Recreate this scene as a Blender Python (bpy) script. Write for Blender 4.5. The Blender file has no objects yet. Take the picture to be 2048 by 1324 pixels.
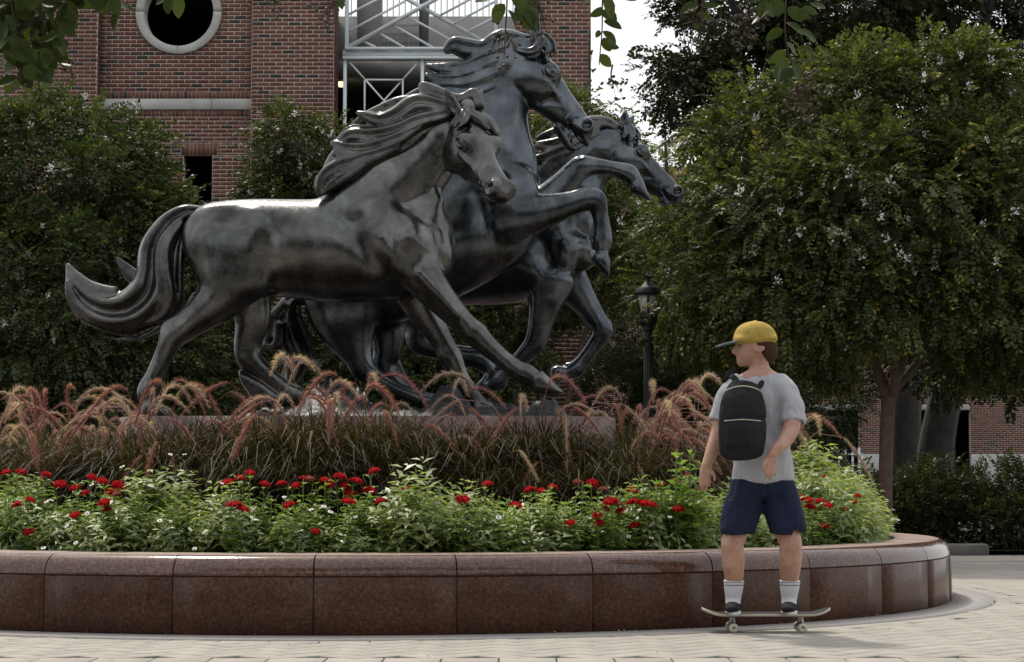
import bpy, math, random
import numpy as np
from mathutils import Vector, Matrix

SC = bpy.context.scene
COL = SC.collection
R = math.radians

# ------------------------------------------------------------------ camera
F_PX = 3800.0                      # focal length in pixels of the 2048 px wide photograph
PITCH = math.atan(311.0 / F_PX)
CAM_Z = 0.91
cam_d = bpy.data.cameras.new('camera')
cam = bpy.data.objects.new('camera', cam_d)
COL.objects.link(cam)
cam.location = (0, 0, CAM_Z)
cam.rotation_euler = (R(90) + PITCH, 0, 0)
cam_d.sensor_width = 36.0
cam_d.lens = F_PX / 2048.0 * 36.0
cam_d.clip_start = 0.1
cam_d.clip_end = 3000
SC.camera = cam

# ------------------------------------------------------------------ light
SUN_EL, SUN_AZ = R(56), R(-24)     # azimuth from +Y (away from the camera) towards +X
w = bpy.data.worlds.new("World")
SC.world = w
w.use_nodes = True
nt = w.node_tree
nt.nodes.clear()
sky = nt.nodes.new('ShaderNodeTexSky')
sky.sky_type = 'NISHITA'
sky.sun_disc = False
sky.sun_elevation = SUN_EL
sky.sun_rotation = SUN_AZ
sky.air_density = 1.3
sky.dust_density = 6.0
sky.ozone_density = 1.0
# thin bright overcast: the clear sky seen through an even white veil of cloud
veil = nt.nodes.new('ShaderNodeMixRGB')
veil.blend_type = 'MIX'
veil.inputs[0].default_value = 0.75
veil.inputs[2].default_value = (13.0, 13.2, 13.5, 1)
bg = nt.nodes.new('ShaderNodeBackground')
bg.inputs[1].default_value = 0.085
out = nt.nodes.new('ShaderNodeOutputWorld')
nt.links.new(sky.outputs[0], veil.inputs[1])
nt.links.new(veil.outputs[0], bg.inputs[0])
nt.links.new(bg.outputs[0], out.inputs[0])

sun_d = bpy.data.lights.new('sun', 'SUN')
sun_d.energy = 2.4
sun_d.angle = R(5.0)
sun_d.color = (1.0, 0.93, 0.82)
sun = bpy.data.objects.new('sun', sun_d)
COL.objects.link(sun)
sun_dir = Vector((math.sin(SUN_AZ) * math.cos(SUN_EL), math.cos(SUN_AZ) * math.cos(SUN_EL), math.sin(SUN_EL)))
sun.rotation_euler = (-sun_dir).to_track_quat('-Z', 'Y').to_euler()
sun.location = sun_dir * 60

vs = SC.view_settings
vs.view_transform = 'Standard'
vs.look = 'None'
vs.exposure = 0.22
vs.gamma = 1.0
vs.use_curve_mapping = False
SC.cycles.max_bounces = 6
SC.cycles.diffuse_bounces = 3
SC.cycles.glossy_bounces = 3
SC.cycles.transmission_bounces = 4
SC.cycles.transparent_max_bounces = 6
SC.cycles.caustics_reflective = False
SC.cycles.caustics_refractive = False
# ------------------------------------------------------------------ helpers
_ct, _st = math.cos(PITCH), math.sin(PITCH)


def P(u, v, Y):
    """point of the place at distance Y that the photograph shows at pixel (u, v)"""
    a = (u - 1024.0) / F_PX
    b = (662.0 - v) / F_PX
    t = Y / (_ct - b * _st)
    return np.array((a * t, Y, CAM_Z + (_st + b * _ct) * t))


def tag(o, label=None, cat=None, group=None, kind=None):
    if label: o['label'] = label
    if cat: o['category'] = cat
    if group: o['group'] = group
    if kind: o['kind'] = kind
    return o


def thing(name, label, cat, loc=(0, 0, 0), group=None, rz=0):
    o = bpy.data.objects.new(name, None)
    o.empty_display_size = 0.2
    COL.objects.link(o)
    o.location = loc
    o.rotation_euler = (0, 0, rz)
    return tag(o, label, cat, group)


def link(name, me, parent=None, loc=None, world=False):
    """object for mesh me; with world=True its coordinates are world ones and the parent's offset is taken out"""
    o = bpy.data.objects.new(name, me)
    COL.objects.link(o)
    if parent is not None:
        o.parent = parent
        if world:
            m = Matrix.LocRotScale(parent.location, parent.rotation_euler, parent.scale)
            if parent.parent is not None:
                q = parent.parent
                m = Matrix.LocRotScale(q.location, q.rotation_euler, q.scale) @ m
            o.matrix_parent_inverse = m.inverted()
    if loc is not None:
        o.location = loc
    return o


def mesh_np(name, V, F, mats=(), smooth=False, midx=None, tint=None):
    """mesh from arrays; F is a list of (n,k) arrays of faces or one array"""
    if not isinstance(F, (list, tuple)):
        F = [F]
    F = [np.asarray(f, np.int32) for f in F if len(f)]
    V = np.asarray(V, np.float32)
    me = bpy.data.meshes.new(name)
    me.vertices.add(len(V))
    me.vertices.foreach_set('co', V.ravel())
    loops = np.concatenate([f.ravel() for f in F])
    sizes = np.concatenate([np.full(len(f), f.shape[1], np.int32) for f in F])
    starts = np.concatenate([[0], np.cumsum(sizes)[:-1]]).astype(np.int32)
    me.loops.add(len(loops))
    me.loops.foreach_set('vertex_index', loops)
    me.polygons.add(len(sizes))
    me.polygons.foreach_set('loop_start', starts)
    me.polygons.foreach_set('loop_total', sizes)
    if smooth:
        me.polygons.foreach_set('use_smooth', np.ones(len(sizes), bool))
    for m in (mats if isinstance(mats, (list, tuple)) else [mats]):
        me.materials.append(m)
    if midx is not None:
        me.polygons.foreach_set('material_index', np.asarray(midx, np.int32))
    if tint is not None:
        at = me.attributes.new('tint', 'FLOAT', 'POINT')
        at.data.foreach_set('value', np.asarray(tint, np.float32))
    me.update(calc_edges=True)
    me.validate()
    return me


class MB:
    """collects boxes, tubes, lathes as one mesh"""
    def __init__(self):
        self.V, self.F3, self.F4, self.n = [], [], [], 0
        self.t = []

    def add(self, V, F4=(), F3=(), tint=0.5):
        V = np.asarray(V, float).reshape(-1, 3)
        self.V.append(V)
        if len(F4): self.F4.append(np.asarray(F4, int).reshape(-1, 4) + self.n)
        if len(F3): self.F3.append(np.asarray(F3, int).reshape(-1, 3) + self.n)
        self.n += len(V)
        self.t.append(np.full(len(V), tint))
        return self

    def box(self, lo, hi, bevel=0.0, M=None, tint=0.5):
        lo, hi = np.array(lo, float), np.array(hi, float)
        if bevel <= 0:
            V = np.array([[x, y, z] for x in (lo[0], hi[0]) for y in (lo[1], hi[1]) for z in (lo[2], hi[2])])
            F = [(0, 1, 3, 2), (4, 6, 7, 5), (0, 4, 5, 1), (2, 3, 7, 6), (0, 2, 6, 4), (1, 5, 7, 3)]
            F3 = []
        else:
            b = bevel
            V, idx = [], {}
            for sx in (0, 1):
                for sy in (0, 1):
                    for sz in (0, 1):
                        c = [(lo, hi)[s][i] for i, s in enumerate((sx, sy, sz))]
                        d = [1 - 2 * s for s in (sx, sy, sz)]
                        for ax in range(3):
                            p = list(c)
                            for k in range(3):
                                if k != ax: p[k] += d[k] * b
                            idx[(sx, sy, sz, ax)] = len(V)
                            V.append(p)
            F, F3 = [], []
            for ax in range(3):
                o1, o2 = [(1, 2), (2, 0), (0, 1)][ax]
                for s in (0, 1):
                    q = []
                    for (a, c) in ((0, 0), (1, 0), (1, 1), (0, 1)):
                        k = [0, 0, 0]; k[ax] = s; k[o1] = a; k[o2] = c
                        q.append(idx[(k[0], k[1], k[2], ax)])
                    F.append(q if s else q[::-1])
            for ax in range(3):          # edges running along ax
                o1, o2 = [(1, 2), (2, 0), (0, 1)][ax]
                for a in (0, 1):
                    for c in (0, 1):
                        k0 = [0, 0, 0]; k0[o1] = a; k0[o2] = c
                        k1 = list(k0); k1[ax] = 1
                        q = [idx[(*k0, o1)], idx[(*k1, o1)], idx[(*k1, o2)], idx[(*k0, o2)]]
                        F.append(q if (a ^ c) else q[::-1])
            for sx in (0, 1):
                for sy in (0, 1):
                    for sz in (0, 1):
                        t = [idx[(sx, sy, sz, i)] for i in range(3)]
                        F3.append(t if (sx + sy + sz) % 2 else t[::-1])
            V = np.array(V)
        if M is not None:
            V = V @ np.array(M)[:3, :3].T + np.array(M)[:3, 3]
        return self.add(V, F, F3, tint)

    def bar(self, a, b, wx, wz, up=(0, 0, 1), tint=0.5):
        """square bar from a to b"""
        a, b = np.array(a, float), np.array(b, float)
        d = b - a; L = np.linalg.norm(d); d /= L
        up = np.array(up, float)
        s = np.cross(d, up); s /= np.linalg.norm(s)
        n = np.cross(s, d)
        M = np.eye(4); M[:3, 0] = s; M[:3, 1] = d; M[:3, 2] = n; M[:3, 3] = a
        return self.box((-wx / 2, 0, -wz / 2), (wx / 2, L, wz / 2), 0, M, tint)

    def tube(self, pts, rad, seg=8, cap=True, tint=0.5):
        pts = np.asarray(pts, float)
        n = len(pts)
        rad = np.broadcast_to(np.asarray(rad, float), (n,))
        T = np.gradient(pts, axis=0)
        T /= np.linalg.norm(T, axis=1)[:, None] + 1e-12
        ref = np.array((0.31, 0.95, 0.05)) if abs(T[0][1]) < 0.8 else np.array((1., 0.1, 0.05))
        V = []
        for i in range(n):
            s = np.cross(T[i], ref); s /= np.linalg.norm(s)
            q = np.cross(s, T[i]); ref = np.cross(T[i], s) * -1 if False else ref
            for k in range(seg):
                an = 2 * math.pi * k / seg
                V.append(pts[i] + rad[i] * (s * math.cos(an) + q * math.sin(an)))
        F = [(i * seg + k, i * seg + (k + 1) % seg, (i + 1) * seg + (k + 1) % seg, (i + 1) * seg + k)
             for i in range(n - 1) for k in range(seg)]
        F3 = []
        if cap:
            V += [pts[0], pts[-1]]
            c0, c1 = n * seg, n * seg + 1
            F3 = [(c0, (k + 1) % seg, k) for k in range(seg)] + \
                 [(c1, (n - 1) * seg + k, (n - 1) * seg + (k + 1) % seg) for k in range(seg)]
        return self.add(V, F, F3, tint)

    def lathe(self, prof, seg=16, loc=(0, 0, 0), tint=0.5):
        """prof: (r, z) from the bottom up"""
        prof = np.asarray(prof, float); n = len(prof)
        an = 2 * np.pi * np.arange(seg) / seg
        V = np.stack([prof[:, 0:1] * np.cos(an), prof[:, 0:1] * np.sin(an), np.repeat(prof[:, 1:2], seg, 1)], -1).reshape(-1, 3)
        V = V + np.array(loc)
        F = [(i * seg + k, i * seg + (k + 1) % seg, (i + 1) * seg + (k + 1) % seg, (i + 1) * seg + k)
             for i in range(n - 1) for k in range(seg)]
        return self.add(V, F, [], tint)

    def prism(self, poly, h0, h1, M=None, tint=0.5):
        """polygon (x, y) extruded from h0 to h1 along z, then moved by M (counter-clockwise polygon)"""
        poly = np.asarray(poly, float); n = len(poly)
        V = np.concatenate([np.c_[poly, np.full(n, h0)], np.c_[poly, np.full(n, h1)], [[*poly.mean(0), h0], [*poly.mean(0), h1]]])
        F = [(k, (k + 1) % n, n + (k + 1) % n, n + k) for k in range(n)]
        F3 = [(2 * n, (k + 1) % n, k) for k in range(n)] + [(2 * n + 1, n + k, n + (k + 1) % n) for k in range(n)]
        if M is not None:
            V = V @ np.array(M)[:3, :3].T + np.array(M)[:3, 3]
        return self.add(V, F, F3, tint)

    def mesh(self, name, mat, smooth=False, tint=False):
        V = np.concatenate(self.V)
        F = []
        if self.F4: F.append(np.concatenate(self.F4))
        if self.F3: F.append(np.concatenate(self.F3))
        return mesh_np(name, V, F, mat, smooth, tint=np.concatenate(self.t) if tint else None)

    def build(self, name, mat, parent=None, smooth=False, tint=False, world=False):
        return link(name, self.mesh(name, mat, smooth, tint), parent, world=world)


# ------------------------------------------------------------------ materials
def material(name):
    m = bpy.data.materials.new(name)
    m.use_nodes = True
    nt = m.node_tree
    return m, nt, nt.nodes['Principled BSDF']


def N(nt, typ, **kw):
    n = nt.nodes.new(typ)
    for k, v in kw.items():
        if k.startswith('i_'):
            n.inputs[k[2:].replace('_', ' ')].default_value = v
        else:
            setattr(n, k, v)
    return n


def noise(nt, scale, detail=3.0, rough=0.55, coord=None, dist=0.0):
    n = N(nt, 'ShaderNodeTexNoise')
    n.inputs['Scale'].default_value = scale
    n.inputs['Detail'].default_value = detail
    n.inputs['Roughness'].default_value = rough
    n.inputs['Distortion'].default_value = dist
    if coord is not None: nt.links.new(coord, n.inputs['Vector'])
    return n


def ramp(nt, src, stops):
    r = N(nt, 'ShaderNodeValToRGB')
    e = r.color_ramp.elements
    while len(e) < len(stops): e.new(0.5)
    for k, (p, c) in enumerate(stops):
        e[k].position = p
        e[k].color = (*c, 1) if len(c) == 3 else c
    nt.links.new(src, r.inputs[0])
    return r


def mixc(nt, fac, a, b, mode='MIX'):
    m = N(nt, 'ShaderNodeMixRGB', blend_type=mode)
    for i, x in ((0, fac), (1, a), (2, b)):
        if hasattr(x, 'links'): nt.links.new(x, m.inputs[i])
        elif isinstance(x, (int, float)): m.inputs[i].default_value = x if i == 0 else (x, x, x, 1)
        else: m.inputs[i].default_value = (*x, 1)
    return m


def bump(nt, h, strength, dist, bsdf):
    b = N(nt, 'ShaderNodeBump')
    b.inputs['Strength'].default_value = strength
    b.inputs['Distance'].default_value = dist
    nt.links.new(h, b.inputs['Height'])
    nt.links.new(b.outputs[0], bsdf.inputs['Normal'])
    return b


def objco(nt):
    return N(nt, 'ShaderNodeTexCoord').outputs['Object']


def plain(name, col, rough=0.5, metal=0.0, var=0.12, scale=8.0, bmp=0.0, bscale=60.0):
    m, nt, b = material(name)
    co = objco(nt)
    n = noise(nt, scale, 4, 0.6, co)
    lo = tuple(max(0, c * (1 - var)) for c in col); hi = tuple(c * (1 + var) for c in col)
    r = ramp(nt, n.outputs[0], [(0.3, lo), (0.7, hi)])
    nt.links.new(r.outputs[0], b.inputs['Base Color'])
    b.inputs['Roughness'].default_value = rough
    b.inputs['Metallic'].default_value = metal
    if bmp:
        n2 = noise(nt, bscale, 3, 0.6, co)
        bump(nt, n2.outputs[0], bmp, 0.01, b)
    return m


def leaf_mat(name, dark, light, translucent=0.35, rough=0.5, spec=0.3, aged=(1.9, 1.45, .9)):
    """leaf: its own green varies leaf by leaf (attribute tint); lets light through"""
    m, nt, b = material(name)
    at = N(nt, 'ShaderNodeAttribute', attribute_name='tint')
    r = ramp(nt, at.outputs['Fac'], [(0.0, dark), (0.93, light), (1.0, tuple(c * k for c, k in zip(light, aged)))])
    nt.links.new(r.outputs[0], b.inputs['Base Color'])
    b.inputs['Roughness'].default_value = rough
    b.inputs['Specular IOR Level'].default_value = spec
    tr = N(nt, 'ShaderNodeBsdfTranslucent')
    c2 = mixc(nt, 1.0, r.outputs[0], (1.2, 1.3, 0.6), 'MULTIPLY')
    nt.links.new(c2.outputs[0], tr.inputs[0])
    mx = N(nt, 'ShaderNodeMixShader')
    mx.inputs[0].default_value = translucent
    nt.links.new(b.outputs[0], mx.inputs[1])
    nt.links.new(tr.outputs[0], mx.inputs[2])
    o = nt.nodes['Material Output']
    nt.links.new(mx.outputs[0], o.inputs['Surface'])
    return m


def rot_to(a, b):
    """3x3 that turns unit vector a into unit vector b"""
    return np.array(Vector(a).rotation_difference(Vector(b)).to_matrix())


def catmull(P_, n):
    """n subdivisions per span of a row table"""
    P_ = np.asarray(P_, float)
    Q = np.vstack([2 * P_[0] - P_[1], P_, 2 * P_[-1] - P_[-2]])
    out_ = []
    for i in range(len(P_) - 1):
        p0, p1, p2, p3 = Q[i], Q[i + 1], Q[i + 2], Q[i + 3]
        for k in range(n):
            t = k / n
            out_.append(0.5 * ((2 * p1) + (p2 - p0) * t + (2 * p0 - 5 * p1 + 4 * p2 - p3) * t * t + (3 * p1 - p0 - 3 * p2 + p3) * t ** 3))
    out_.append(P_[-1])
    return np.array(out_)
# ------------------------------------------------------------------ sculpting: distance fields turned into one smooth mesh
class Sculpt:
    def __init__(self, h):
        self.h = h
        self.prims = []

    def _add(self, fn, lo, hi, op, k):
        m = k + 3 * self.h
        self.prims.append((fn, np.asarray(lo) - m, np.asarray(hi) + m, op, k))

    def limb(self, C, ra, rb, w=(0, 1, 0), op='add', k=0.03, sub=4, cap=0.9, groove=None):
        """tapered chain through points C; ra in the plane across w, rb along w; groove=(amp, count, phase, twist)"""
        T = catmull(np.c_[np.asarray(C, float), ra, rb], sub)
        w = np.array(w, float)
        tg = np.gradient(T[:, :3], axis=0)
        tg /= np.linalg.norm(tg, axis=1)[:, None] + 1e-9
        nn = np.cross(tg, w); nn /= np.linalg.norm(nn, axis=1)[:, None] + 1e-9
        bn = np.cross(nn, tg)
        f4 = np.float32
        segs = []
        nseg = len(T) - 1
        for i in range(nseg):
            a, b = T[i, :3], T[i + 1, :3]
            d = b - a; L = np.linalg.norm(d)
            if L < 1e-6: continue
            d = d / L
            segs.append((a.astype(f4), d.astype(f4), f4(L), nn[i].astype(f4), nn[i + 1].astype(f4), bn[i].astype(f4), bn[i + 1].astype(f4),
                         *[f4(max(x, 1e-4)) for x in (T[i, 3], T[i + 1, 3], T[i, 4], T[i + 1, 4])], i / nseg))
        rr = np.maximum(T[:, 3], T[:, 4])[:, None]
        lo, hi = (T[:, :3] - rr).min(0), (T[:, :3] + rr).max(0)
        mg = f4(k + 4 * self.h + 0.02)

        def fn(p):
            d_ = np.full(len(p), 1.0, np.float32)
            for (a, d, L, n0, n1, b0, b1, ra0, ra1, rb0, rb1, ti) in segs:
                R_ = max(ra0, ra1, rb0, rb1) + mg
                m_ = a + d * (L / 2)
                Q = R_ + L / 2
                near = np.where((np.abs(p[:, 0] - m_[0]) < Q) & (np.abs(p[:, 2] - m_[2]) < Q) & (np.abs(p[:, 1] - m_[1]) < Q))[0]
                if not len(near): continue
                q = p[near] - a
                tt = q @ d
                t = np.clip(tt / L, 0, 1)
                z = tt - t * L
                q = q - tt[:, None] * d
                x = (q @ n0) * (1 - t) + (q @ n1) * t
                y = (q @ b0) * (1 - t) + (q @ b1) * t
                RA = ra0 + (ra1 - ra0) * t
                RB = rb0 + (rb1 - rb0) * t
                RT = np.minimum(RA, RB) * cap
                u, v, s = x / RA, y / RB, z / RT
                k0 = np.sqrt(u * u + v * v + s * s) + 1e-6
                u, v, s = u / RA, v / RB, s / RT
                k1 = np.sqrt(u * u + v * v + s * s) + 1e-6
                e = k0 * (k0 - 1) / k1
                if groove is not None:
                    am, cn, ph, tw = groove
                    e = e + am * RA * np.cos(cn * np.pi * np.clip(x / RA, -1.1, 1.1) + ph + tw * np.sin((ti + t / nseg) * 5.0 + ph) * 3)
                d_[near] = np.minimum(d_[near], e)
            return d_
        self._add(fn, lo, hi, op, k)
        return self

    def ball(self, c, r, M=None, op='add', k=0.03):
        """ellipsoid: centre, three radii, rows of M its axes"""
        c = np.asarray(c, np.float32); r = np.asarray(r, np.float32) * np.ones(3, np.float32)
        M = np.eye(3, dtype=np.float32) if M is None else np.asarray(M, np.float32)

        def fn(p):
            q = (p - c) @ M.T
            k0 = np.sqrt(((q / r) ** 2).sum(1)) + 1e-6
            k1 = np.sqrt(((q / r ** 2) ** 2).sum(1)) + 1e-6
            return k0 * (k0 - 1) / k1
        self._add(fn, c - r.max(), c + r.max(), op, k)
        return self

    def slab(self, poly, y0, hb, rnd, op='add', k=0.01):
        """convex outline (x, z) of half thickness hb round depth y0, rounded by rnd"""
        poly = np.asarray(poly, float)
        ar = np.sum(poly[:, 0] * np.roll(poly[:, 1], -1) - np.roll(poly[:, 0], -1) * poly[:, 1])
        if ar < 0: poly = poly[::-1]
        E = np.roll(poly, -1, 0) - poly
        nn = np.c_[E[:, 1], -E[:, 0]]; nn /= np.linalg.norm(nn, axis=1)[:, None]
        off = (nn * poly).sum(1)
        c = poly.mean(0); wmax = np.abs(poly - c).max()

        def fn(p):
            d2 = np.full(len(p), -9.0, np.float32)
            for j in range(len(poly)):
                d2 = np.maximum(d2, p[:, 0] * nn[j, 0] + p[:, 2] * nn[j, 1] - off[j])
            yy = np.abs(p[:, 1] - y0) / hb
            dx = d2 + rnd + 0.35 * hb * np.clip(yy, 0, 2) ** 2          # rounded in plan
            dy = np.abs(p[:, 1] - y0) - hb + rnd
            return (np.minimum(np.maximum(dx, dy), 0) + np.sqrt(np.maximum(dx, 0) ** 2 + np.maximum(dy, 0) ** 2) - rnd).astype(np.float32)
        self._add(fn, (poly[:, 0].min(), y0 - hb, poly[:, 1].min()), (poly[:, 0].max(), y0 + hb, poly[:, 1].max()), op, k)
        return self

    def field(self, fn, lo, hi, op='add', k=0.01):
        self._add(fn, lo, hi, op, k)
        return self

    def soft(self, to_local, lo, hi, rows, amp_scale=1.0):
        """gentle swelling (amp < 0) or hollow (amp > 0) along a line of rows (a, b, width, amp) in the two-dimensional
        coordinates to_local(p) -> (a, b, weight)"""
        rows = np.asarray(rows, np.float32)
        if len(rows) == 1: rows = np.vstack([rows, rows + np.float32((1e-4, 0, 0, 0))])
        T = catmull(rows, 4).astype(np.float32) if len(rows) > 2 else rows

        def fn(p):
            a, b, wt = to_local(p)
            best = np.full(len(p), -1.0, np.float32); val = np.zeros(len(p), np.float32)
            for i in range(len(T) - 1):
                da, db = T[i + 1, 0] - T[i, 0], T[i + 1, 1] - T[i, 1]
                LL = da * da + db * db + 1e-12
                t = np.clip(((a - T[i, 0]) * da + (b - T[i, 1]) * db) / LL, 0, 1)
                wd = T[i, 2] + (T[i + 1, 2] - T[i, 2]) * t
                g = np.exp(-((a - T[i, 0] - t * da) ** 2 + (b - T[i, 1] - t * db) ** 2) / (wd * wd))
                am = (T[i, 3] + (T[i + 1, 3] - T[i, 3]) * t) * g
                m = np.abs(am) > np.abs(val)
                val[m] = am[m]
            return val * wt * np.float32(amp_scale)
        self.prims.append((fn, np.asarray(lo, float), np.asarray(hi, float), 'soft', 0.0))
        return self

    def eval(self, p):
        D = np.full(len(p), 1.0, np.float32)
        for fn, lo, hi, op, k in self.prims:
            ix = np.where(np.all((p > lo) & (p < hi), axis=1))[0]
            if not len(ix): continue
            d = fn(p[ix]); a = D[ix]
            if op == 'soft':
                D[ix] = a + d
                continue
            if op == 'sub':
                hh = np.clip(0.5 - 0.5 * (a + d) / k, 0, 1)
                D[ix] = a * (1 - hh) - d * hh + k * hh * (1 - hh)
            else:
                hh = np.clip(0.5 + 0.5 * (d - a) / k, 0, 1)
                D[ix] = d * (1 - hh) + a * hh - k * hh * (1 - hh)
        return D

    def mesh(self, smooth=2, fine=None):
        """fine=(lo, hi, step, inside): the grid is drawn closer between lo and hi, and smoothed less inside"""
        h, Bk = self.h, 8
        adds = [p for p in self.prims if p[3] == 'add']
        lo = np.min([p[1] for p in adds], 0) - 2 * h
        hi = np.max([p[2] for p in adds], 0) + 2 * h
        ax_ = []
        for i in range(3):
            if fine is None:
                c = np.arange(lo[i], hi[i], h)
            else:
                f0, f1 = max(fine[0][i], lo[i]), min(fine[1][i], hi[i])
                c = np.concatenate([np.arange(f0 - h, lo[i] - h, -h)[::-1], np.arange(f0, f1, fine[2]), np.arange(f1, hi[i] + h, h)])
            pad = -len(c) % Bk
            c = np.concatenate([c, c[-1] + h * np.arange(1, pad + 1)])
            ax_.append(c.astype(np.float32))
        dim = np.array([len(c) for c in ax_]); nb = dim // Bk
        bc = [c.reshape(-1, Bk).mean(1) for c in ax_]
        bw = [c.reshape(-1, Bk)[:, -1] - c.reshape(-1, Bk)[:, 0] + h for c in ax_]
        bi = np.stack(np.meshgrid(*[np.arange(n) for n in nb], indexing='ij'), -1).reshape(-1, 3)
        cen = np.stack([bc[i][bi[:, i]] for i in range(3)], 1)
        diag = 0.5 * np.sqrt(sum(bw[i][bi[:, i]] ** 2 for i in range(3)))
        dc = self.eval(cen)
        D = np.repeat(np.repeat(np.repeat(np.sign(dc).reshape(nb).astype(np.float32), Bk, 0), Bk, 1), Bk, 2)
        act = np.where(np.abs(dc) < diag * 1.25 + 0.01)[0]
        g = np.arange(Bk)
        off = np.stack(np.meshgrid(g, g, g, indexing='ij'), -1).reshape(-1, 3)
        for s in range(0, len(act), 600):          # neighbours are evaluated together
            b = bi[act[s:s + 600]]
            ijk = (b[:, None, :] * Bk + off[None]).reshape(-1, 3)
            D[ijk[:, 0], ijk[:, 1], ijk[:, 2]] = self.eval(np.stack([ax_[i][ijk[:, i]] for i in range(3)], 1))
        S = (D < 0)
        C = np.zeros(dim - 1, np.uint8)
        for dx in (0, 1):
            for dy in (0, 1):
                for dz in (0, 1):
                    C += S[dx:dim[0] - 1 + dx, dy:dim[1] - 1 + dy, dz:dim[2] - 1 + dz]
        cells = np.argwhere((C > 0) & (C < 8))
        vid = np.full(dim - 1, -1, np.int32)
        vid[cells[:, 0], cells[:, 1], cells[:, 2]] = np.arange(len(cells))
        cs = np.array([(x, y, z) for x in (0, 1) for y in (0, 1) for z in (0, 1)])
        cv = np.stack([D[cells[:, 0] + c[0], cells[:, 1] + c[1], cells[:, 2] + c[2]] for c in cs], 1)
        acc = np.zeros((len(cells), 3)); cnt = np.zeros(len(cells))
        for i in range(8):
            for j in range(i + 1, 8):
                if np.abs(cs[i] - cs[j]).sum() != 1: continue
                m = (cv[:, i] < 0) != (cv[:, j] < 0)
                t = cv[m, i] / (cv[m, i] - cv[m, j])
                acc[m] += cs[i] + t[:, None] * (cs[j] - cs[i]); cnt[m] += 1
        fr = acc / cnt[:, None]
        V = np.stack([ax_[i][cells[:, i]] + fr[:, i] * (ax_[i][cells[:, i] + 1] - ax_[i][cells[:, i]]) for i in range(3)], 1).astype(float)
        quads = []
        for ax in range(3):
            o1, o2 = [(1, 2), (2, 0), (0, 1)][ax]
            sl0 = [slice(1, -1)] * 3; sl1 = [slice(1, -1)] * 3
            sl0[ax] = slice(0, -1); sl1[ax] = slice(1, None)
            a, b = S[tuple(sl0)], S[tuple(sl1)]
            e = np.argwhere(a != b)
            flip = a[e[:, 0], e[:, 1], e[:, 2]]
            for k in range(3):
                if k != ax: e[:, k] += 1
            q = []
            for (p_, r_) in ((1, 1), (0, 1), (0, 0), (1, 0)):
                c = e.copy(); c[:, o1] -= p_; c[:, o2] -= r_
                q.append(vid[c[:, 0], c[:, 1], c[:, 2]])
            q = np.stack(q, 1)
            q[~flip] = q[~flip][:, ::-1]
            quads.append(q)
        Q = np.concatenate(quads)
        Q = Q[(Q >= 0).all(1)]
        wt = np.full(len(V), 0.55)
        for it in range(smooth):
            if fine is not None and it == 2:
                wt = np.where(fine[3](V.astype(np.float32)), 0.0, 0.55)
            s = np.zeros_like(V); c = np.zeros(len(V))
            for i in range(4):
                a, b = Q[:, i], Q[:, (i + 1) % 4]
                for k in range(3):
                    s[:, k] += np.bincount(a, V[b, k], len(V)) + np.bincount(b, V[a, k], len(V))
                c += np.bincount(a, minlength=len(V)) + np.bincount(b, minlength=len(V))
            V = (1 - wt)[:, None] * V + wt[:, None] * s / np.maximum(c, 1)[:, None]
        return V, Q

    def build(self, name, mat, parent, smooth=2, fine=None):
        V, Q = self.mesh(smooth, fine)
        return link(name, mesh_np(name, V, Q, mat, True), parent, world=True)
# ------------------------------------------------------------------ bronze
def bronze(name, base, rough=0.36, green=0.25, metal=0.75):
    m, nt, b = material(name)
    co = objco(nt)
    n1 = noise(nt, 3.2, 5, 0.62, co, 0.4)
    n2 = noise(nt, 22.0, 4, 0.65, co)
    n3 = noise(nt, 120.0, 3, 0.6, co)
    lo = tuple(c * 0.40 for c in base); hi = tuple(c * 1.75 for c in base)
    r1 = ramp(nt, n1.outputs[0], [(0.32, lo), (0.52, base), (0.72, hi)])
    # pale verdigris bloom in drips and patches
    mp = N(nt, 'ShaderNodeMapping'); mp.inputs['Scale'].default_value = (9, 9, 2.6)
    nt.links.new(co, mp.inputs[0])
    n4 = noise(nt, 1.0, 6, 0.7, mp.outputs[0])
    r4 = ramp(nt, n4.outputs[0], [(0.54, (0, 0, 0)), (0.75, (1, 1, 1))])
    f4 = N(nt, 'ShaderNodeMath', operation='MULTIPLY'); f4.inputs[1].default_value = green
    nt.links.new(r4.outputs[0], f4.inputs[0])
    c = mixc(nt, f4.outputs[0], r1.outputs[0], (0.20, 0.245, 0.25))
    nt.links.new(c.outputs[0], b.inputs['Base Color'])
    rr = ramp(nt, n2.outputs[0], [(0.3, (rough - .07,) * 3), (0.7, (rough + .14,) * 3)])
    nt.links.new(rr.outputs[0], b.inputs['Roughness'])
    b.inputs['Metallic'].default_value = metal
    mx = mixc(nt, 0.35, n2.outputs[0], n3.outputs[0])
    bump(nt, mx.outputs[0], 0.16, 0.012, b)
    return m


BRZ1 = bronze('bronze_warm_grey', (0.106, 0.106, 0.102), 0.23, 0.32, .92)
BRZ2 = bronze('bronze_blue_grey', (0.080, 0.088, 0.097), 0.21, 0.34, .92)
BRZ_HAIR = bronze('bronze_dark_hair', (0.082, 0.081, 0.078), 0.25, 0.12, .88)
BRZ_EYE = bronze('bronze_eye', (0.085, 0.080, 0.072), 0.18, 0.0)
BRZ_ROCK = bronze('bronze_rock', (0.024, 0.026, 0.027), 0.5, 0.10, .3)


# ------------------------------------------------------------------ ground, paving, planter wall
CX, CY, RW = -1.213, 16.6, 4.90         # centre and outer radius of the round planter
TOP = 0.49                             # top of its coping


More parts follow.
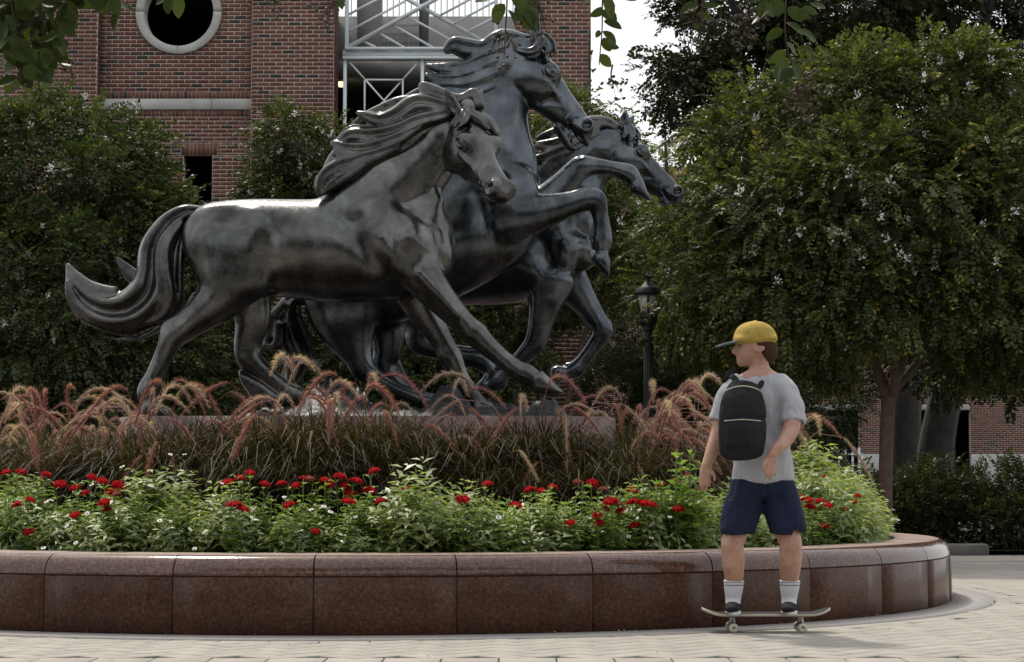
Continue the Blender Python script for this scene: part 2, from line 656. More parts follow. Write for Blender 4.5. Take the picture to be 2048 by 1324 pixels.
def ground_mat(name, c0, c1, scale=1.0):
    m, nt, b = material(name)
    co = objco(nt)
    n1 = noise(nt, .35 * scale, 4, .6, co); n2 = noise(nt, 9 * scale, 5, .7, co); n3 = noise(nt, 140 * scale, 2, .6, co)
    r = ramp(nt, n1.outputs[0], [(.3, c0), (.7, c1)])
    r2 = ramp(nt, n2.outputs[0], [(.3, (.86,) * 3), (.7, (1.08,) * 3)])
    r3 = ramp(nt, n3.outputs[0], [(.3, (.80,) * 3), (.7, (1.12,) * 3)])
    c = mixc(nt, 1, mixc(nt, 1, r.outputs[0], r2.outputs[0], 'MULTIPLY').outputs[0], r3.outputs[0], 'MULTIPLY')
    nt.links.new(c.outputs[0], b.inputs['Base Color'])
    b.inputs['Roughness'].default_value = .85
    bump(nt, n3.outputs[0], .3, .004, b)
    return m


def paver_mat():
    m, nt, b = material('concrete_paver')
    co = objco(nt)
    oi = N(nt, 'ShaderNodeObjectInfo')
    at = N(nt, 'ShaderNodeAttribute', attribute_name='tint')
    sm = N(nt, 'ShaderNodeMath', operation='ADD'); nt.links.new(oi.outputs['Random'], sm.inputs[0]); nt.links.new(at.outputs['Fac'], sm.inputs[1])
    fr = N(nt, 'ShaderNodeMath', operation='FRACT'); nt.links.new(sm.outputs[0], fr.inputs[0])
    r = ramp(nt, fr.outputs[0], [(0, (.325, .302, .262)), (.5, (.350, .325, .283)), (1, (.372, .348, .306))])
    gp = N(nt, 'ShaderNodeNewGeometry')
    n1 = noise(nt, .9, 4, .6, gp.outputs['Position']); n2 = noise(nt, 160, 2, .7, gp.outputs['Position']); n4 = noise(nt, 7, 5, .7, gp.outputs['Position'])
    r1 = ramp(nt, n1.outputs[0], [(.3, (.90, .89, .88)), (.7, (1.05,) * 3)])
    r2 = ramp(nt, n2.outputs[0], [(.3, (.82,) * 3), (.7, (1.12,) * 3)])
    r4 = ramp(nt, n4.outputs[0], [(.28, (.74, .71, .67)), (.46, (1.0,) * 3), (.7, (1.03,) * 3)])
    c = mixc(nt, 1, mixc(nt, 1, mixc(nt, 1, r.outputs[0], r1.outputs[0], 'MULTIPLY').outputs[0], r2.outputs[0], 'MULTIPLY').outputs[0], r4.outputs[0], 'MULTIPLY')
    nt.links.new(c.outputs[0], b.inputs['Base Color'])
    b.inputs['Roughness'].default_value = .8
    bump(nt, n2.outputs[0], .35, .003, b)
    return m


PAVER = paver_mat()
SAND = ground_mat('joint_sand', (.022, .020, .017), (.04, .036, .03))
g = MB()
g.add([(-400, -200, -.06), (400, -200, -.06), (400, 900, -.06), (-400, 900, -.06)], [(0, 1, 2, 3)])
tag(g.build('ground', ground_mat('lawn_soil', (.045, .055, .025), (.075, .085, .04))), kind='structure')
pb = MB()
pb.add([(-14, -6, -.012), (16, -6, -.012), (16, 24.6, -.012), (-14, 24.6, -.012)], [(0, 1, 2, 3)])
pavement = pb.build('pavement', SAND)
tag(pavement, kind='structure')
# the drive behind, past a pale band
rb_ = MB(); rb_.add([(-60, 22.95, -.004), (60, 22.95, -.004), (60, 25.6, -.004), (-60, 25.6, -.004)], [(0, 1, 2, 3)])
tag(rb_.build('road', ground_mat('worn_asphalt', (.13, .125, .11), (.18, .17, .155))), kind='structure')

# the plaza towards and behind the viewer, too near the lens to be in the picture
pz = MB(); pz.add([(-40, -40, -.003), (40, -40, -.003), (40, 9.55, -.003), (-40, 9.55, -.003)], [(0, 1, 2, 3)])


def plaza_mat():
    m, nt, b = material('plaza_paving')
    br = N(nt, 'ShaderNodeTexBrick')
    br.inputs['Color1'].default_value = (.285, .27, .245, 1); br.inputs['Color2'].default_value = (.345, .325, .295, 1); br.inputs['Mortar'].default_value = (.08, .07, .06, 1)
    br.inputs['Scale'].default_value = 1.0; br.inputs['Mortar Size'].default_value = .006; br.inputs['Brick Width'].default_value = .305; br.inputs['Row Height'].default_value = .305
    nt.links.new(objco(nt), br.inputs['Vector']); nt.links.new(br.outputs['Color'], b.inputs['Base Color'])
    b.inputs['Roughness'].default_value = .85
    return m


tag(pz.build('plaza', plaza_mat()), kind='structure')
PL, PW, PJ = .305, .1525, .010


def paver_me(L, W_, name='paver'):
    b = MB(); b.box((-L / 2 + PJ / 2, -W_ / 2 + PJ / 2, -.03), (L / 2 - PJ / 2, W_ / 2 - PJ / 2, 0), .003)
    return b.mesh(name, PAVER)


random.seed(4)
cand = []
ca, sa = math.cos(R(45)), math.sin(R(45))
# herringbone at 45 degrees to the bottom border row (which lies at y = 10.23 m)
YB = 10.23
for i in range(-160, 161):
    for j in range(-160, 161):
        k = (i + j) % 4
        # unit cells of PW; horizontal bricks start where (i - j) % 4 == 0, vertical ones where (i - j) % 4 == 3 ...
        m_ = (i - j) % 4
        if m_ == 0: x, y, a = (i + 1) * PW, (j + .5) * PW, 0.0
        elif m_ == 3: x, y, a = (i + .5) * PW, (j + 1) * PW, 90.0
        else: continue
        wx, wy = ca * x - sa * y + 1.0, sa * x + ca * y + 15.0
        if not (YB + .02 < wy < 22.4 and -12 < wx < 13): continue
        rr = math.hypot(wx - CX, wy - CY)
        if rr < 5.33: continue
        cand.append((wx, wy, a + 45))
for row in range(2):
    for i in range(-34, 35):
        cand.append(((i + .5) * PL - .07 + .0 * row, YB - PL * (row + .5), 0))
pm, pm2 = paver_me(PL, PW), paver_me(PL, PL)


def vis(c):
    q = P_screen(c[0], c[1], 0)
    return -30 < q[0] < 2078 and q[1] < 1345


def P_screen(x, y, z):
    dz = z - CAM_Z
    zz = _ct * y + _st * dz; yy = -_st * y + _ct * dz
    return 1024 + F_PX * x / zz, 662 - F_PX * yy / zz


far_c = [c for c in cand if not vis(c)]
cand = [c for c in cand if vis(c)]
cand.sort(key=lambda c: c[1])
for n_, (x, y, a) in enumerate(cand[:300]):
    o = link('paver', pm2 if a == 0 else pm, pavement, (x, y, random.uniform(-.0008, .0008)))
    o.rotation_euler = (random.uniform(-.0012, .0012), random.uniform(-.0012, .0012), R(a) + random.uniform(-.006, .006))
rest = MB()
for x, y, a in cand[300:]:
    M = Matrix.Translation((x, y, random.uniform(-.0008, .0008))) @ Matrix.Rotation(R(a) + random.uniform(-.006, .006), 4, 'Z')
    hw = PW if a else PL
    rest.box((-PL / 2 + PJ / 2, -hw / 2 + PJ / 2, -.03), (PL / 2 - PJ / 2, hw / 2 - PJ / 2, 0), .003, M, random.random())
for x, y, a in far_c:                     # beyond the picture's edges: plain blocks
    M = Matrix.Translation((x, y, 0)) @ Matrix.Rotation(R(a), 4, 'Z')
    hw = PW if a else PL
    rest.box((-PL / 2 + PJ / 2, -hw / 2 + PJ / 2, -.014), (PL / 2 - PJ / 2, hw / 2 - PJ / 2, 0), 0, M, random.random())
tag(rest.build('paver', PAVER, pavement, tint=True), kind='stuff')

CONC = ground_mat('ring_concrete', (.31, .285, .265), (.37, .345, .32))


def annulus(r0, r1, z0, z1, name, mat, a0=0, a1=360, n=160):
    an = np.radians(np.linspace(a0, a1, n + 1))
    c, s_ = np.cos(an), np.sin(an)
    V = np.concatenate([np.c_[CX + r * c, CY + r * s_, np.full(n + 1, z)] for r, z in ((r0, z0), (r0, z1), (r1, z1), (r1, z0))])
    m = n + 1
    F = []
    for k in range(n):
        for a, b in ((0, 1), (1, 2), (2, 3)):
            F.append((a * m + k, a * m + k + 1, b * m + k + 1, b * m + k)[::-1])
    return link(name, mesh_np(name, V, np.array(F), mat))


ring = annulus(RW - .06, 5.23, -.03, .004, 'apron', CONC)
tag(ring, kind='structure')
# cut pavers that fill the gap between the apron and the herringbone are one dark-jointed course
crs = MB()
ncr = 111
for k in range(ncr):
    a0 = 2 * math.pi * k / ncr
    if math.sin(a0) > .75: continue
    M = Matrix.Translation((CX, CY, 0)) @ Matrix.Rotation(a0, 4, 'Z')
    crs.box((5.238, -.146, -.03), (5.40, .146, -.0025), .006, M, random.random())
tag(crs.build('paver', PAVER, pavement, tint=True), kind='stuff')
# pale band before the drive, curb and bed behind it
tag(MB().box((-20, 22.46, -.02), (20, 22.93, .004), 0).build('edge_band', CONC), kind='structure')
bed = MB(); bed.add([(-60, 25.63, .05), (60, 25.63, .05), (60, 60, .05), (-60, 60, .05)], [(0, 1, 2, 3)])
tag(bed.build('planting_bed', ground_mat('bark_mulch', (.035, .026, .018), (.065, .048, .034))), kind='structure')
GREYSTONE = plain('grey_kerb_stone', (.13, .125, .115), .85, 0, .25, 6, .3)
for x0, x1, lab in ((1.6, 6.35, 'weathered grey concrete kerb stone lying in front of the dark hedge at the right'),):
    o = MB().box((x0, 25.42, -.03), (x1, 25.62, .15), .03).build('kerb_stone', GREYSTONE)
    tag(o, lab, 'kerb')

# ------------------------------------------------------------------ polished granite


def granite(name, c0, c1, c2, rough, spec=.5, honed=None):
    m, nt, b = material(name)
    gp = N(nt, 'ShaderNodeNewGeometry').outputs['Position']
    v = N(nt, 'ShaderNodeTexVoronoi'); v.inputs['Scale'].default_value = 110
    nt.links.new(gp, v.inputs['Vector'])
    n1 = noise(nt, 1.6, 4, .6, gp); n2 = noise(nt, 45, 4, .75, gp)
    r = ramp(nt, n2.outputs[0], [(.34, c0), (.52, c1), (.68, c2)])
    sp = ramp(nt, v.outputs['Color'], [(.25, (.45, .45, .45)), (.5, (1, 1, 1)), (.9, (1.5, 1.4, 1.3))])
    c = mixc(nt, .5, r.outputs[0], sp.outputs[0], 'MULTIPLY')
    rl = ramp(nt, n1.outputs[0], [(.3, (.85,) * 3), (.7, (1.15,) * 3)])
    c = mixc(nt, 1, c.outputs[0], rl.outputs[0], 'MULTIPLY')
    oi = N(nt, 'ShaderNodeObjectInfo')
    ro = ramp(nt, oi.outputs['Random'], [(0, (.88, .87, .87)), (1, (1.12, 1.1, 1.08))])
    c = mixc(nt, 1, c.outputs[0], ro.outputs[0], 'MULTIPLY')
    flat = None
    if honed:                      # the level top is honed, not polished
        sx = N(nt, 'ShaderNodeSeparateXYZ'); nt.links.new(N(nt, 'ShaderNodeNewGeometry').outputs['True Normal'], sx.inputs[0])
        flat = ramp(nt, sx.outputs['Z'], [(.985, (0, 0, 0)), (.997, (1, 1, 1))])
        h_ = mixc(nt, .6, honed, sp.outputs[0], 'MULTIPLY')
        c = mixc(nt, flat.outputs[0], c.outputs[0], h_.outputs[0])
    nt.links.new(c.outputs[0], b.inputs['Base Color'])
    mp = N(nt, 'ShaderNodeMapping'); mp.inputs['Scale'].default_value = (3, 3, 14); nt.links.new(gp, mp.inputs[0])
    n5 = noise(nt, 1.0, 5, .65, mp.outputs[0])
    rr = ramp(nt, n5.outputs[0], [(.35, (rough,) * 3), (.7, (rough + .06,) * 3)])
    if flat: rr = mixc(nt, flat.outputs[0], rr.outputs[0], (.62, .62, .62))
    nt.links.new(rr.outputs[0], b.inputs['Roughness'])
    b.inputs['Specular IOR Level'].default_value = spec
    bump(nt, n1.outputs[0], .06, .01, b)
    return m


GRAN = granite('brown_granite', (.040, .018, .0105), (.076, .036, .0215), (.125, .063, .039), .28, .22)
GRANTOP = granite('brown_granite_polish', (.045, .023, .017), (.105, .056, .042), (.19, .112, .085), .10, .5, (.26, .185, .155))
GRANF = granite('pink_granite_plinth', (.085, .055, .050), (.13, .088, .080), (.20, .145, .132), .45)
MORTAR = plain('dark_joint', (.10, .05, .035), .9)

wall = thing('planter_wall', 'round planter wall of polished brown granite with bullnose coping', 'planter wall', (CX, CY, 0))
# backing core, behind the joints
core = MB().lathe([(RW - .42, 0), (RW - .012, 0), (RW - .012, .36), (RW - .045, .372), (RW - .03, .40), (RW - .16, TOP - .012), (RW - .42, TOP - .012), (RW - .42, 0)], 156)
core.build('core', MORTAR, wall)
NST = 35
da = 2 * math.pi / NST
A0 = R(-90)       # one joint falls below the tail of the nearest horse


def arc_block(prof, a_half, seg, name, mat):
    """profile (r, z) swept through an angle about the wall's centre, closed at both ends"""
    prof = np.asarray(prof, float); n = len(prof)
    an = np.linspace(-a_half, a_half, seg + 1)
    V = np.concatenate([np.c_[prof[:, 0] * math.cos(a), prof[:, 0] * math.sin(a), prof[:, 1]] for a in an])
    F = [(i * n + k, i * n + (k + 1) % n, (i + 1) * n + (k + 1) % n, (i + 1) * n + k) for i in range(seg) for k in range(n)]
    c0 = len(V); V = np.vstack([V, [prof[:, 0].mean() * math.cos(an[0]), prof[:, 0].mean() * math.sin(an[0]), prof[:, 1].mean()],
                                [prof[:, 0].mean() * math.cos(an[-1]), prof[:, 0].mean() * math.sin(an[-1]), prof[:, 1].mean()]])
    F3 = [(c0, (k + 1) % n, k) for k in range(n)] + [(c0 + 1, seg * n + k, seg * n + (k + 1) % n) for k in range(n)]
    me = mesh_np(name, V, [np.array(F)[:, ::-1], np.array(F3)[:, ::-1]], mat)
    return me


JH = .0045 / RW
fp = [(RW - .10, .006), (RW - .004, .006), (RW, .012), (RW, .350), (RW - .004, .356), (RW - .10, .356)]
face_me = arc_block(fp, da / 2 - JH, 4, 'face_stone', GRAN)
t_ = np.linspace(0, math.pi / 2, 8)
br = .125
cp = [(RW - .45, .40), (RW - .45, TOP)] + [(RW - br + br * math.sin(t), TOP - br + br * math.cos(t)) for t in t_] + [(RW - .002, .366), (RW - .006, .3625), (RW - .2, .3625)]
cop_me = arc_block(cp[::-1], da / 2 - JH, 8, 'coping_stone', GRANTOP)
for p in cop_me.polygons: p.use_smooth = True
try:
    cop_me.set_sharp_from_angle(angle=R(40))
except Exception:
    pass
for k in range(NST):
    a = A0 + (k + .5) * da
    for nm, me in (('face_stone', face_me), ('coping_stone', cop_me)):
        o = link(nm, me, wall, (random.uniform(-.0012, .0012), random.uniform(-.0012, .0012), random.uniform(-.0008, .0008)))
        o.rotation_euler = (0, 0, a)

# soil, rising to the plinth
rr_ = np.array([0.3, 2.4, 3.2, 4.2, RW - .44])
sb = MB().lathe([(RW - .43, .41), (3.5, .48), (2.6, .65), (1.6, .75), (.1, .75)], 72, (CX, CY, 0))
soil = sb.build('soil', ground_mat('bed_soil', (.022, .016, .011), (.045, .033, .024), 3))
tag(soil, kind='structure')

# plinth of the statues
pl0, pl1 = P(215, 833, 15.05), P(1238, 833, 15.05)
ph = 1.468
poly = []
for (cx_, cy_, a0) in ((pl1[0] - .5, 15.55, -90), (pl1[0] - .5, 17.9, 0), (pl0[0] + .5, 17.9, 90), (pl0[0] + .5, 15.55, 180)):
    for q in range(7):
        a = R(a0 + 15 * q); poly.append((cx_ + .5 * math.cos(a), cy_ + .5 * math.sin(a)))
pm_ = MB().prism(poly, .3, ph)
plinth = pm_.build('plinth', GRANF)
tag(plinth, 'low pinkish granite plinth under the bronze horses', 'plinth')

# ------------------------------------------------------------------ bronze ground under the hooves
rng = np.random.default_rng(5)
nu, nv = 260, 90
U = np.linspace(455, 1150, nu); Yv = np.linspace(15.15, 17.95, nv)
prof = np.interp(U, [455, 500, 540, 600, 640, 665, 700, 740, 790, 850, 880, 905, 950, 1000, 1030, 1060, 1085, 1110, 1135, 1150],
                 [0, .05, .09, .13, .24, .32, .28, .15, .12, .15, .28, .32, .24, .15, .12, .13, .19, .16, .03, 0])
VV = []
g_ = rng.random((64, 64))


def vn(x, y, f):
    x = x * f; y = y * f
    xi, yi = np.floor(x).astype(int), np.floor(y).astype(int); fx, fy = x - xi, y - yi
    fx = fx * fx * (3 - 2 * fx); fy = fy * fy * (3 - 2 * fy)
    G = lambda a, b: g_[a % 64, b % 64]
    return (G(xi, yi) * (1 - fx) + G(xi + 1, yi) * fx) * (1 - fy) + (G(xi, yi + 1) * (1 - fx) + G(xi + 1, yi + 1) * fx) * fy


UU, YY = np.meshgrid(U, Yv, indexing='ij')
XX = (UU - 1024) / F_PX * 16.2
edge = np.clip(np.minimum(YY - 15.15, 17.95 - YY) / .55, 0, 1) ** .7
ridge = (1 - np.abs(2 * vn(XX + .3 * YY, YY, 3.3) - 1)) * .50 + (1 - np.abs(2 * vn(XX * 1.2, YY + XX * .4, 6.0) - 1)) * .3 + (1 - np.abs(2 * vn(XX + .5 * YY, YY * .6, 19) - 1)) * .22
ZZ = ph - .012 + (prof[:, None] * (.35 + 1.25 * ridge ** 1.6) * (.55 + .45 * vn(XX, YY, 1.3))) * edge * np.minimum(1, prof[:, None] * 30)
VV = np.stack([XX + .05 * (vn(XX, YY, 7) - .5), YY + .05 * (vn(XX + 9, YY, 7) - .5), ZZ], -1).reshape(-1, 3)
ii = np.arange(nu * nv).reshape(nu, nv)
FF = np.stack([ii[:-1, :-1], ii[1:, :-1], ii[1:, 1:], ii[:-1, 1:]], -1).reshape(-1, 4)
rockb = link('statue_base', mesh_np('statue_base', VV, FF, BRZ_ROCK, True))
tag(rockb, 'rough cast bronze ground of rock and roots under the horses on the plinth', 'statue base')
# ------------------------------------------------------------------ the three horses
class Px:
    """reads outlines off the photograph and stands them at a distance"""
    def __init__(self, Y):
        self.Y = Y; self.s = Y / F_PX

    def pt(self, u, v, dy=0.0):
        return P(u, v, self.Y + dy)

    def limb(self, S, rows, w=(0, 1, 0), **kw):
        rows = [tuple(r) + (0.0,) * (5 - len(r)) for r in rows]
        C = [self.pt(r[0], r[1], r[4]) for r in rows]
        if kw.get('k', .03) >= .05 and kw.get('op') is None: kw.setdefault('sub', 9)
        return S.limb(C, [r[2] * self.s for r in rows], [r[3] * self.s for r in rows], w, **kw)

    def soft(self, S, rows, side=-1, y0=0.0, ramp_=.05):
        """rows (u, v, width, amp) in pixels; amp > 0 hollows, < 0 swells; side -1 the near flank, 1 the far one"""
        rows = np.asarray(rows, float)
        loc_ = np.array([[*self.pt(r[0], r[1])[[0, 2]], r[2] * self.s, r[3] * self.s] for r in rows])
        Yc = np.float32(self.Y + y0)

        def loc(p): return p[:, 0], p[:, 2], np.clip((p[:, 1] - Yc) * side / ramp_, 0, 1)
        mg = rows[:, 2].max() * self.s * 2.6
        lo = np.array([loc_[:, 0].min() - mg, self.Y - 1.2, loc_[:, 1].min() - mg]); hi = np.array([loc_[:, 0].max() + mg, self.Y + 1.2, loc_[:, 1].max() + mg])
        S.soft(loc, lo, hi, loc_)

    def ball(self, S, u, v, ru, rv, rd, dy=0.0, ang=0.0, **kw):
        c, s_ = math.cos(R(ang)), math.sin(R(ang))       # ang: long axis, degrees below the horizontal
        M = [[c, 0, -s_], [0, 1, 0], [s_, 0, c]]
        return S.ball(self.pt(u, v, dy), (ru * self.s, rd * self.s, rv * self.s), M, **kw)

    def slab(self, S, poly, hb, dy=0.0, rnd=4, **kw):
        pl = [self.pt(u, v, dy)[[0, 2]] for u, v in poly]
        return S.slab(pl, self.Y + dy, hb * self.s, rnd * self.s, **kw)


HEAD_PROFILE = [(0.03, -0.015, -0.27, .098), (0.12, 0.0, -.36, .135), (.22, .012, -.41, .155), (.33, .012, -.425, .168), (.43, .0, -.405, .155),
                (.53, -.012, -.37, .128), (.63, -.018, -.33, .110), (.73, -.02, -.295, .103), (.82, -.022, -.265, .104), (.90, -.032, -.238, .104), (.955, -.058, -.21, .088)]


def head(S, o, L, phi, psi, roll=0.0, open_=0.0, ears=((-0.10, 0.25, 0.05), (-0.10, 0.25, 0.05)), wid=1.0):
    a = np.array([math.cos(phi) * math.cos(psi), -math.cos(phi) * math.sin(psi), -math.sin(phi)])
    r = np.array([-math.sin(psi), -math.cos(psi), 0.0]); d = np.cross(r, a)
    r, d = math.cos(roll) * r + math.sin(roll) * d, math.cos(roll) * d - math.sin(roll) * r
    M = np.array([a, d, r])

    def W(x, z, y): return o + L * (x * a + z * d + wid * y * r)
    pr = np.array(HEAD_PROFILE)
    S.limb([W(x, (t + b) / 2, 0) for x, t, b, _ in pr], (pr[:, 1] - pr[:, 2]) / 2 * L, pr[:, 3] * L * wid, r, k=.05 * L, cap=.75, sub=6)

    def bl(x, z, y, rx, rz, ry, op='add', k=.03, tilt=0.0):
        c, s_ = math.cos(tilt), math.sin(tilt)
        A = np.array([c * a + s_ * d, -s_ * a + c * d, r])
        S.ball(W(x, z, y), np.array((rx, rz, ry)) * L, A, op, k * L)

    def lm(rows, op='add', k=.02, w=None, sub=4):
        rows = np.array(rows, float)
        S.limb([W(*q[:3]) for q in rows], rows[:, 3] * L, rows[:, 4] * L, r if w is None else w, op, k * L, sub)

    Mf, of = M.astype(np.float32), o.astype(np.float32)
    cpt = [W(x, z, y) for x in (-.05, 1.1) for z in (-.5, .1) for y in (-.25, .25)]
    blo, bhi = np.min(cpt, 0), np.max(cpt, 0)

    softs = []

    def sf(rows, s=0, ymin=.03):
        rows = np.asarray(rows, np.float32)
        if len(rows) == 1: rows = np.vstack([rows, rows + np.float32((1e-4, 0, 0, 0))])
        softs.append((catmull(rows, 3).astype(np.float32) if len(rows) > 2 else rows, s, ymin))

    def soft_all(p):
        q = ((p - of) / np.float32(L)) @ Mf.T
        out_ = np.zeros(len(p), np.float32)
        for T, s, ymin in softs:
            mg = T[:, 2].max() * 2.4
            ix = np.where((q[:, 2] * s > ymin) & (q[:, 0] > T[:, 0].min() - mg) & (q[:, 0] < T[:, 0].max() + mg) &
                          (q[:, 1] > T[:, 1].min() - mg) & (q[:, 1] < T[:, 1].max() + mg))[0]
            if not len(ix): continue
            a_, b_ = q[ix, 0], q[ix, 1]
            val = np.zeros(len(ix), np.float32)
            for i in range(len(T) - 1):
                da, db = T[i + 1, 0] - T[i, 0], T[i + 1, 1] - T[i, 1]
                t = np.clip(((a_ - T[i, 0]) * da + (b_ - T[i, 1]) * db) / (da * da + db * db + 1e-12), 0, 1)
                wd = T[i, 2] + (T[i + 1, 2] - T[i, 2]) * t
                am = (T[i, 3] + (T[i + 1, 3] - T[i, 3]) * t) * np.exp(-((a_ - T[i, 0] - t * da) ** 2 + (b_ - T[i, 1] - t * db) ** 2) / (wd * wd))
                m = np.abs(am) > np.abs(val)
                val[m] = am[m]
            out_[ix] += val * np.clip((q[ix, 2] * s - ymin) / .03, 0, 1)
        return out_ * np.float32(L)
    bl(.965, -.145, 0, .050, .066, .072, k=.035)                            # upper lip
    bl(.895, -.255, 0, .06, .042, .062, k=.035)                            # chin
    if open_:
        lm([(.84, -.225, 0, .006, .16), (.93, -.232, 0, .026 * open_, .16), (1.08, -.255, 0, .05 * open_, .16)], 'sub', .012)
        lm([(.78, -.30, 0, .04, .065), (.90, -.312, 0, .040, .062), (.99, -.31, 0, .034, .056), (1.03, -.292, 0, .018, .04)], k=.03)
        lm([(.93, -.165, 0, .05, .07), (1.01, -.170, 0, .040, .064), (1.055, -.178, 0, .022, .04)], k=.03)
    for s in (1, -1):
        bl(.285, -.255, .100 * s, .175, .178, .092, k=.018)                  # cheek disc
        bl(.355, -.062, .122 * s, .090, .056, .058, k=.05)                 # brow
        bl(.91, -.09, .062 * s, .060, .058, .044, k=.03)                 # flare of the nostril
        sf([(.515, -.30, .045, .028), (.545, -.23, .05, .030), (.60, -.19, .04, .012)], s)        # hollow before the cheek
        sf([(.52, -.085, .035, .010), (.66, -.085, .032, .018), (.80, -.075, .03, .008)], s)      # beside the nose bridge
        sf([(.20, -.065, .05, .026), (.26, -.09, .04, .012)], s)                                  # temple
        sf([(.42, -.150, .020, -.010), (.52, -.155, .018, -.012), (.62, -.165, .016, -.004)], s)  # cheek ridge
        sf([(.45, -.12, .016, .010), (.55, -.125, .018, .008)], s)
        sf([(.285, -.060, .020, -.010), (.33, -.022, .022, -.016), (.40, -.020, .020, -.014), (.45, -.055, .018, -.006)], s)   # brow arch
        # almond eye: hollow ring, two lids; its long axis tilts up towards the face line
        t = np.linspace(0, 2 * np.pi, 17)
        ce, se = math.cos(R(30)), math.sin(R(30))

        def almond(la, lb):
            x_, z_ = la * np.cos(t), lb * np.sin(t) * (1 - .25 * np.cos(t) ** 2)
            return np.c_[.366 + ce * x_ - se * z_, -.078 + se * x_ + ce * z_]
        sf([(*q, .014, .009) for q in almond(.066, .048)], s)
        sf([(.305, -.128, .012, .007), (.365, -.145, .013, .009), (.44, -.125, .010, .004)], s)     # fold under the eye
        # nostril
        t = np.linspace(-2.7, 2.9, 13)
        rim = np.c_[.922 + .050 * np.cos(t) - .014 * np.sin(t), -.092 + .056 * np.sin(t) + .010 * np.cos(t)]
        sf([(*q, .016, -.013 - .008 * math.cos(u)) for q, u in zip(rim, t)], s, .02)
        sf([(.908, -.110, .024, .030), (.93, -.076, .023, .028)], s, .02)
        sf([(.835, -.13, .022, .012), (.85, -.08, .02, .008)], s, .02)                             # behind the nostril
        sf([(1.0, -.192, .008, .018), (.93, -.205, .009, .022), (.86, -.212, .010, .022), (.795, -.20, .012, .016)], s, .01)   # mouth
        sf([(.765, -.175, .012, -.008), (.775, -.205, .013, -.010), (.79, -.235, .012, -.006)], s)
        sf([(.86, -.175, .022, -.010), (.95, -.16, .02, -.006)], s)                                # lip
        sf([(.84, -.245, .018, .010), (.80, -.25, .018, .008)], s)                                 # chin groove
        sf([(.48, -.205, .007, -.005), (.56, -.135, .007, -.005), (.66, -.125, .007, -.004), (.76, -.15, .006, -.003)], s)      # vein
    S.prims.append((soft_all, blo, bhi, 'soft', 0.0))
    # eyelids: two thick rims on a plane that looks outwards, up and a little forward
    eyes = []
    for s in (1, -1):
        n_ = np.array((.16, .34, .92 * s)); n_ /= np.linalg.norm(n_)
        e1 = np.array((.87, .46, 0.)); e1 -= e1.dot(n_) * n_; e1 /= np.linalg.norm(e1)
        e2 = np.cross(n_, e1) * s
        if e2[1] < 0: e2 = -e2
        c_ = np.array((.366, -.072, .158 * s))
        fw = n_[0] * a + n_[1] * d + n_[2] * r
        bl(*(c_ - n_ * .056), .066, .050, .048, k=.05)
        for q0, q1, rad in ((-.15, math.pi + .15, .0135), (math.pi - .1, 2 * math.pi + .1, .0105)):
            ts = np.linspace(q0, q1, 8)
            pts = [c_ + e1 * .056 * math.cos(t) + e2 * .037 * math.sin(t) + n_ * (.012 * math.sin(t) if rad > .012 else 0) for t in ts]
            S.limb([W(*p) for p in pts], np.interp(np.arange(8), [0, 2, 5, 7], [.6, 1, 1, .6]) * rad * L, np.interp(np.arange(8), [0, 2, 5, 7], [.6, 1, 1, .6]) * rad * L, fw, 'add', .010 * L, 4)
        eyes.append((W(*(c_ - n_ * .020)), .040 * L))
    for s, e in ((1, ears[0]), (-1, ears[1])):
        if e is None: continue
        b0 = np.array((.045, -.02, .085 * s)); dv = np.array((e[0], e[1], e[2] * s)); ln = np.linalg.norm(dv)
        ax = dv / ln
        fr = np.array(e[3:6]) * (1, 1, s) if len(e) > 3 else np.array((.5, .3, .8 * s))   # open side of the ear
        fr = fr - fr.dot(ax) * ax; fr /= np.linalg.norm(fr)
        fw = fr[0] * a + fr[1] * d + fr[2] * r
        q = [b0 + dv * t for t in (0, .25, .5, .75, .93, 1.0)]
        S.limb([W(*p) for p in q], np.array((.048, .055, .054, .038, .017, .006)) * L, np.array((.040, .040, .034, .024, .012, .005)) * L, fw, 'add', .03 * L, 3)
        S.limb([W(*(p + fr * .034)) for p in q[1:5]], np.array((.026, .034, .024, .006)) * L, np.array((.026, .028, .018, .006)) * L, fw, 'sub', .01 * L, 3)
    cpt = np.array([W(x, z, y) for x in (-.10, 1.08) for z in (-.44, .04) for y in (-.19, .19)])

    def inside(c):
        q = ((c - of) / np.float32(L)) @ Mf.T
        return (q[:, 0] > -.22) & (q[:, 0] < 1.15) & (q[:, 1] > -.46) & (q[:, 1] < .3) & (np.abs(q[:, 2]) < .25)
    return W, eyes, M, (cpt.min(0), cpt.max(0), .0062, inside)


def add_eyes(parent, eyes):
    for c, rad in eyes:
        mb = MB()
        t = np.linspace(-np.pi / 2, np.pi / 2, 9)
        mb.lathe([(rad * max(math.cos(q), .02), rad * math.sin(q)) for q in t], 14)
        o = link('eye', mb.mesh('eye', BRZ_EYE, True), parent, world=True)
        o.matrix_parent_inverse = o.matrix_parent_inverse @ Matrix.Translation(Vector(c))


def seg_lock(S, X, rows, amp=.03, cnt=3.0, ph=0.0, tw=0.3, k=.02, w=(0, 1, 0)):
    X.limb(S, rows, w, k=k, groove=(min(amp * 3.6, .16), cnt * .62, ph, tw * .5), sub=6, cap=.8)


HG = 0.013
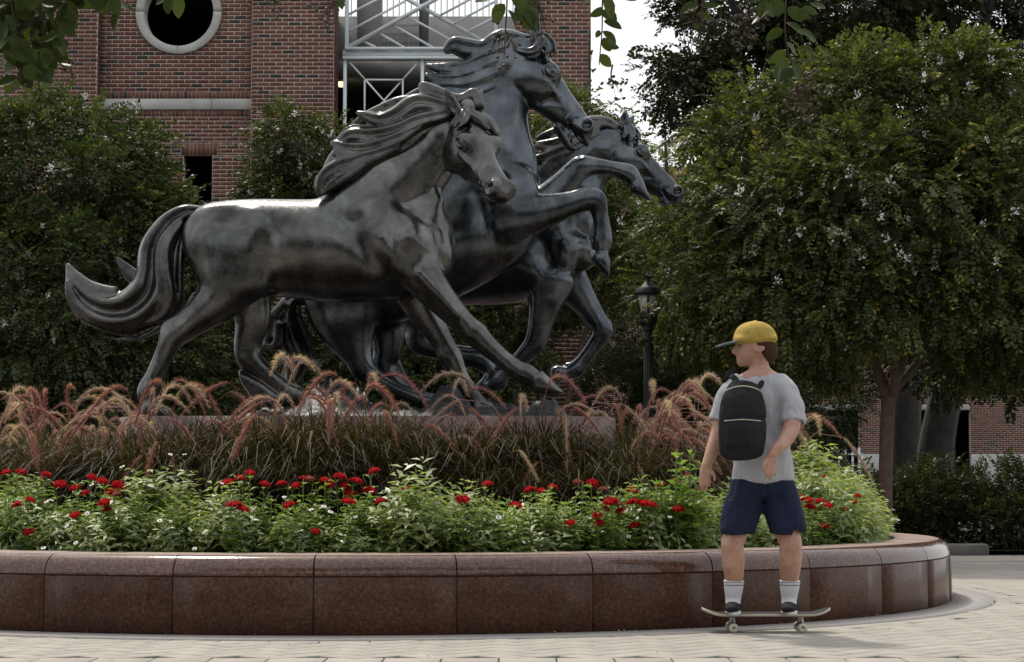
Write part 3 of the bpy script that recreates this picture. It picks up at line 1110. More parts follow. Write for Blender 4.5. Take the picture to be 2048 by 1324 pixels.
# ================================================================== nearest horse
X1 = Px(15.5)
horse_near = thing('horse_statue', 'nearest bronze horse galloping on the plinth with its head turned to the viewer', 'horse statue', (-1.6, 15.5, 1.47), 'galloping bronze horses')
S = Sculpt(HG)
X1.limb(S, [(428, 482, 80, 66), (470, 486, 88, 80), (520, 492, 95, 84), (600, 499, 100, 90), (680, 502, 104, 94), (760, 498, 103, 90), (815, 484, 98, 80), (858, 468, 74, 56)], k=.05)
X1.limb(S, [(740, 428, 104, 72, 0), (790, 368, 88, 60, -.03), (845, 308, 76, 48, -.05), (893, 264, 56, 36, -.07), (922, 242, 42, 28, -.08)], k=.10)
# rump and flank masses
X1.ball(S, 432, 470, 66, 62, 44, -.12, k=.06)
X1.ball(S, 432, 470, 66, 62, 44, .14, k=.06)
X1.ball(S, 505, 452, 40, 34, 24, -.22, 20, k=.08)              # hip
X1.soft(S, [(440, 450, 39.0, 5.6), (478, 452, 36.0, 5.6)])   # hollow of the croup
X1.soft(S, [(560, 455, 17.1, 3.3), (548, 500, 22.8, 4.3), (538, 560, 25.7, 4.3)])   # flank crease
# shoulder
X1.limb(S, [(705, 395, 42, 22, -.20), (755, 440, 48, 26, -.24), (805, 482, 48, 30, -.26)], k=.07)
X1.ball(S, 826, 492, 44, 44, 34, -.22, k=.04)
X1.ball(S, 775, 525, 62, 40, 34, -.22, 35, k=.06)             # triceps
X1.soft(S, [(728, 450, 17.1, 3.3), (752, 510, 20.0, 3.9), (795, 565, 22.8, 4.3)])
X1.soft(S, [(790, 455, 17.1, 3.3), (800, 500, 17.1, 3.3), (792, 530, 17.1, 3.3)])
X1.ball(S, 878, 505, 30, 48, 30, -.13, k=.035)
X1.ball(S, 882, 508, 28, 46, 30, .13, k=.035)
X1.soft(S, [(902, 450, 14.2, 2.8), (898, 500, 17.1, 3.3), (884, 545, 17.1, 3.3)])
X1.soft(S, [(868, 420, 20.0, 3.9), (858, 452, 22.8, 4.3), (850, 478, 20.0, 3.9)])
# modelling of the near flank: hollows and swellings
for rows in ([(452, 456, 30, 9), (482, 458, 26, 8)], [(430, 500, 46, -6), (450, 530, 40, -5)], [(548, 470, 20, 4), (540, 520, 26, 8), (532, 566, 24, 8)], [(600, 470, 60, -4), (680, 480, 60, -4)],
             [(668, 446, 18, 4), (700, 466, 20, 8), (745, 520, 20, 9), (795, 572, 18, 8)], [(770, 495, 32, -8), (790, 520, 30, -8)], [(803, 452, 13, 6), (793, 490, 13, 8), (806, 530, 13, 7)], [(832, 486, 26, -8), (838, 505, 24, -7)],
             [(690, 408, 40, -5), (740, 430, 40, -5)], [(850, 430, 24, 4), (800, 420, 26, 5), (765, 415, 24, 3)], [(880, 322, 17, 6), (845, 372, 20, 7), (815, 415, 18, 5)], [(800, 320, 30, -6), (760, 370, 34, -6)],
             [(842, 280, 18, 5), (800, 330, 22, 7), (755, 385, 20, 6)], [(505, 535, 30, -6), (515, 560, 28, -6)], [(470, 560, 18, 6), (490, 590, 16, 6)], [(858, 520, 10, 5), (838, 512, 10, 5)], [(866, 470, 14, 3), (862, 495, 12, 3)],
             [(405, 560, 22, -5), (420, 590, 18, -5)]):
    X1.soft(S, rows)
# neck muscles
X1.limb(S, [(872, 400, 16, 14, -.11), (850, 440, 22, 15, -.16)], k=.09)
X1.soft(S, [(880, 300, 20.0, 3.9), (840, 350, 25.7, 4.3), (812, 410, 25.7, 4.3)])
X1.soft(S, [(845, 275, 22.8, 4.3), (790, 330, 25.7, 4.3), (745, 380, 22.8, 4.3)])
# near foreleg, reaching forward
X1.limb(S, [(822, 520, 48, 38, -.20), (852, 562, 39, 32, -.21), (885, 602, 31, 27, -.21), (922, 642, 25, 22, -.2), (950, 668, 25, 22, -.2), (975, 692, 21, 19, -.2),
            (1003, 716, 18, 16, -.2), (1030, 737, 19, 17, -.2), (1050, 748, 22, 19, -.2), (1070, 760, 18, 17, -.2)], k=.05)
X1.ball(S, 950, 665, 27, 23, 23, -.2, 40, k=.02)
X1.limb(S, [(838, 545, 10, 12, -.33), (878, 590, 10, 10, -.31), (915, 630, 6, 8, -.28)], k=.04)
X1.soft(S, [(870, 612, 14.2, 2.8), (905, 648, 11.4, 2.2), (935, 670, 8.6, 1.7)])
X1.slab(S, [(1060, 750), (1084, 740), (1131, 787), (1110, 791), (1065, 786)], 21, -.2, 5, k=.012)
# far foreleg, planted
X1.limb(S, [(818, 560, 48, 36, .20), (842, 612, 36, 28, .22), (868, 655, 27, 23, .22), (888, 690, 23, 20, .22), (903, 716, 23, 20, .22), (918, 748, 18, 16, .22),
            (940, 785, 16, 15, .22), (954, 806, 19, 17, .22), (968, 816, 17, 16, .22)], k=.05)
X1.ball(S, 897, 708, 24, 24, 21, .22, 55, k=.02)
X1.slab(S, [(945, 806), (978, 802), (1016, 838), (940, 839)], 20, .22, 4, k=.012)
# near hind leg, stretched back
X1.limb(S, [(445, 490, 76, 46, -.14), (455, 548, 68, 46, -.16), (443, 590, 52, 38, -.17), (408, 624, 37, 28, -.17), (372, 652, 29, 23, -.16), (346, 676, 24, 20, -.15),
            (327, 712, 19, 16, -.14), (308, 752, 17, 16, -.13), (294, 782, 20, 18, -.13), (300, 806, 17, 17, -.13)], k=.05)
X1.limb(S, [(385, 590, 5, 10, -.17), (362, 628, 7, 9, -.16), (333, 652, 12, 11, -.15), (328, 668, 11, 11, -.15)], k=.025)     # hamstring to the point of the hock
X1.soft(S, [(372, 640, 11.4, 2.2), (350, 680, 11.4, 2.2), (330, 725, 8.6, 1.7)])
X1.ball(S, 500, 560, 42, 48, 30, -.17, 30, k=.06)              # stifle
X1.soft(S, [(400, 505, 20.0, 3.9), (405, 545, 22.8, 4.3), (420, 580, 20.0, 3.9)])
X1.slab(S, [(284, 802), (316, 797), (348, 836), (282, 838)], 20, -.13, 4, k=.012)
# far hind leg, folded behind the body
X1.limb(S, [(480, 560, 60, 40, .20), (505, 630, 38, 30, .22), (495, 690, 28, 22, .22), (500, 718, 26, 20, .22), (535, 750, 19, 17, .22), (570, 778, 18, 16, .22), (592, 792, 21, 18, .22),
            (570, 800, 17, 16, .22)], k=.05)
X1.slab(S, [(474, 736), (526, 762), (575, 798), (545, 820), (505, 800), (480, 764)], 20, .22, 4, k=.012)
W1, eyes1, _, fine1 = head(S, P(936, 221, 15.5 - .20), .95, R(48), R(58), R(-1), 0, wid=1.17,
                    ears=((-.19, .13, .10, .6, .1, .9), (-.17, .17, .02, .6, .1, .9)))
S.build('body', BRZ1, horse_near, 14, fine1)
add_eyes(horse_near, eyes1)
# tail: one heavy swept mass cut by long grooves
S = Sculpt(HG)
seg_lock(S, X1, [(400, 424, 15, 15, 0), (368, 430, 24, 22, 0), (338, 458, 36, 28, 0), (318, 500, 46, 30, -.02), (313, 548, 48, 32, -.04), (300, 592, 56, 32, -.06), (262, 622, 54, 30, -.06), (215, 624, 46, 26, -.04),
                  (172, 602, 34, 20, -.02), (146, 566, 17, 12, 0), (136, 534, 5, 5, .02)], .055, 4, .3, .35, .03)
seg_lock(S, X1, [(355, 450, 14, 14, -.08), (330, 490, 18, 15, -.12), (328, 540, 20, 16, -.15), (332, 590, 22, 16, -.15), (322, 625, 18, 14, -.12), (280, 645, 12, 10, -.1)], .03, 3, 0, .5, .02)
seg_lock(S, X1, [(225, 590, 16, 14, -.06), (180, 580, 18, 14, -.05), (152, 556, 13, 10, -.03), (135, 528, 4, 4, 0)], .02, 2, 0, .2, .02)
seg_lock(S, X1, [(205, 648, 12, 12, -.06), (165, 625, 14, 12, -.07), (142, 590, 10, 9, -.07), (134, 562, 4, 4, -.06)], .02, 2, 0, .2, .015)
seg_lock(S, X1, [(275, 560, 16, 14, .05), (258, 545, 14, 12, .05), (245, 530, 9, 8, .05), (235, 516, 3.5, 4, .05)], .015, 2, 0, .2, .02)
S.build('tail', BRZ_HAIR, horse_near)
# mane: swept locks, each grooved
S = Sculpt(HG)
seg_lock(S, X1, [(958, 212, 12, 14, -.20), (948, 188, 12, 14, -.17), (925, 200, 14, 18, -.16), (895, 200, 19, 20, -.13), (868, 190, 23, 20, -.10), (848, 174, 12, 14, -.08), (842, 168, 5, 7, -.08)], .03, 3, 0, .3)
seg_lock(S, X1, [(915, 225, 16, 20, -.17), (872, 215, 24, 24, -.14), (832, 212, 28, 24, -.12), (798, 232, 26, 22, -.12), (762, 242, 20, 18, -.12), (730, 232, 12, 12, -.12), (714, 225, 4, 5, -.12)], .04, 4, .5, .5)
seg_lock(S, X1, [(890, 232, 18, 20, -.18), (842, 246, 24, 24, -.17), (795, 268, 27, 24, -.16), (745, 274, 24, 22, -.15), (704, 270, 18, 16, -.14), (676, 284, 7, 8, -.14)], .04, 4, .2, .6)
seg_lock(S, X1, [(835, 258, 18, 18, -.19), (790, 288, 24, 22, -.19), (742, 302, 24, 22, -.18), (704, 300, 20, 18, -.17), (676, 292, 13, 13, -.16), (664, 286, 5, 6, -.16)], .045, 4, .9, .6)
seg_lock(S, X1, [(790, 295, 16, 16, -.22), (742, 318, 19, 18, -.22), (700, 318, 16, 16, -.21), (672, 306, 10, 10, -.2)], .03, 3, .4, .6)
seg_lock(S, X1, [(760, 308, 16, 16, -.2), (715, 326, 22, 20, -.2), (678, 338, 24, 22, -.19), (652, 352, 18, 18, -.18), (640, 374, 12, 13, -.17), (641, 393, 4, 5, -.17)], .045, 4, .1, .5)
seg_lock(S, X1, [(735, 325, 12, 12, -.25), (700, 350, 14, 14, -.25), (668, 368, 14, 14, -.24), (646, 388, 5, 6, -.22)], .03, 3, .6, .5)
seg_lock(S, X1, [(860, 215, 18, 16, .08), (810, 210, 20, 16, .1), (765, 222, 16, 14, .12), (725, 240, 12, 12, .12), (690, 268, 5, 6, .12)], .03, 3, .6, .4)
X1.limb(S, [(800, 270, 30, 20, -.08), (740, 290, 36, 24, -.08), (690, 322, 34, 24, -.06), (660, 355, 22, 20, -.06)], k=.04)
S.build('mane', BRZ_HAIR, horse_near)
# forelock draped over the brow
S = Sculpt(.0065)


def fl(rows, amp=.018, cnt=3):
    rows = np.array(rows, float)
    S.limb([W1(*q[:3]) for q in rows], rows[:, 3] * .95, rows[:, 4] * .965, W1(0, 1, 0) - W1(0, 0, 0), k=.012, groove=(.13, cnt * .6, .3, .2), sub=5)


S.ball(W1(-.02, .02, 0), .075, k=.03)
fl([(.0, .0, 0, .055, .04), (.08, .015, -.06, .06, .045), (.17, .012, -.11, .055, .045), (.25, -.005, -.145, .04, .035), (.29, -.02, -.16, .012, .012)])
fl([(.0, .01, .02, .055, .04), (.09, .022, .01, .055, .04), (.17, .018, -.04, .045, .035), (.25, .01, -.08, .022, .02)])
fl([(.02, .01, .04, .045, .03), (.09, .025, .08, .042, .028), (.15, .005, .125, .035, .026), (.20, -.04, .165, .014, .014)])
fl([(.05, .01, .05, .035, .025), (.13, .028, .07, .034, .024), (.19, .02, .10, .028, .02), (.23, -.01, .145, .010, .010)])
fl([(.08, .02, .09, .03, .022), (.12, -.005, .13, .028, .022), (.15, -.05, .165, .02, .018), (.16, -.09, .175, .008, .010)])
S.build('forelock', BRZ1, horse_near, 1)

# ================================================================== middle horse
X2 = Px(16.5)
horse_mid = thing('horse_statue', 'tallest bronze horse, leaping in the middle with both forelegs folded high', 'horse statue', (-.6, 16.5, 1.47), 'galloping bronze horses')
S = Sculpt(HG)
X2.limb(S, [(700, 585, 86, 62), (745, 568, 92, 72), (800, 545, 95, 78), (860, 515, 98, 82), (920, 478, 104, 82), (970, 438, 106, 76), (1005, 405, 88, 58)], k=.05)
X2.limb(S, [(960, 410, 112, 70), (972, 335, 96, 58), (984, 262, 78, 50), (998, 195, 60, 42), (1022, 135, 48, 36), (1044, 100, 38, 30)], k=.09)
X2.limb(S, [(1040, 240, 9, 13, -.03), (1056, 300, 12, 16, -.04), (1060, 365, 20, 22, -.05)], k=.04)
X2.soft(S, [(1045, 215, 17.1, 3.3), (1035, 275, 22.8, 4.3), (1030, 330, 22.8, 4.3)])
X2.soft(S, [(1010, 150, 20.0, 3.9), (985, 215, 25.7, 4.3), (975, 280, 22.8, 4.3)])
X2.ball(S, 1040, 375, 34, 52, 36, -.16, -35, k=.05)
X2.ball(S, 1000, 425, 62, 50, 34, -.2, k=.06)
X2.soft(S, [(1020, 330, 14.2, 2.8), (1048, 362, 17.1, 3.3), (1064, 392, 14.2, 2.8)])
for rows in ([(1000, 170, 24, 6), (978, 240, 28, 8), (962, 310, 26, 6)], [(1028, 200, 20, -6), (1018, 270, 26, -7), (1022, 330, 26, -6)], [(1000, 380, 40, -7), (1020, 410, 30, -7)], [(960, 400, 20, 7), (985, 450, 20, 8), (1020, 478, 18, 6)],
             [(1035, 355, 14, 6), (1010, 372, 16, 7), (985, 372, 16, 5)], [(900, 500, 40, -6), (930, 490, 40, -6)], [(1060, 300, 14, -5), (1056, 350, 18, -6)]):
    X2.soft(S, rows)
# near foreleg folded
X2.limb(S, [(1000, 432, 60, 40, -.2), (1050, 430, 44, 33, -.22), (1095, 421, 34, 27, -.23), (1140, 408, 26, 22, -.23), (1172, 399, 24, 21, -.23), (1193, 403, 22, 21, -.23), (1200, 428, 17, 16, -.22),
            (1205, 455, 17, 16, -.21), (1206, 480, 20, 18, -.2), (1205, 497, 15, 15, -.2)], k=.04)
X2.ball(S, 1190, 396, 22, 20, 21, -.23, 30, k=.02)
X2.ball(S, 1190, 492, 7, 9, 8, -.2, k=.01)
X2.slab(S, [(1180, 517), (1192, 505), (1214, 502), (1223, 522), (1219, 559), (1200, 543)], 20, -.2, 4, k=.012)
# far foreleg folded, reaching further
X2.limb(S, [(1050, 432, 48, 36, .18), (1090, 404, 36, 29, .2), (1122, 374, 29, 24, .2), (1148, 346, 25, 21, .2), (1166, 334, 24, 20, .2), (1192, 333, 18, 16, .2), (1225, 337, 15, 14, .2), (1256, 346, 19, 17, .2), (1270, 360, 15, 15, .2)], k=.04)
X2.ball(S, 1160, 331, 23, 19, 20, .2, -20, k=.02)
X2.slab(S, [(1260, 366), (1286, 358), (1304, 405), (1262, 386)], 19, .2, 3, k=.012)
# hind legs
X2.limb(S, [(690, 575, 88, 50, -.14), (690, 625, 74, 46, -.15), (700, 670, 50, 34, -.15), (715, 710, 30, 24, -.15), (728, 738, 25, 20, -.15), (770, 770, 19, 16, -.16), (830, 796, 17, 15, -.17), (885, 812, 20, 17, -.17), (912, 824, 17, 16, -.17)], k=.05)
X2.slab(S, [(898, 815), (928, 812), (955, 838), (892, 840)], 19, -.17, 4, k=.012)
X2.limb(S, [(740, 600, 70, 44, .16), (770, 650, 44, 34, .18), (775, 700, 30, 24, .18), (768, 735, 24, 19, .18), (800, 775, 18, 16, .18), (840, 810, 18, 16, .18)], k=.05)
W2, eyes2, M2, fine2 = head(S, P(1065.7, 74.9, 16.5), 229 * 16.5 / F_PX, R(53.8), R(-3), 0, 1.0,
                     ears=((-.15, .135, .0, .5, .0, .9), None))
# far ear, folded back
S.build('body', BRZ2, horse_mid, 14, fine2)
add_eyes(horse_mid, eyes2)
S = Sculpt(HG)
seg_lock(S, X2, [(1046, 85, 20, 20, 0), (1005, 80, 24, 22, 0), (968, 100, 22, 20, -.02), (935, 98, 24, 20, -.02), (910, 90, 19, 17, -.02), (893, 100, 9, 10, -.02)], .03, 3, 0, .3)
seg_lock(S, X2, [(1015, 110, 26, 22, -.02), (970, 126, 24, 22, -.04), (930, 138, 18, 18, -.05), (892, 138, 14, 14, -.05), (864, 134, 8, 9, -.04), (850, 130, 3, 4, -.04)], .035, 3, .5, .4)
seg_lock(S, X2, [(1000, 140, 22, 20, -.05), (952, 160, 24, 22, -.07), (908, 165, 20, 18, -.07), (872, 158, 12, 12, -.06), (852, 150, 5, 6, -.05)], .035, 3, .9, .5)
seg_lock(S, X2, [(985, 170, 20, 18, -.06), (935, 185, 24, 22, -.08), (885, 182, 20, 18, -.08), (840, 190, 16, 15, -.06), (795, 212, 12, 12, -.04), (740, 232, 8, 9, 0), (695, 262, 4, 5, 0)], .035, 3, .2, .4)
seg_lock(S, X2, [(950, 215, 26, 20, -.05), (900, 220, 26, 20, -.05), (850, 225, 22, 18, -.02), (790, 240, 12, 12, 0)], .03, 3, .2, .4)
S.build('mane', BRZ2, horse_mid)
S = Sculpt(.0065)


def fl2(rows, amp=.018, cnt=3):
    rows = np.array(rows, float); L_ = 229 * 16.5 / F_PX
    S.limb([W2(*q[:3]) for q in rows], rows[:, 3] * L_, rows[:, 4] * L_, W2(0, 0, 1) - W2(0, 0, 0), k=.012, groove=(.13, cnt * .6, .3, .2), sub=5)


fl2([(.0, .02, .06, .05, .05), (.08, .0, .12, .05, .045), (.12, -.06, .16, .045, .04), (.11, -.13, .165, .04, .035), (.05, -.19, .15, .032, .03), (.0, -.22, .135, .012, .012)])
fl2([(.02, .03, .03, .05, .04), (.11, .035, .06, .045, .04), (.18, .02, .10, .034, .03), (.2, -.03, .14, .014, .014)])
fl2([(.0, .04, -.04, .05, .05), (.05, .09, -.06, .05, .04), (.12, .11, -.07, .045, .035), (.19, .085, -.07, .04, .03), (.22, .05, -.07, .015, .015)])
fl2([(.10, -.05, .15, .03, .03), (.16, -.08, .155, .03, .025), (.16, -.14, .16, .022, .02), (.12, -.18, .155, .008, .008)])
S.build('forelock', BRZ2, horse_mid, 1)
S = Sculpt(HG)
seg_lock(S, X2, [(612, 596, 12, 12, 0), (584, 600, 18, 18, 0), (572, 630, 28, 24, 0), (578, 675, 36, 26, 0), (592, 720, 34, 24, 0), (585, 756, 18, 16, 0), (570, 780, 6, 8, 0)], .045, 4, .3, .3)
seg_lock(S, X2, [(570, 610, 12, 12, -.06), (546, 640, 13, 12, -.08), (538, 672, 9, 9, -.08), (528, 692, 4, 4, -.08)], .02, 2, 0, .3)
seg_lock(S, X2, [(560, 650, 12, 12, -.1), (556, 685, 11, 10, -.11), (540, 695, 7, 7, -.11), (526, 688, 3, 4, -.11)], .02, 2, 0, .3)
S.build('tail', BRZ_HAIR, horse_mid)

# ================================================================== farthest horse
X3 = Px(17.4)
horse_far = thing('horse_statue', 'farthest bronze horse, its head stretched out low to the right behind the leaping one', 'horse statue', (.2, 17.4, 1.47), 'galloping bronze horses')
S = Sculpt(HG)
X3.limb(S, [(800, 545, 66, 56), (860, 540, 72, 64), (930, 532, 80, 68), (1000, 522, 88, 72), (1060, 508, 92, 72), (1110, 490, 82, 62), (1138, 480, 50, 44)], k=.05)
X3.limb(S, [(1078, 450, 100, 60), (1112, 392, 86, 50), (1150, 345, 68, 42), (1188, 312, 52, 36), (1222, 288, 38, 28)], k=.08)
X3.limb(S, [(1190, 372, 14, 16, -.02), (1182, 420, 20, 20, -.03), (1165, 460, 26, 26, -.05)], k=.05)
X3.ball(S, 1128, 505, 40, 58, 34, -.17, 70, k=.05)
X3.ball(S, 1160, 520, 22, 42, 26, -.10, 80, k=.035)
X3.ball(S, 1075, 545, 58, 38, 28, -.18, 20, k=.05)
X3.soft(S, [(1050, 470, 14.2, 2.8), (1085, 510, 20.0, 3.9), (1110, 560, 17.1, 3.3)])
X3.soft(S, [(1140, 470, 14.2, 2.8), (1152, 510, 17.1, 3.3), (1148, 560, 14.2, 2.8)])
X3.soft(S, [(1200, 330, 17.1, 3.3), (1160, 380, 22.8, 4.3), (1130, 430, 22.8, 4.3)])
X3.ball(S, 1100, 592, 22, 26, 22, -.2, k=.03)
for rows in ([(1080, 470, 18, 7), (1100, 520, 18, 8), (1080, 570, 18, 7)], [(1125, 495, 34, -8), (1130, 540, 30, -8)], [(1160, 470, 16, 6), (1150, 520, 14, 7), (1138, 570, 14, 6)], [(1190, 325, 18, 6), (1150, 375, 22, 8), (1120, 425, 20, 6)],
             [(1170, 385, 22, -6), (1150, 430, 24, -6)], [(1040, 540, 34, -7), (1075, 560, 30, -7)], [(1000, 500, 40, 5), (1030, 470, 30, 5)]):
    X3.soft(S, rows)
# near foreleg folded back
X3.limb(S, [(1100, 560, 50, 36, -.16), (1090, 610, 34, 27, -.17), (1080, 650, 25, 21, -.17), (1072, 682, 23, 20, -.17), (1062, 697, 21, 19, -.17), (1038, 720, 16, 15, -.17), (1008, 745, 15, 14, -.17), (988, 762, 18, 16, -.17), (972, 770, 15, 15, -.17)], k=.04)
X3.slab(S, [(948, 770), (968, 754), (985, 776), (958, 790)], 18, -.17, 3, k=.012)
# far foreleg, raised and bent
X3.limb(S, [(1140, 565, 40, 30, .14), (1170, 606, 28, 24, .16), (1193, 640, 22, 20, .16), (1206, 662, 21, 19, .16), (1188, 692, 16, 14, .16), (1167, 720, 15, 13, .16), (1152, 738, 18, 16, .16), (1134, 748, 14, 14, .16)], k=.035)
X3.ball(S, 1205, 658, 20, 22, 19, .16, k=.02)
X3.ball(S, 1133, 729, 6, 5, 6, .16, k=.01)
X3.slab(S, [(1098, 750), (1100, 735), (1116, 729), (1136, 738), (1138, 758), (1118, 768), (1102, 764)], 17, .16, 4, k=.012)
# hind legs folded under
X3.limb(S, [(820, 560, 70, 46, -.12), (835, 610, 54, 38, -.14), (842, 650, 34, 27, -.14), (838, 682, 25, 20, -.14), (880, 700, 20, 17, -.14), (925, 712, 20, 17, -.14), (960, 718, 22, 18, -.14), (985, 740, 17, 16, -.14), (1000, 768, 15, 15, -.14)], k=.05)
X3.limb(S, [(800, 570, 60, 40, .14), (790, 640, 38, 28, .16), (770, 690, 26, 20, .16), (790, 740, 18, 16, .16), (815, 790, 18, 16, .16)], k=.05)
W3, eyes3, M3, fine3 = head(S, P(1245, 250.5, 17.4), 190 * 17.4 / F_PX, R(46), R(1), 0, 0,
                     ears=((-.13, .14, .02, -.6, .1, .8), (-.05, .2, .0)))
S.build('body', BRZ2, horse_far, 14, fine3)
add_eyes(horse_far, eyes3)
S = Sculpt(HG)
seg_lock(S, X3, [(1235, 258, 10, 12, 0), (1212, 248, 15, 16, 0), (1182, 250, 19, 18, 0), (1150, 262, 20, 18, -.02), (1118, 266, 16, 15, -.02), (1088, 272, 9, 10, -.02), (1072, 278, 4, 5, -.02)], .035, 3, .2, .4)
seg_lock(S, X3, [(1195, 268, 14, 14, -.05), (1150, 284, 20, 18, -.08), (1108, 292, 18, 17, -.08), (1076, 290, 8, 9, -.06)], .04, 3, .7, .5)
seg_lock(S, X3, [(1160, 290, 14, 14, -.1), (1118, 310, 18, 17, -.11), (1085, 318, 14, 14, -.1), (1062, 318, 6, 7, -.1)], .035, 3, .2, .5)
seg_lock(S, X3, [(1118, 318, 13, 13, -.12), (1092, 342, 15, 15, -.13), (1068, 365, 14, 13, -.12), (1050, 372, 6, 7, -.1)], .035, 3, .2, .5)
S.build('mane', BRZ_HAIR, horse_far)
S = Sculpt(.0065)
L3 = 190 * 17.4 / F_PX


def fl3(rows, amp=.016, cnt=3):
    rows = np.array(rows, float)
    S.limb([W3(*q[:3]) for q in rows], rows[:, 3] * L3, rows[:, 4] * L3, W3(0, 0, 1) - W3(0, 0, 0), k=.012, groove=(.13, cnt * .6, .3, .2), sub=5)


fl3([(.02, .02, .05, .04, .04), (.10, .015, .10, .045, .04), (.17, -.03, .145, .04, .035), (.19, -.09, .16, .018, .018)])
fl3([(.05, .0, .10, .035, .035), (.10, -.05, .145, .04, .03), (.12, -.11, .16, .02, .02)])
fl3([(.02, .02, -.02, .05, .04), (.12, .04, .0, .05, .04), (.2, .035, .05, .035, .03), (.24, .0, .11, .014, .014)])
S.build('forelock', BRZ2, horse_far, 1)
del S
# ------------------------------------------------------------------ brick building behind (31 m) and the far one (63 m)
BP, BH = .2032, .0677                  # brick pitch along and up
YB1 = 31.0


def brick_mat(name, reds, dark):
    m, nt, b = material(name)
    oi = N(nt, 'ShaderNodeObjectInfo'); at = N(nt, 'ShaderNodeAttribute', attribute_name='tint')
    sm = N(nt, 'ShaderNodeMath', operation='ADD'); nt.links.new(oi.outputs['Random'], sm.inputs[0]); nt.links.new(at.outputs['Fac'], sm.inputs[1])
    fr = N(nt, 'ShaderNodeMath', operation='FRACT'); nt.links.new(sm.outputs[0], fr.inputs[0])
    r = ramp(nt, fr.outputs[0], [(0, reds[0]), (.45, reds[1]), (.885, reds[2]), (.895, dark), (1, tuple(c * .7 for c in dark))])
    gp = N(nt, 'ShaderNodeNewGeometry').outputs['Position']
    n1 = noise(nt, 16, 4, .7, gp); n2 = noise(nt, .5, 4, .6, gp)
    r1 = ramp(nt, n1.outputs[0], [(.3, (.72,) * 3), (.7, (1.2,) * 3)]); r2 = ramp(nt, n2.outputs[0], [(.3, (.82, .82, .84)), (.7, (1.1,) * 3)])
    c = mixc(nt, 1, mixc(nt, 1, r.outputs[0], r1.outputs[0], 'MULTIPLY').outputs[0], r2.outputs[0], 'MULTIPLY')
    nt.links.new(c.outputs[0], b.inputs['Base Color'])
    b.inputs['Roughness'].default_value = .85
    bump(nt, n1.outputs[0], .4, .01, b)
    return m


BRICK = brick_mat('red_brick', ((.105, .040, .030), (.145, .056, .041), (.185, .076, .056)), (.042, .037, .040))
MORT = plain('cream_mortar', (.44, .365, .295), .9, 0, .12, 5, .3)
STONE = plain('pale_limestone', (.40, .395, .365), .75, 0, .2, 2.2, .25)
STEEL = plain('white_painted_steel', (.56, .60, .62), .45, 0, .06, 3)
ROOM_SHADE = plain('room_shade', (.018, .017, .016), .9)  # near-black: the shade inside the openings is put into the colour
CONCRETE = plain('grey_concrete', (.20, .195, .185), .85, 0, .25, 1.5, .3)

bricks1 = []                            # every brick: (x0, x1, z0, z1, y_front, proud, rot)  rot: None | 'soldier'
mort1 = MB()


def XZ(u, v, Y, vx=100):
    return P(u, vx, Y)[0], P(1024, v, Y)[2]


def brick_wall(store, mort, x0, x1, z0, z1, y, holes=(), depth=.30, zoff=0.0):
    """running bond between x0..x1, z0..z1 facing the camera; holes: functions z -> list of (xa, xb)"""
    k0 = int(math.floor((z0 - zoff) / BH)); k1 = int(math.ceil((z1 - zoff) / BH))
    for k in range(k0, k1):
        za, zb = max(z0, zoff + k * BH), min(z1, zoff + (k + 1) * BH)
        if zb - za < .02: continue
        spans = [(x0, x1)]
        for h in holes:
            cut = h(.5 * (za + zb))
            if cut is None: continue
            a, b = cut
            spans = [s for t in spans for s in ((t[0], min(t[1], a)), (max(t[0], b), t[1])) if s[1] - s[0] > .02]
        for a, b in spans:
            mort.box((a, y + .006, za), (b, y + depth, zb))
            sft = (k % 2) * .5 * BP
            i0 = int(math.floor((a - x0 - sft) / BP)); i1 = int(math.ceil((b - x0 - sft) / BP))
            for i in range(i0, i1 + 1):
                xa, xb = max(a, x0 + sft + i * BP), min(b, x0 + sft + (i + 1) * BP)
                if xb - xa < .03: continue
                store.append((xa + .009, xb - .009, za + .009, zb - .009, y))


def soldier(store, mort, x0, x1, z0, z1, y, skew=0.0, depth=.30):
    mort.box((x0, y + .006, z0), (x1, y + depth, z1))
    n = int(round((x1 - x0) / BH))
    for i in range(n):
        w_ = (x1 - x0) / n
        store.append((x0 + i * w_ + .005, x0 + (i + 1) * w_ - .005, z0 + .006, z1 - .006, y, skew * ((i + .5) / n - .5)))


zt1 = XZ(0, -70, YB1)[1]
xA0, xA1 = XZ(-420, 0, YB1)[0], XZ(195, 0, YB1)[0]
xB0, xB1 = xA1, XZ(503, 0, YB1)[0]
xC1 = XZ(668, 0, YB1)[0]
xD0, xD1 = XZ(1030, 0, YB1)[0], XZ(1182, 0, YB1)[0]
yB = YB1 + .17
brick_wall(bricks1, mort1, xA0, xA1, 0, zt1, YB1, depth=.5)
brick_wall(bricks1, mort1, xB1, xC1, 0, zt1, YB1, depth=.75)
brick_wall(bricks1, mort1, xD0, xD1, 0, zt1, YB1, depth=.75)
pcx, pcz = XZ(353, 19, YB1)
pr_o, pr_i = 88 * YB1 / F_PX, 71 * YB1 / F_PX
zb0, zb1 = XZ(0, 216, YB1)[1], XZ(0, 193.5, YB1)[1]          # stone band
zs1 = zb1 + BH * 3 * .62; zs0 = zb0 - BH * 3 * .55
wx0, wx1 = XZ(366, 0, YB1)[0], XZ(424, 0, YB1)[0]
wz1 = XZ(0, 307, YB1)[1]; wa1 = XZ(0, 282, YB1)[1]


def hole_port(z):
    d = z - pcz; q = (pr_o - .06) ** 2 - d * d
    return (pcx - math.sqrt(q), pcx + math.sqrt(q)) if q > 0 else None


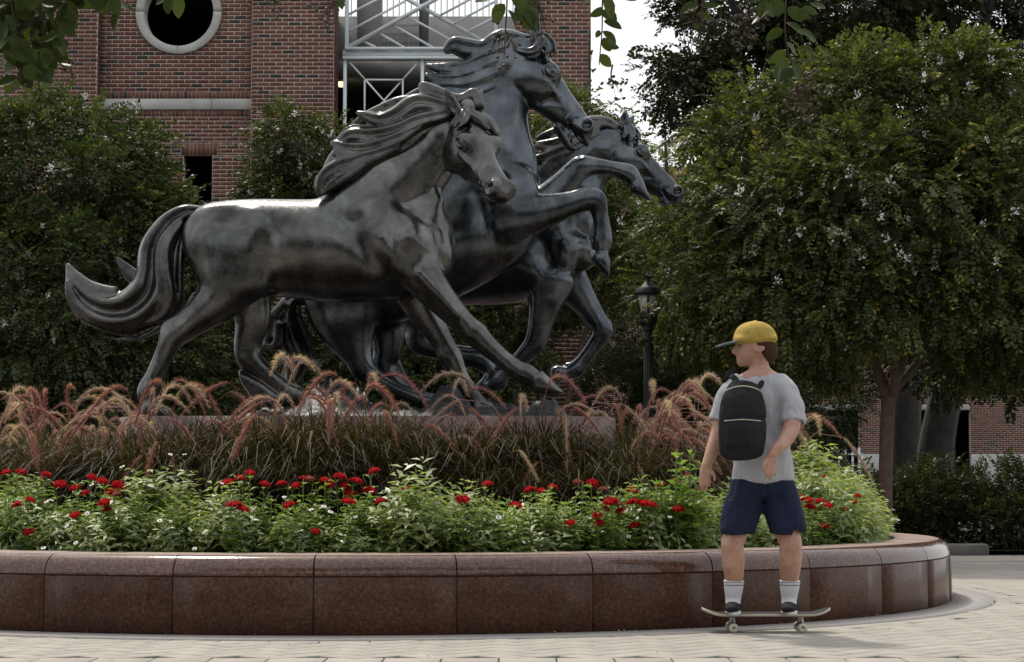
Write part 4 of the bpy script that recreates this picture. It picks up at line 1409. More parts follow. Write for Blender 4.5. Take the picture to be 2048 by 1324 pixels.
ax0, ax1 = wx0 - .04, XZ(434, 0, YB1)[0]
brick_wall(bricks1, mort1, xB0, xB1, zs1, zt1, yB, (hole_port,), zoff=zs1)
soldier(bricks1, mort1, xB0, xB1, zb1, zs1, yB)
soldier(bricks1, mort1, xB0, xB1, zs0, zb0, yB)
brick_wall(bricks1, mort1, xB0, xB1, wa1, zs0, yB, (), zoff=zs0 % BH)
brick_wall(bricks1, mort1, xB0, xB1, wz1, wa1, yB, (lambda z: (ax0, ax1),), zoff=zs0 % BH)
soldier(bricks1, mort1, ax0, ax1, wz1, wa1, yB, .10)
brick_wall(bricks1, mort1, xB0, xB1, 0, wz1, yB, (lambda z: (wx0, wx1),), zoff=zs0 % BH)

bld = thing('brick_building', 'red brick parking building behind the horses with a round window and white steel screen', 'building', (xB0, YB1, 0))
mort1.build('mortar', MORT, bld, world=True)['kind'] = 'stuff'


def brick_obj(b):
    mb = MB()
    x0, x1, z0, z1, y = b[:5]
    hx, hz = (x1 - x0) / 2, (z1 - z0) / 2
    M = Matrix.Translation(((x0 + x1) / 2, y, (z0 + z1) / 2))
    if len(b) > 5: M = M @ Matrix.Rotation(b[5], 4, 'Y')
    return M, hx, hz


def seen(b):
    u, v = P_screen((b[0] + b[1]) / 2, b[4], (b[2] + b[3]) / 2)
    return -430 < u < 2070 and -40 < v < (1100 if u > -20 else 420)


bricks1 = [b for b in bricks1 if seen(b)]
# the 300 that show largest: whole bricks in the clear parts of the recessed panel and the pier beside it


def clear(b):
    u, v = P_screen((b[0] + b[1]) / 2, b[4], (b[2] + b[3]) / 2)
    return (b[1] - b[0] > .17) and ((455 < u < 660 and 20 < v < 190) or (1085 < u < 1180 and 5 < v < 170))


first = [b for b in bricks1 if clear(b)][:300]
fs = set(id(b) for b in first)
std = {}
for b in first:
    M, hx, hz = brick_obj(b)
    key = (round(hx, 3), round(hz, 3))
    if key not in std:
        q = MB(); q.box((-hx, 0, -hz), (hx, .09, hz), .004); std[key] = q.mesh('brick', BRICK)
    o = link('brick', std[key], bld)
    o.location = Vector((M.translation.x, M.translation.y + random.uniform(-.003, .002), M.translation.z)) - Vector(bld.location)
rest = MB()
for b in bricks1:
    if id(b) in fs: continue
    M, hx, hz = brick_obj(b)
    rest.box((-hx, random.uniform(-.003, .002), -hz), (hx, .05, hz), 0, M, random.random())
tag(rest.build('brick', BRICK, bld, tint=True, world=True), kind='stuff')

# returns of the piers (the sides that face the opening)
ret = MB(); retm = MB()
for xs, sg in ((xC1, 1), (xA1, 1)):
    dep = .75 if xs == xC1 else .165
    k = 0
    for k in range(int(zt1 / BH)):
        z = k * BH
        x = xs
        retm.box((min(x, x - .004), YB1 + .01, z), (x + .0015, YB1 + dep - .01, z + BH))
        n_ = max(1, int(round(dep / BP)))
        for i in range(n_):
            a = YB1 + .004 + i * dep / n_
            ret.box((x - .03, a + .004, z + .005), (x + .006, a + dep / n_ - .006, z + BH - .005), 0, None, random.random())
tag(ret.build('brick', BRICK, bld, tint=True, world=True), kind='stuff')
retm.build('mortar', MORT, bld, world=True)['kind'] = 'stuff'

# stone band, round window
MB().box((xB0 + .004, yB - .03, zb0 + .003), ((xB0 + xB1) / 2 + .6, yB + .06, zb1 - .003), .008).build('stone_band', STONE, bld, world=True)
MB().box(((xB0 + xB1) / 2 + .605, yB - .03, zb0 + .003), (xB1 - .004, yB + .06, zb1 - .003), .008).build('stone_band', STONE, bld, world=True)
for q in range(4):
    a0, a1 = q * 90 + .25, q * 90 + 89.75
    an = np.radians(np.linspace(a0, a1, 15)); n = len(an)
    V = []
    for (rad, y) in ((pr_o, yB + .02), (pr_o, yB - .035), (pr_o - .012, yB - .047), (pr_i + .012, yB - .047), (pr_i, yB - .035), (pr_i, yB + .30)):
        V.append(np.c_[pcx + rad * np.cos(an), np.full(n, y), pcz + rad * np.sin(an)])
    V = np.concatenate(V)
    F = [(k * n + i, k * n + i + 1, (k + 1) * n + i + 1, (k + 1) * n + i) for k in range(5) for i in range(n - 1)]
    F += [(0, n, 2 * n, 5 * n), (2 * n, 3 * n, 4 * n, 5 * n)]
    e = n - 1
    F += [(e, 5 * n + e, 2 * n + e, n + e), (2 * n + e, 5 * n + e, 4 * n + e, 3 * n + e)]
    link('ring_stone', mesh_np('ring_stone', V, np.array(F), STONE), bld, world=True)
# rooms behind the openings, their shade painted as near-black walls
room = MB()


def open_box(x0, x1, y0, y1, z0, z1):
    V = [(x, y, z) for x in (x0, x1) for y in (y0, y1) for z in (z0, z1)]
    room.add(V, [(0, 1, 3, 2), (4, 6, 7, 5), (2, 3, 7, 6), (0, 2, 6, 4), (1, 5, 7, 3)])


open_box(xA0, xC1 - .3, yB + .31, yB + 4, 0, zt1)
room.build('interior', ROOM_SHADE, bld, world=True)
MB().box((wx0, yB + .02, wz1 - .0), (wx1, yB + .3, wz1 + .004)).build('lintel', STONE, bld, world=True)

# parking decks seen through the steel screen
gx0, gx1 = xC1 - .3, xD0 + .4
dk = MB()
z_par1, z_par0 = XZ(0, 38, 35)[1], XZ(0, 122, 32)[1]
dk.box((gx0 + .02, 34.8, z_par0 - .2), (xD1 - .1, 35.0, z_par1))
dk.build('parapet', CONCRETE, bld, world=True)
MB().box((gx0, 31.9, XZ(0, 149, 31.9)[1]), (gx1, 34.7, XZ(0, 121, 31.9)[1])).build('deck_beam', CONCRETE, bld, world=True)
MB().box((gx0, 34.71, XZ(0, 140, 31.9)[1]), (gx1, 46, XZ(0, 124, 31.9)[1])).build('deck_slab', CONCRETE, bld, world=True)
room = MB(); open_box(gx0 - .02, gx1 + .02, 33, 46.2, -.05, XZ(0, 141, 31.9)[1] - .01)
room.build('interior', ROOM_SHADE, bld, world=True)
MB().box((gx0 + .55, 32.6, XZ(0, 140, 31.9)[1]), (gx0 + .95, 33.2, zt1 + 1)).build('column', CONCRETE, bld, world=True)
cxx = XZ(847, 0, 33)[0]
MB().box((cxx - .08, 33.0, z_par0), (cxx + .08, 33.25, zt1 + 1)).build('column', plain('dark_steel', (.06, .065, .07), .5), bld, world=True)
pk = MB()
for i in range(34):
    x = XZ(690 + i * 12, 0, 34.9)[0]
    pk.box((x - .008, 34.89, z_par1 - .05), (x + .008, 34.906, zt1 + 1.2))
for j in range(6):
    z = z_par1 - .18 - j * .16
    pk.box((XZ(712, 0, 34.7)[0], 34.76, z), (XZ(836, 0, 34.7)[0], 34.772, z + .014))
for i in range(7):
    x = XZ(716 + i * 20, 0, 34.7)[0]
    pk.box((x - .007, 34.745, z_par1 - 1.2), (x + .007, 34.757, z_par1 - .05))
tag(pk.build('wire_rail', plain('galvanised_wire', (.16, .165, .17), .5, .3), bld, world=True), kind='stuff')
lx0, lz0 = XZ(676, 170, 32.2); lx1, lz1 = XZ(690, 164, 32.2)
em, ent, eb = material('lit_lamp_lens')
eb.inputs['Emission Color'].default_value = (1, .86, .5, 1); eb.inputs['Emission Strength'].default_value = 1.3
eb.inputs['Base Color'].default_value = (.8, .75, .6, 1)
lt = thing('ceiling_light', 'small lit warm lamp under the deck beside the left post of the white screen', 'lamp', ((lx0 + lx1) / 2, 32.2, lz0))
MB().box((lx0, 32.15, lz0), (lx1, 32.4, lz1), .01).build('lens', em, lt, world=True)
MB().box((lx0 - .01, 32.14, lz1 + .002), (lx1 + .01, 32.42, lz1 + .05), .01).build('housing', CONCRETE, lt, world=True)
MB().box(((lx0 + lx1) / 2 - .02, 32.26, lz1 + .052), ((lx0 + lx1) / 2 + .02, 32.3, XZ(0, 141, 31.9)[1] + .02)).build('hanger', CONCRETE, lt, world=True)

# white steel screen
scr = thing('steel_screen', 'white painted steel screen of crossing bars between two brick piers', 'screen', (XZ(843, 0, 31.2)[0], 31.2, 0))


def bar(nm, u0, v0, u1, v1, wpx, y=31.2, dep=.09):
    a = np.array(P(u0, v0, y)); b = np.array(P(u1, v1, y))
    mb = MB(); mb.bar(a, b, dep, wpx * y / F_PX, up=(0, 0, 1) if abs(u1 - u0) > 1 else (1, 0, 0))
    mb.build(nm, STEEL, scr, world=True)


def vbar(nm, u, v0, v1, wpx, y=31.2, dep=.10):
    x = P(u, 100, y)[0]; z0, z1 = P(u, v1, y)[2], P(u, v0, y)[2]; w_ = wpx * y / F_PX / 2
    MB().box((x - w_, y - dep / 2, z0), (x + w_, y + dep / 2, z1), .004).build(nm, STEEL, scr, world=True)


vbar('post', 693.5, -60, 97, 7)
vbar('post', 690.5, 118, 700, 6.5)
vbar('post', 992, -60, 97, 7)
vbar('post', 995, 118, 700, 6.5)
vbar('post', 845, 120.5, 500, 6.5)
bar('rail', 690, 98, 998, 98, 5.5, 31.19, .12)
bar('beam', 686, 109, 1000, 109, 16, 31.26, .10)
bar('rail', 686, 117.5, 1000, 117.5, 5, 31.17, .16)
for nm, p in (('brace', (698, 94, 988, -66)), ('brace', (698, -66, 988, 94))):
    bar(nm, *p, 6.5, 31.2 + (.0 if p[1] > 0 else .102))
ms = [(698, 62.5, 810.5, 2), (697, 29, 760, -4), (740, 84, 750, 90), (730, 84, 751, 94), (760, 67, 808.7, 95), (789, 51.6, 866.7, 95), (819.5, 35, 900, 79),
      (937, 62, 988, 36), (908, 47, 988, 4), (880, 31, 960, -12)]
for p in ms:
    if p[0] == 740: continue
    bar('brace', *p, 4, 31.2 + .02, .04)
for u0, sg in ((697, 1), (849, 1)):
    W_ = 142
    bar('inner_rail', u0 + 34, 160, u0 + W_ - 34, 160, 3.4, 31.2, .05)
    bar('inner_rail', u0 + 34, 243, u0 + W_ - 34, 243, 3.4, 31.2, .05)
    vbar('inner_post', u0 + 33, 160, 243, 3.4, 31.2, .05); vbar('inner_post', u0 + W_ - 33, 160, 243, 3.4, 31.2, .05)
    for (a, b, c, d) in ((u0, 122, u0 + 34, 160), (u0 + W_, 122, u0 + W_ - 34, 160), (u0 + 34, 243, u0, 282), (u0 + W_ - 34, 243, u0 + W_, 282)):
        bar('brace', a, b, c, d, 3.4, 31.2, .04)
    bar('brace', u0 + 35, 161, u0 + W_ - 35, 242, 3.2, 31.18, .03)
    bar('brace', u0 + 35, 242, u0 + W_ - 35, 161, 3.2, 31.23, .03)
bar('rail', 690, 284, 998, 284, 5, 31.2, .06)

# ------------------------------------------------------------------ far building
YF = 63.0
bricks2 = []; mort2 = MB()


def XZf(u, v): return P(u, 800, YF)[0], P(1024, v, YF)[2]


def bw2(u0, u1, v1, v0, y=YF):
    brick_wall(bricks2, mort2, XZf(u0, 0)[0], XZf(u1, 0)[0], XZf(0, v1)[1], XZf(0, v0)[1], y)


bw2(1186, 1262, 1028, 430)
bw2(1262, 1598, 808, 560, YF + .02)
bw2(1718, 1834, 907, 560)
bw2(1598, 1718, 808, 560, YF + .02)
bw2(1834, 1940, 808, 560, YF + .02)
bw2(1940, 2140, 907, 560)
far = thing('brick_building', 'far red brick building with pale stone base and dark openings, seen behind the hedge', 'building', (XZf(1700, 0)[0], YF, 0))
mort2.build('mortar', MORT, far, world=True)['kind'] = 'stuff'
r2 = MB()
for b in bricks2:
    M, hx, hz = brick_obj(b)
    r2.box((-hx, random.uniform(-.003, .002), -hz), (hx, .05, hz), 0, M, random.random())
tag(r2.build('brick', BRICK, far, tint=True, world=True), kind='stuff')
for u0, u1 in ((1718, 1834), (1940, 2140)):
    n_ = max(1, int((u1 - u0) / 56))
    for i in range(n_):
        a, b = XZf(u0 + (u1 - u0) * i / n_, 0)[0], XZf(u0 + (u1 - u0) * (i + 1) / n_, 0)[0]
        MB().box((a + .006, YF - .05, 0), (b - .006, YF + .25, XZf(0, 908)[1]), .01).build('base_stone', STONE, far, world=True)
for u0, u1 in ((1262, 1598), (1598, 1718), (1834, 1940)):
    MB().box((XZf(u0, 0)[0] + .01, YF - .06, XZf(0, 820)[1]), (XZf(u1, 0)[0] - .01, YF + .4, XZf(0, 809)[1]), .01).build('lintel', STONE, far, world=True)
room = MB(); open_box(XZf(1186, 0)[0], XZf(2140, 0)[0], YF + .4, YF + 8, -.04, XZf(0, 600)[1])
room.build('interior', ROOM_SHADE, far, world=True)
MB().box((XZf(1186, 0)[0], YF + .35, XZf(0, 570)[1]), (XZf(2140, 0)[0], YF + .6, XZf(0, 330)[1])).build('upper_wall', plain('brown_brickwork', (.13, .065, .05), .9, 0, .25, 3), far, world=True)
MB().box((XZf(1836, 0)[0], YF + 2.0, 0), (XZf(1938, 0)[0], YF + 2.2, XZf(0, 897)[1])).build('back_panel', plain('tan_panel', (.28, .22, .17), .8), far, world=True)
MB().box((XZf(1186, 0)[0], YF - .06, XZf(0, 632)[1]), (XZf(1262, 0)[0], YF + .2, XZf(0, 622)[1]), .01).build('stone_band', STONE, far, world=True)
# white fence in its left opening
fe = thing('fence', 'white picket fence with crossed bars in a dark opening of the far building', 'fence', (XZf(1650, 0)[0], YF - .6, 0))


def fbox(nm, u0, u1, v1, v0, d0=-.65, d1=-.6):
    MB().box((XZf(u0, 0)[0], YF + d0, XZf(0, v1)[1]), (XZf(u1, 0)[0], YF + d1, XZf(0, v0)[1])).build(nm, STEEL, fe, world=True)


for i in range(9):
    fbox('picket', 1602 + i * 13.2, 1606.5 + i * 13.2, 1020, 896)
fbox('rail', 1600, 1718, 911, 908, -.7, -.652); fbox('rail', 1600, 1718, 1000, 996, -.7, -.652)
for a, b in ((1604, 1640), (1642, 1678), (1680, 1716)):
    for s in (0, 1):
        mb = MB(); mb.bar(np.array((XZf(a if s else b, 0)[0], YF - .74 - s * .04, XZf(0, 994)[1])), np.array((XZf(b if s else a, 0)[0], YF - .74 - s * .04, XZf(0, 912)[1])), .03, .045)
        mb.build('cross_bar', STEEL, fe, world=True)
# ------------------------------------------------------------------ trees, shrubs, hedge
RG = np.random.default_rng(11)
LEAF_DK = leaf_mat('myrtle_leaf', (.024, .035, .013), (.088, .110, .038), .32)
LEAF_MID = leaf_mat('bright_shrub_leaf', (.034, .050, .015), (.130, .152, .048), .36)
LEAF_RIGHT = leaf_mat('right_myrtle_leaf', (.028, .040, .013), (.125, .142, .047), .34)
LEAF_OAK = leaf_mat('tall_tree_leaf', (.016, .022, .009), (.050, .060, .021), .24)
LEAF_PALE = leaf_mat('pale_tree_leaf', (.085, .12, .04), (.25, .29, .11), .45)
LEAF_HEDGE = leaf_mat('hedge_leaf', (.016, .024, .009), (.060, .076, .027), .28)
BARK_MYRTLE = plain('myrtle_bark', (.085, .050, .036), .75, 0, .35, 9, .5, 40)
BARK_OAK = plain('oak_bark', (.036, .033, .029), .9, 0, .35, 5, .9, 22)
PETAL_W = plain('white_blossom', (.78, .77, .74), .7, 0, .05)


def sprig_tpl(n, L, ll, lw, drop=.25, spread=60, curl=.15):
    """a twig with n pairs of leaves along +x; returns verts (m,3), quads, leaf index per vertex"""
    V, F, li = [], [], []
    k = 0
    for i in range(n):
        t = (i + .6) / n
        base = np.array((L * t, 0, -drop * L * t * t))
        sz = (.75 + .35 * math.sin(math.pi * (t * .8 + .1)))
        for s in (1, -1):
            a = R(spread - 18 * t + RG.uniform(-14, 14)) * s
            d = np.array((math.cos(a), math.sin(a), RG.uniform(-.35, .25))); d /= np.linalg.norm(d)
            w_ = np.cross((0, 0, 1), d); w_ /= np.linalg.norm(w_)
            up = np.cross(d, w_)
            rl = RG.uniform(-.9, .9)
            w_ = w_ * math.cos(rl) + up * math.sin(rl)
            l_, ww = ll * sz, lw * sz * .5
            V += [base, base + d * l_ * .48 + w_ * ww, base + d * l_ + up * (-curl * l_), base + d * l_ * .48 - w_ * ww]
            F.append((4 * k, 4 * k + 1, 4 * k + 2, 4 * k + 3)); li += [k] * 4; k += 1
    return np.array(V), np.array(F), np.array(li)


def scatter(tpls, pos, dirs, size, tint0, spread=.25):
    """copies of templates at pos pointing along dirs, as arrays"""
    Vs, Fs, Ts = [], [], []
    n0 = 0
    which = RG.integers(0, len(tpls), len(pos))
    for t, (V, F, li) in enumerate(tpls):
        ix = np.where(which == t)[0]
        if not len(ix): continue
        d = dirs[ix] / np.linalg.norm(dirs[ix], axis=1)[:, None]
        side = np.cross(np.array((0, 0, 1.)), d) + 1e-6; side /= np.linalg.norm(side, axis=1)[:, None]
        up = np.cross(d, side)
        a = RG.uniform(-.7, .7, len(ix))[:, None]
        s2 = side * np.cos(a) + up * np.sin(a); u2 = np.cross(d, s2)
        W_ = (V[None, :, 0:1] * d[:, None] + V[None, :, 1:2] * s2[:, None] + V[None, :, 2:3] * u2[:, None]) * size[ix][:, None, None] + pos[ix][:, None]
        m = len(V)
        Vs.append(W_.reshape(-1, 3))
        Fs.append((F[None] + (np.arange(len(ix)) * m)[:, None, None] + n0).reshape(-1, 4))
        nl = li.max() + 1
        tt = np.clip(tint0[ix][:, None] + RG.normal(0, spread, (len(ix), nl)), 0, 1)
        Ts.append(tt[:, li].reshape(-1))
        n0 += len(ix) * m
    return np.concatenate(Vs), np.concatenate(Fs), np.concatenate(Ts)


def clumps(lobes, per_area, clump_r=(.28, .5), each=30, flat=.75, outward=.9, droop=.35, keep=None):
    """points and directions on the outside of ellipsoidal lobes, gathered in clumps"""
    P_, D_ = [], []
    lobes = [(np.array(c, float), np.array(r, float)) for c, r in lobes]
    for c, r in lobes:
        area = 4 * math.pi * ((r[0] * r[1]) ** 1.6 / 3 + (r[0] * r[2]) ** 1.6 / 3 + (r[1] * r[2]) ** 1.6 / 3) ** (1 / 1.6)
        n = max(3, int(area * per_area))
        q = RG.normal(size=(n, 3)); q /= np.linalg.norm(q, axis=1)[:, None]
        rad = RG.uniform(.72, 1.04, n)[:, None]
        cc = c + q * r * rad
        inside = np.zeros(n, bool)
        for c2, r2 in lobes:
            if c2 is c: continue
            inside |= (((cc - c2) / r2) ** 2).sum(1) < .55
        cc, q = cc[~inside], q[~inside]
        for p, o in zip(cc, q):
            m = RG.integers(int(each * .6), int(each * 1.4))
            rr = RG.uniform(*clump_r)
            g_ = RG.normal(size=(m, 3)); g_ /= np.linalg.norm(g_, axis=1)[:, None]
            pp = p + g_ * (RG.random((m, 1)) ** .45) * rr * np.array((1, 1, flat))
            dd = outward * o + .9 * g_ + np.array((0, 0, -droop)) + RG.normal(0, .42, (m, 3))
            P_.append(pp); D_.append(dd)
    P_, D_ = np.concatenate(P_), np.concatenate(D_)
    k = P_[:, 2] > .02
    if keep is not None: k &= keep(P_)
    return P_[k], D_[k]


TPL_MYR = [sprig_tpl(6, .29, .066, .038, .32) for _ in range(5)]
TPL_MYR_S = [sprig_tpl(6, .27, .062, .036, .28) for _ in range(5)]
TPL_OAK = [sprig_tpl(5, .30, .105, .060, .25, 60) for _ in range(5)]
TPL_HEDGE = [sprig_tpl(6, .24, .055, .024, .1, 50) for _ in range(5)]


def crown(parent, lobes, per_area, tpls, mat, each=30, clump_r=(.28, .5), size=(.8, 1.25), droop=.35, tvar=.16, keep=None, lightup=.0, name='crown'):
    p, d = clumps(lobes, per_area, clump_r, each, droop=droop, keep=keep)
    sz = RG.uniform(*size, len(p))
    t0 = np.clip(RG.normal(.42, tvar, len(p)), 0, 1)
    V, F, T = scatter(tpls, p, d, sz, t0)
    o = link(name, mesh_np(name, V, F, mat, tint=T), parent, world=True)
    o['kind'] = 'stuff'
    return p, d, o


def lp(u, v, Y, ru, rv, rd=None):
    """lobe: centre by pixel and distance, radii in pixels"""
    s = Y / F_PX
    return (P(u, v, Y), (ru * s, (rd if rd is not None else (ru + rv) / 2) * s, rv * s))


def limb_tree(name, parent, paths, mat, Y):
    mb = MB()
    for rows in paths:
        T = catmull([(*P(r[0], r[1], Y + (r[3] if len(r) > 3 else 0)), r[2] * Y / F_PX) for r in rows], 4)
        mb.tube(T[:, :3], T[:, 3], 10)
    return mb.build(name, mat, parent, True, world=True)


def blossom_me():
    mb = MB()
    r_ = random.Random(3)
    for i in range(26):
        q = Vector((r_.gauss(0, .026), r_.gauss(0, .026), r_.gauss(0, .04)))
        a, b = Vector((r_.uniform(-1, 1), r_.uniform(-1, 1), r_.uniform(-.3, 1))).normalized(), Vector((r_.uniform(-1, 1), r_.uniform(-1, 1), r_.uniform(-1, 1))).normalized()
        c = a.cross(b).normalized(); s = r_.uniform(.014, .026)
        mb.add([q, q + a * s + c * s * .6, q + a * s * 1.9, q + a * s - c * s * .6], [(0, 1, 2, 3)])
    return mb.mesh('blossom', PETAL_W)


BLOS = blossom_me()


def blossoms(parent, uv, crown_pts, size=1.0):
    cu, cvv = P_screen(crown_pts[:, 0], crown_pts[:, 1], crown_pts[:, 2])
    for u, v in uv:
        d2 = (cu - u) ** 2 + (cvv - v) ** 2
        near = np.where(d2 < 24 ** 2)[0]
        if not len(near): near = np.argsort(d2)[:6]
        Y = np.sort(crown_pts[near, 1])[0] - .04
        q = P(u, v, Y)
        o = link('blossom', BLOS, parent)
        o.location = Vector(q) - Vector(parent.location)
        s = size * random.uniform(.55, 1.15)
        o.scale = (s, s, s * random.uniform(.9, 1.4)); o.rotation_euler = (random.uniform(-.5, .5), random.uniform(-.5, .5), random.uniform(0, 6))


# ---- big crape myrtle at the left
t = thing('crape_myrtle', 'big dark crape myrtle filling the left edge in front of the brick wall', 'tree', P(200, 1040, 26) * (1, 1, 0))
LB = [lp(40, 350, 26, 170, 130), lp(140, 330, 26.2, 110, 95), lp(-60, 560, 26, 190, 230), lp(190, 440, 25.6, 130, 150), lp(255, 360, 26.2, 80, 90), lp(320, 500, 25.8, 80, 120), lp(110, 640, 25.2, 190, 200),
      lp(300, 720, 25.6, 150, 150), lp(400, 700, 26.4, 80, 170), lp(130, 840, 25.6, 260, 140), lp(400, 860, 26, 200, 110), lp(370, 560, 26, 50, 80)]
p, d, _ = crown(t, LB, 4.8, TPL_MYR, LEAF_DK, 30, (.24, .42))
limb_tree('trunk', t, [[(210, 1045, 14), (200, 900, 12), (150, 700, 9), (100, 450, 5)], [(225, 1045, 12), (260, 880, 10), (280, 650, 7), (250, 400, 3)], [(200, 1045, 11), (300, 860, 8), (360, 640, 4)]], BARK_MYRTLE, 26)
blossoms(t, [(268, 205), (240, 215), (272, 225), (140, 220), (160, 262), (103, 335), (95, 590), (8, 645), (5, 655), (62, 250), (170, 190), (212, 275), (140, 350), (85, 450), (108, 680), (20, 210), (260, 235), (35, 400), (240, 480)], p, .8)
# ---- shrub in front of the pier
t = thing('crape_myrtle', 'slender crape myrtle shrub in front of the brick pier, behind the nearest horse', 'tree', P(590, 1030, 27) * (1, 1, 0))
LB = [lp(562, 275, 27, 32, 45), lp(545, 360, 27, 40, 60), lp(610, 290, 27, 40, 38), lp(655, 300, 27, 40, 40), lp(625, 340, 27, 65, 60), lp(700, 315, 27, 50, 55), lp(740, 320, 27, 50, 50), lp(580, 450, 27, 80, 90), lp(690, 450, 27, 100, 120), lp(800, 420, 27.2, 80, 130),
      lp(560, 620, 27, 120, 130), lp(690, 680, 27.2, 130, 160), lp(830, 660, 27.4, 90, 120), lp(560, 800, 27, 150, 140), lp(760, 820, 27, 150, 120)]
p, d, _ = crown(t, LB, 5.6, TPL_MYR_S, LEAF_DK, 28, (.18, .34))
limb_tree('trunk', t, [[(600, 1035, 11), (590, 850, 9), (570, 600, 6), (560, 320, 3)], [(610, 1035, 9), (650, 800, 7), (680, 500, 4), (690, 340, 2)]], BARK_MYRTLE, 27)
blossoms(t, [(640, 300), (645, 262), (590, 225), (545, 380), (500, 382), (620, 350), (662, 265), (600, 330), (560, 300)], p, .75)
# ---- shrub behind the middle and far horse
t = thing('crape_myrtle', 'loose green crape myrtle shrub behind the far horse, beside the brick corner', 'tree', P(1150, 1030, 27.5) * (1, 1, 0))
LB = [lp(1130, 255, 27.5, 55, 50), lp(1195, 228, 27.5, 40, 26), lp(1080, 330, 27.5, 80, 80), lp(1185, 330, 27.5, 80, 90), lp(1245, 420, 27.3, 60, 80), lp(1120, 460, 27.5, 120, 110), lp(1240, 510, 27.2, 70, 65),
      lp(1000, 560, 27.6, 130, 120), lp(1130, 590, 27.5, 60, 50), lp(1225, 570, 27.2, 40, 50), lp(960, 700, 27.6, 100, 90), lp(1080, 680, 27.5, 30, 60), lp(880, 680, 27.6, 110, 110)]
p, d, _ = crown(t, LB, 4.8, TPL_MYR_S, LEAF_MID, 26, (.18, .34))
limb_tree('trunk', t, [[(1075, 1035, 10), (1080, 850, 8), (1090, 600, 5), (1130, 300, 3)], [(1060, 1035, 8), (1030, 800, 6), (990, 560, 4)], [(1085, 1030, 8), (1160, 700, 5), (1240, 480, 3)]], BARK_MYRTLE, 27.5)
blossoms(t, [(1276, 408), (1240, 440), (1282, 420)], p, .9)
# ---- low dark shrubs round the lamp
t = thing('shrub', 'dark evergreen shrubbery standing round the foot of the street lamp', 'shrub', P(1300, 1075, 28.5) * (1, 1, 0))
LB = [lp(1300, 690, 30, 110, 90), lp(1420, 700, 30.5, 120, 110), lp(1540, 720, 30.5, 110, 110), lp(1640, 780, 31, 90, 110), lp(1600, 700, 31, 100, 70), lp(1240, 820, 28.5, 70, 120), lp(1330, 830, 28.6, 90, 120), lp(1430, 810, 28.4, 100, 130), lp(1540, 830, 28.4, 90, 120), lp(1290, 940, 28, 130, 110), lp(1470, 940, 28, 150, 120)]
crown(t, LB, 6.5, TPL_HEDGE, LEAF_HEDGE, 26, (.2, .36), droop=0)
limb_tree('trunk', t, [[(1300, 1075, 8), (1290, 950, 6), (1240, 820, 3)], [(1310, 1075, 8), (1400, 940, 5), (1430, 820, 3)]], BARK_OAK, 28.5)
# ---- crape myrtle at the right
t = thing('crape_myrtle', 'wide crape myrtle with white blossoms and one straight reddish trunk at the right', 'tree', P(1772, 1120, 23.6) * (1, 1, 0))
YT = 23.6
LB = [lp(1500, 330, YT, 95, 110), lp(1425, 490, YT, 95, 95), lp(1560, 290, YT + .3, 150, 110), lp(1700, 260, YT + .3, 160, 130), lp(1860, 230, YT + .3, 160, 130), lp(2010, 300, YT + .3, 140, 150),
      lp(1560, 430, YT - .6, 170, 130), lp(1740, 420, YT - .8, 190, 150), lp(1930, 430, YT - .7, 190, 160), lp(1450, 590, YT - .2, 110, 90), lp(1580, 580, YT - .6, 160, 100), lp(1760, 580, YT - .8, 180, 100), lp(1940, 580, YT - .6, 180, 110),
      lp(1400, 620, YT + 1.4, 110, 70), lp(1520, 660, YT + 1.0, 110, 50), lp(1640, 690, YT + .8, 110, 46), lp(1930, 680, YT + .8, 130, 60), lp(2060, 660, YT + .6, 120, 70), lp(2080, 460, YT, 150, 220), lp(1345, 520, YT + 2.2, 75, 60)]
pT, dT, _ = crown(t, LB, 5.0, TPL_MYR, LEAF_RIGHT, 34, tvar=.24)
limb_tree('trunk', t, [[(1772, 1122, 17), (1771, 1000, 14), (1772, 900, 13.5), (1776, 810, 14), (1780, 770, 16)]], BARK_MYRTLE, YT)
limb_tree('limb', t, [[(1776, 800, 12), (1755, 740, 10), (1735, 690, 8), (1690, 600, 5), (1600, 460, 3)], [(1780, 800, 13), (1800, 730, 11), (1818, 680, 9), (1840, 560, 6), (1850, 350, 3)],
                      [(1786, 790, 9, -.1), (1790, 720, 8, -.2), (1775, 640, 6, -.3), (1740, 480, 3, -.4)], [(1790, 780, 9, .1), (1840, 720, 8, .2), (1900, 660, 6, .3), (1980, 520, 3, .3)]], BARK_MYRTLE, YT)['kind'] = 'stuff'
BL = [(1938, 168), (1922, 108), (1982, 118), (1802, 140), (1846, 152), (2022, 188), (1715, 188), (1512, 235), (1600, 380), (1510, 497), (1728, 402), (1678, 462), (1690, 470), (1762, 432), (1816, 435), (1966, 445), (2030, 420), (1800, 505), (1815, 515),
      (1665, 460), (1670, 490), (1720, 505), (1772, 475), (1830, 545), (1870, 530), (1960, 570), (1855, 580), (1975, 278), (1850, 265), (1620, 265), (1700, 345), (1780, 360), (1600, 460), (1620, 500), (1596, 640), (1612, 690), (1690, 690), (1556, 560),
      (1480, 380), (1436, 378), (1560, 420), (1950, 660), (2030, 650), (1990, 520), (1665, 175), (1880, 120)]
blossoms(t, BL, pT, .85)
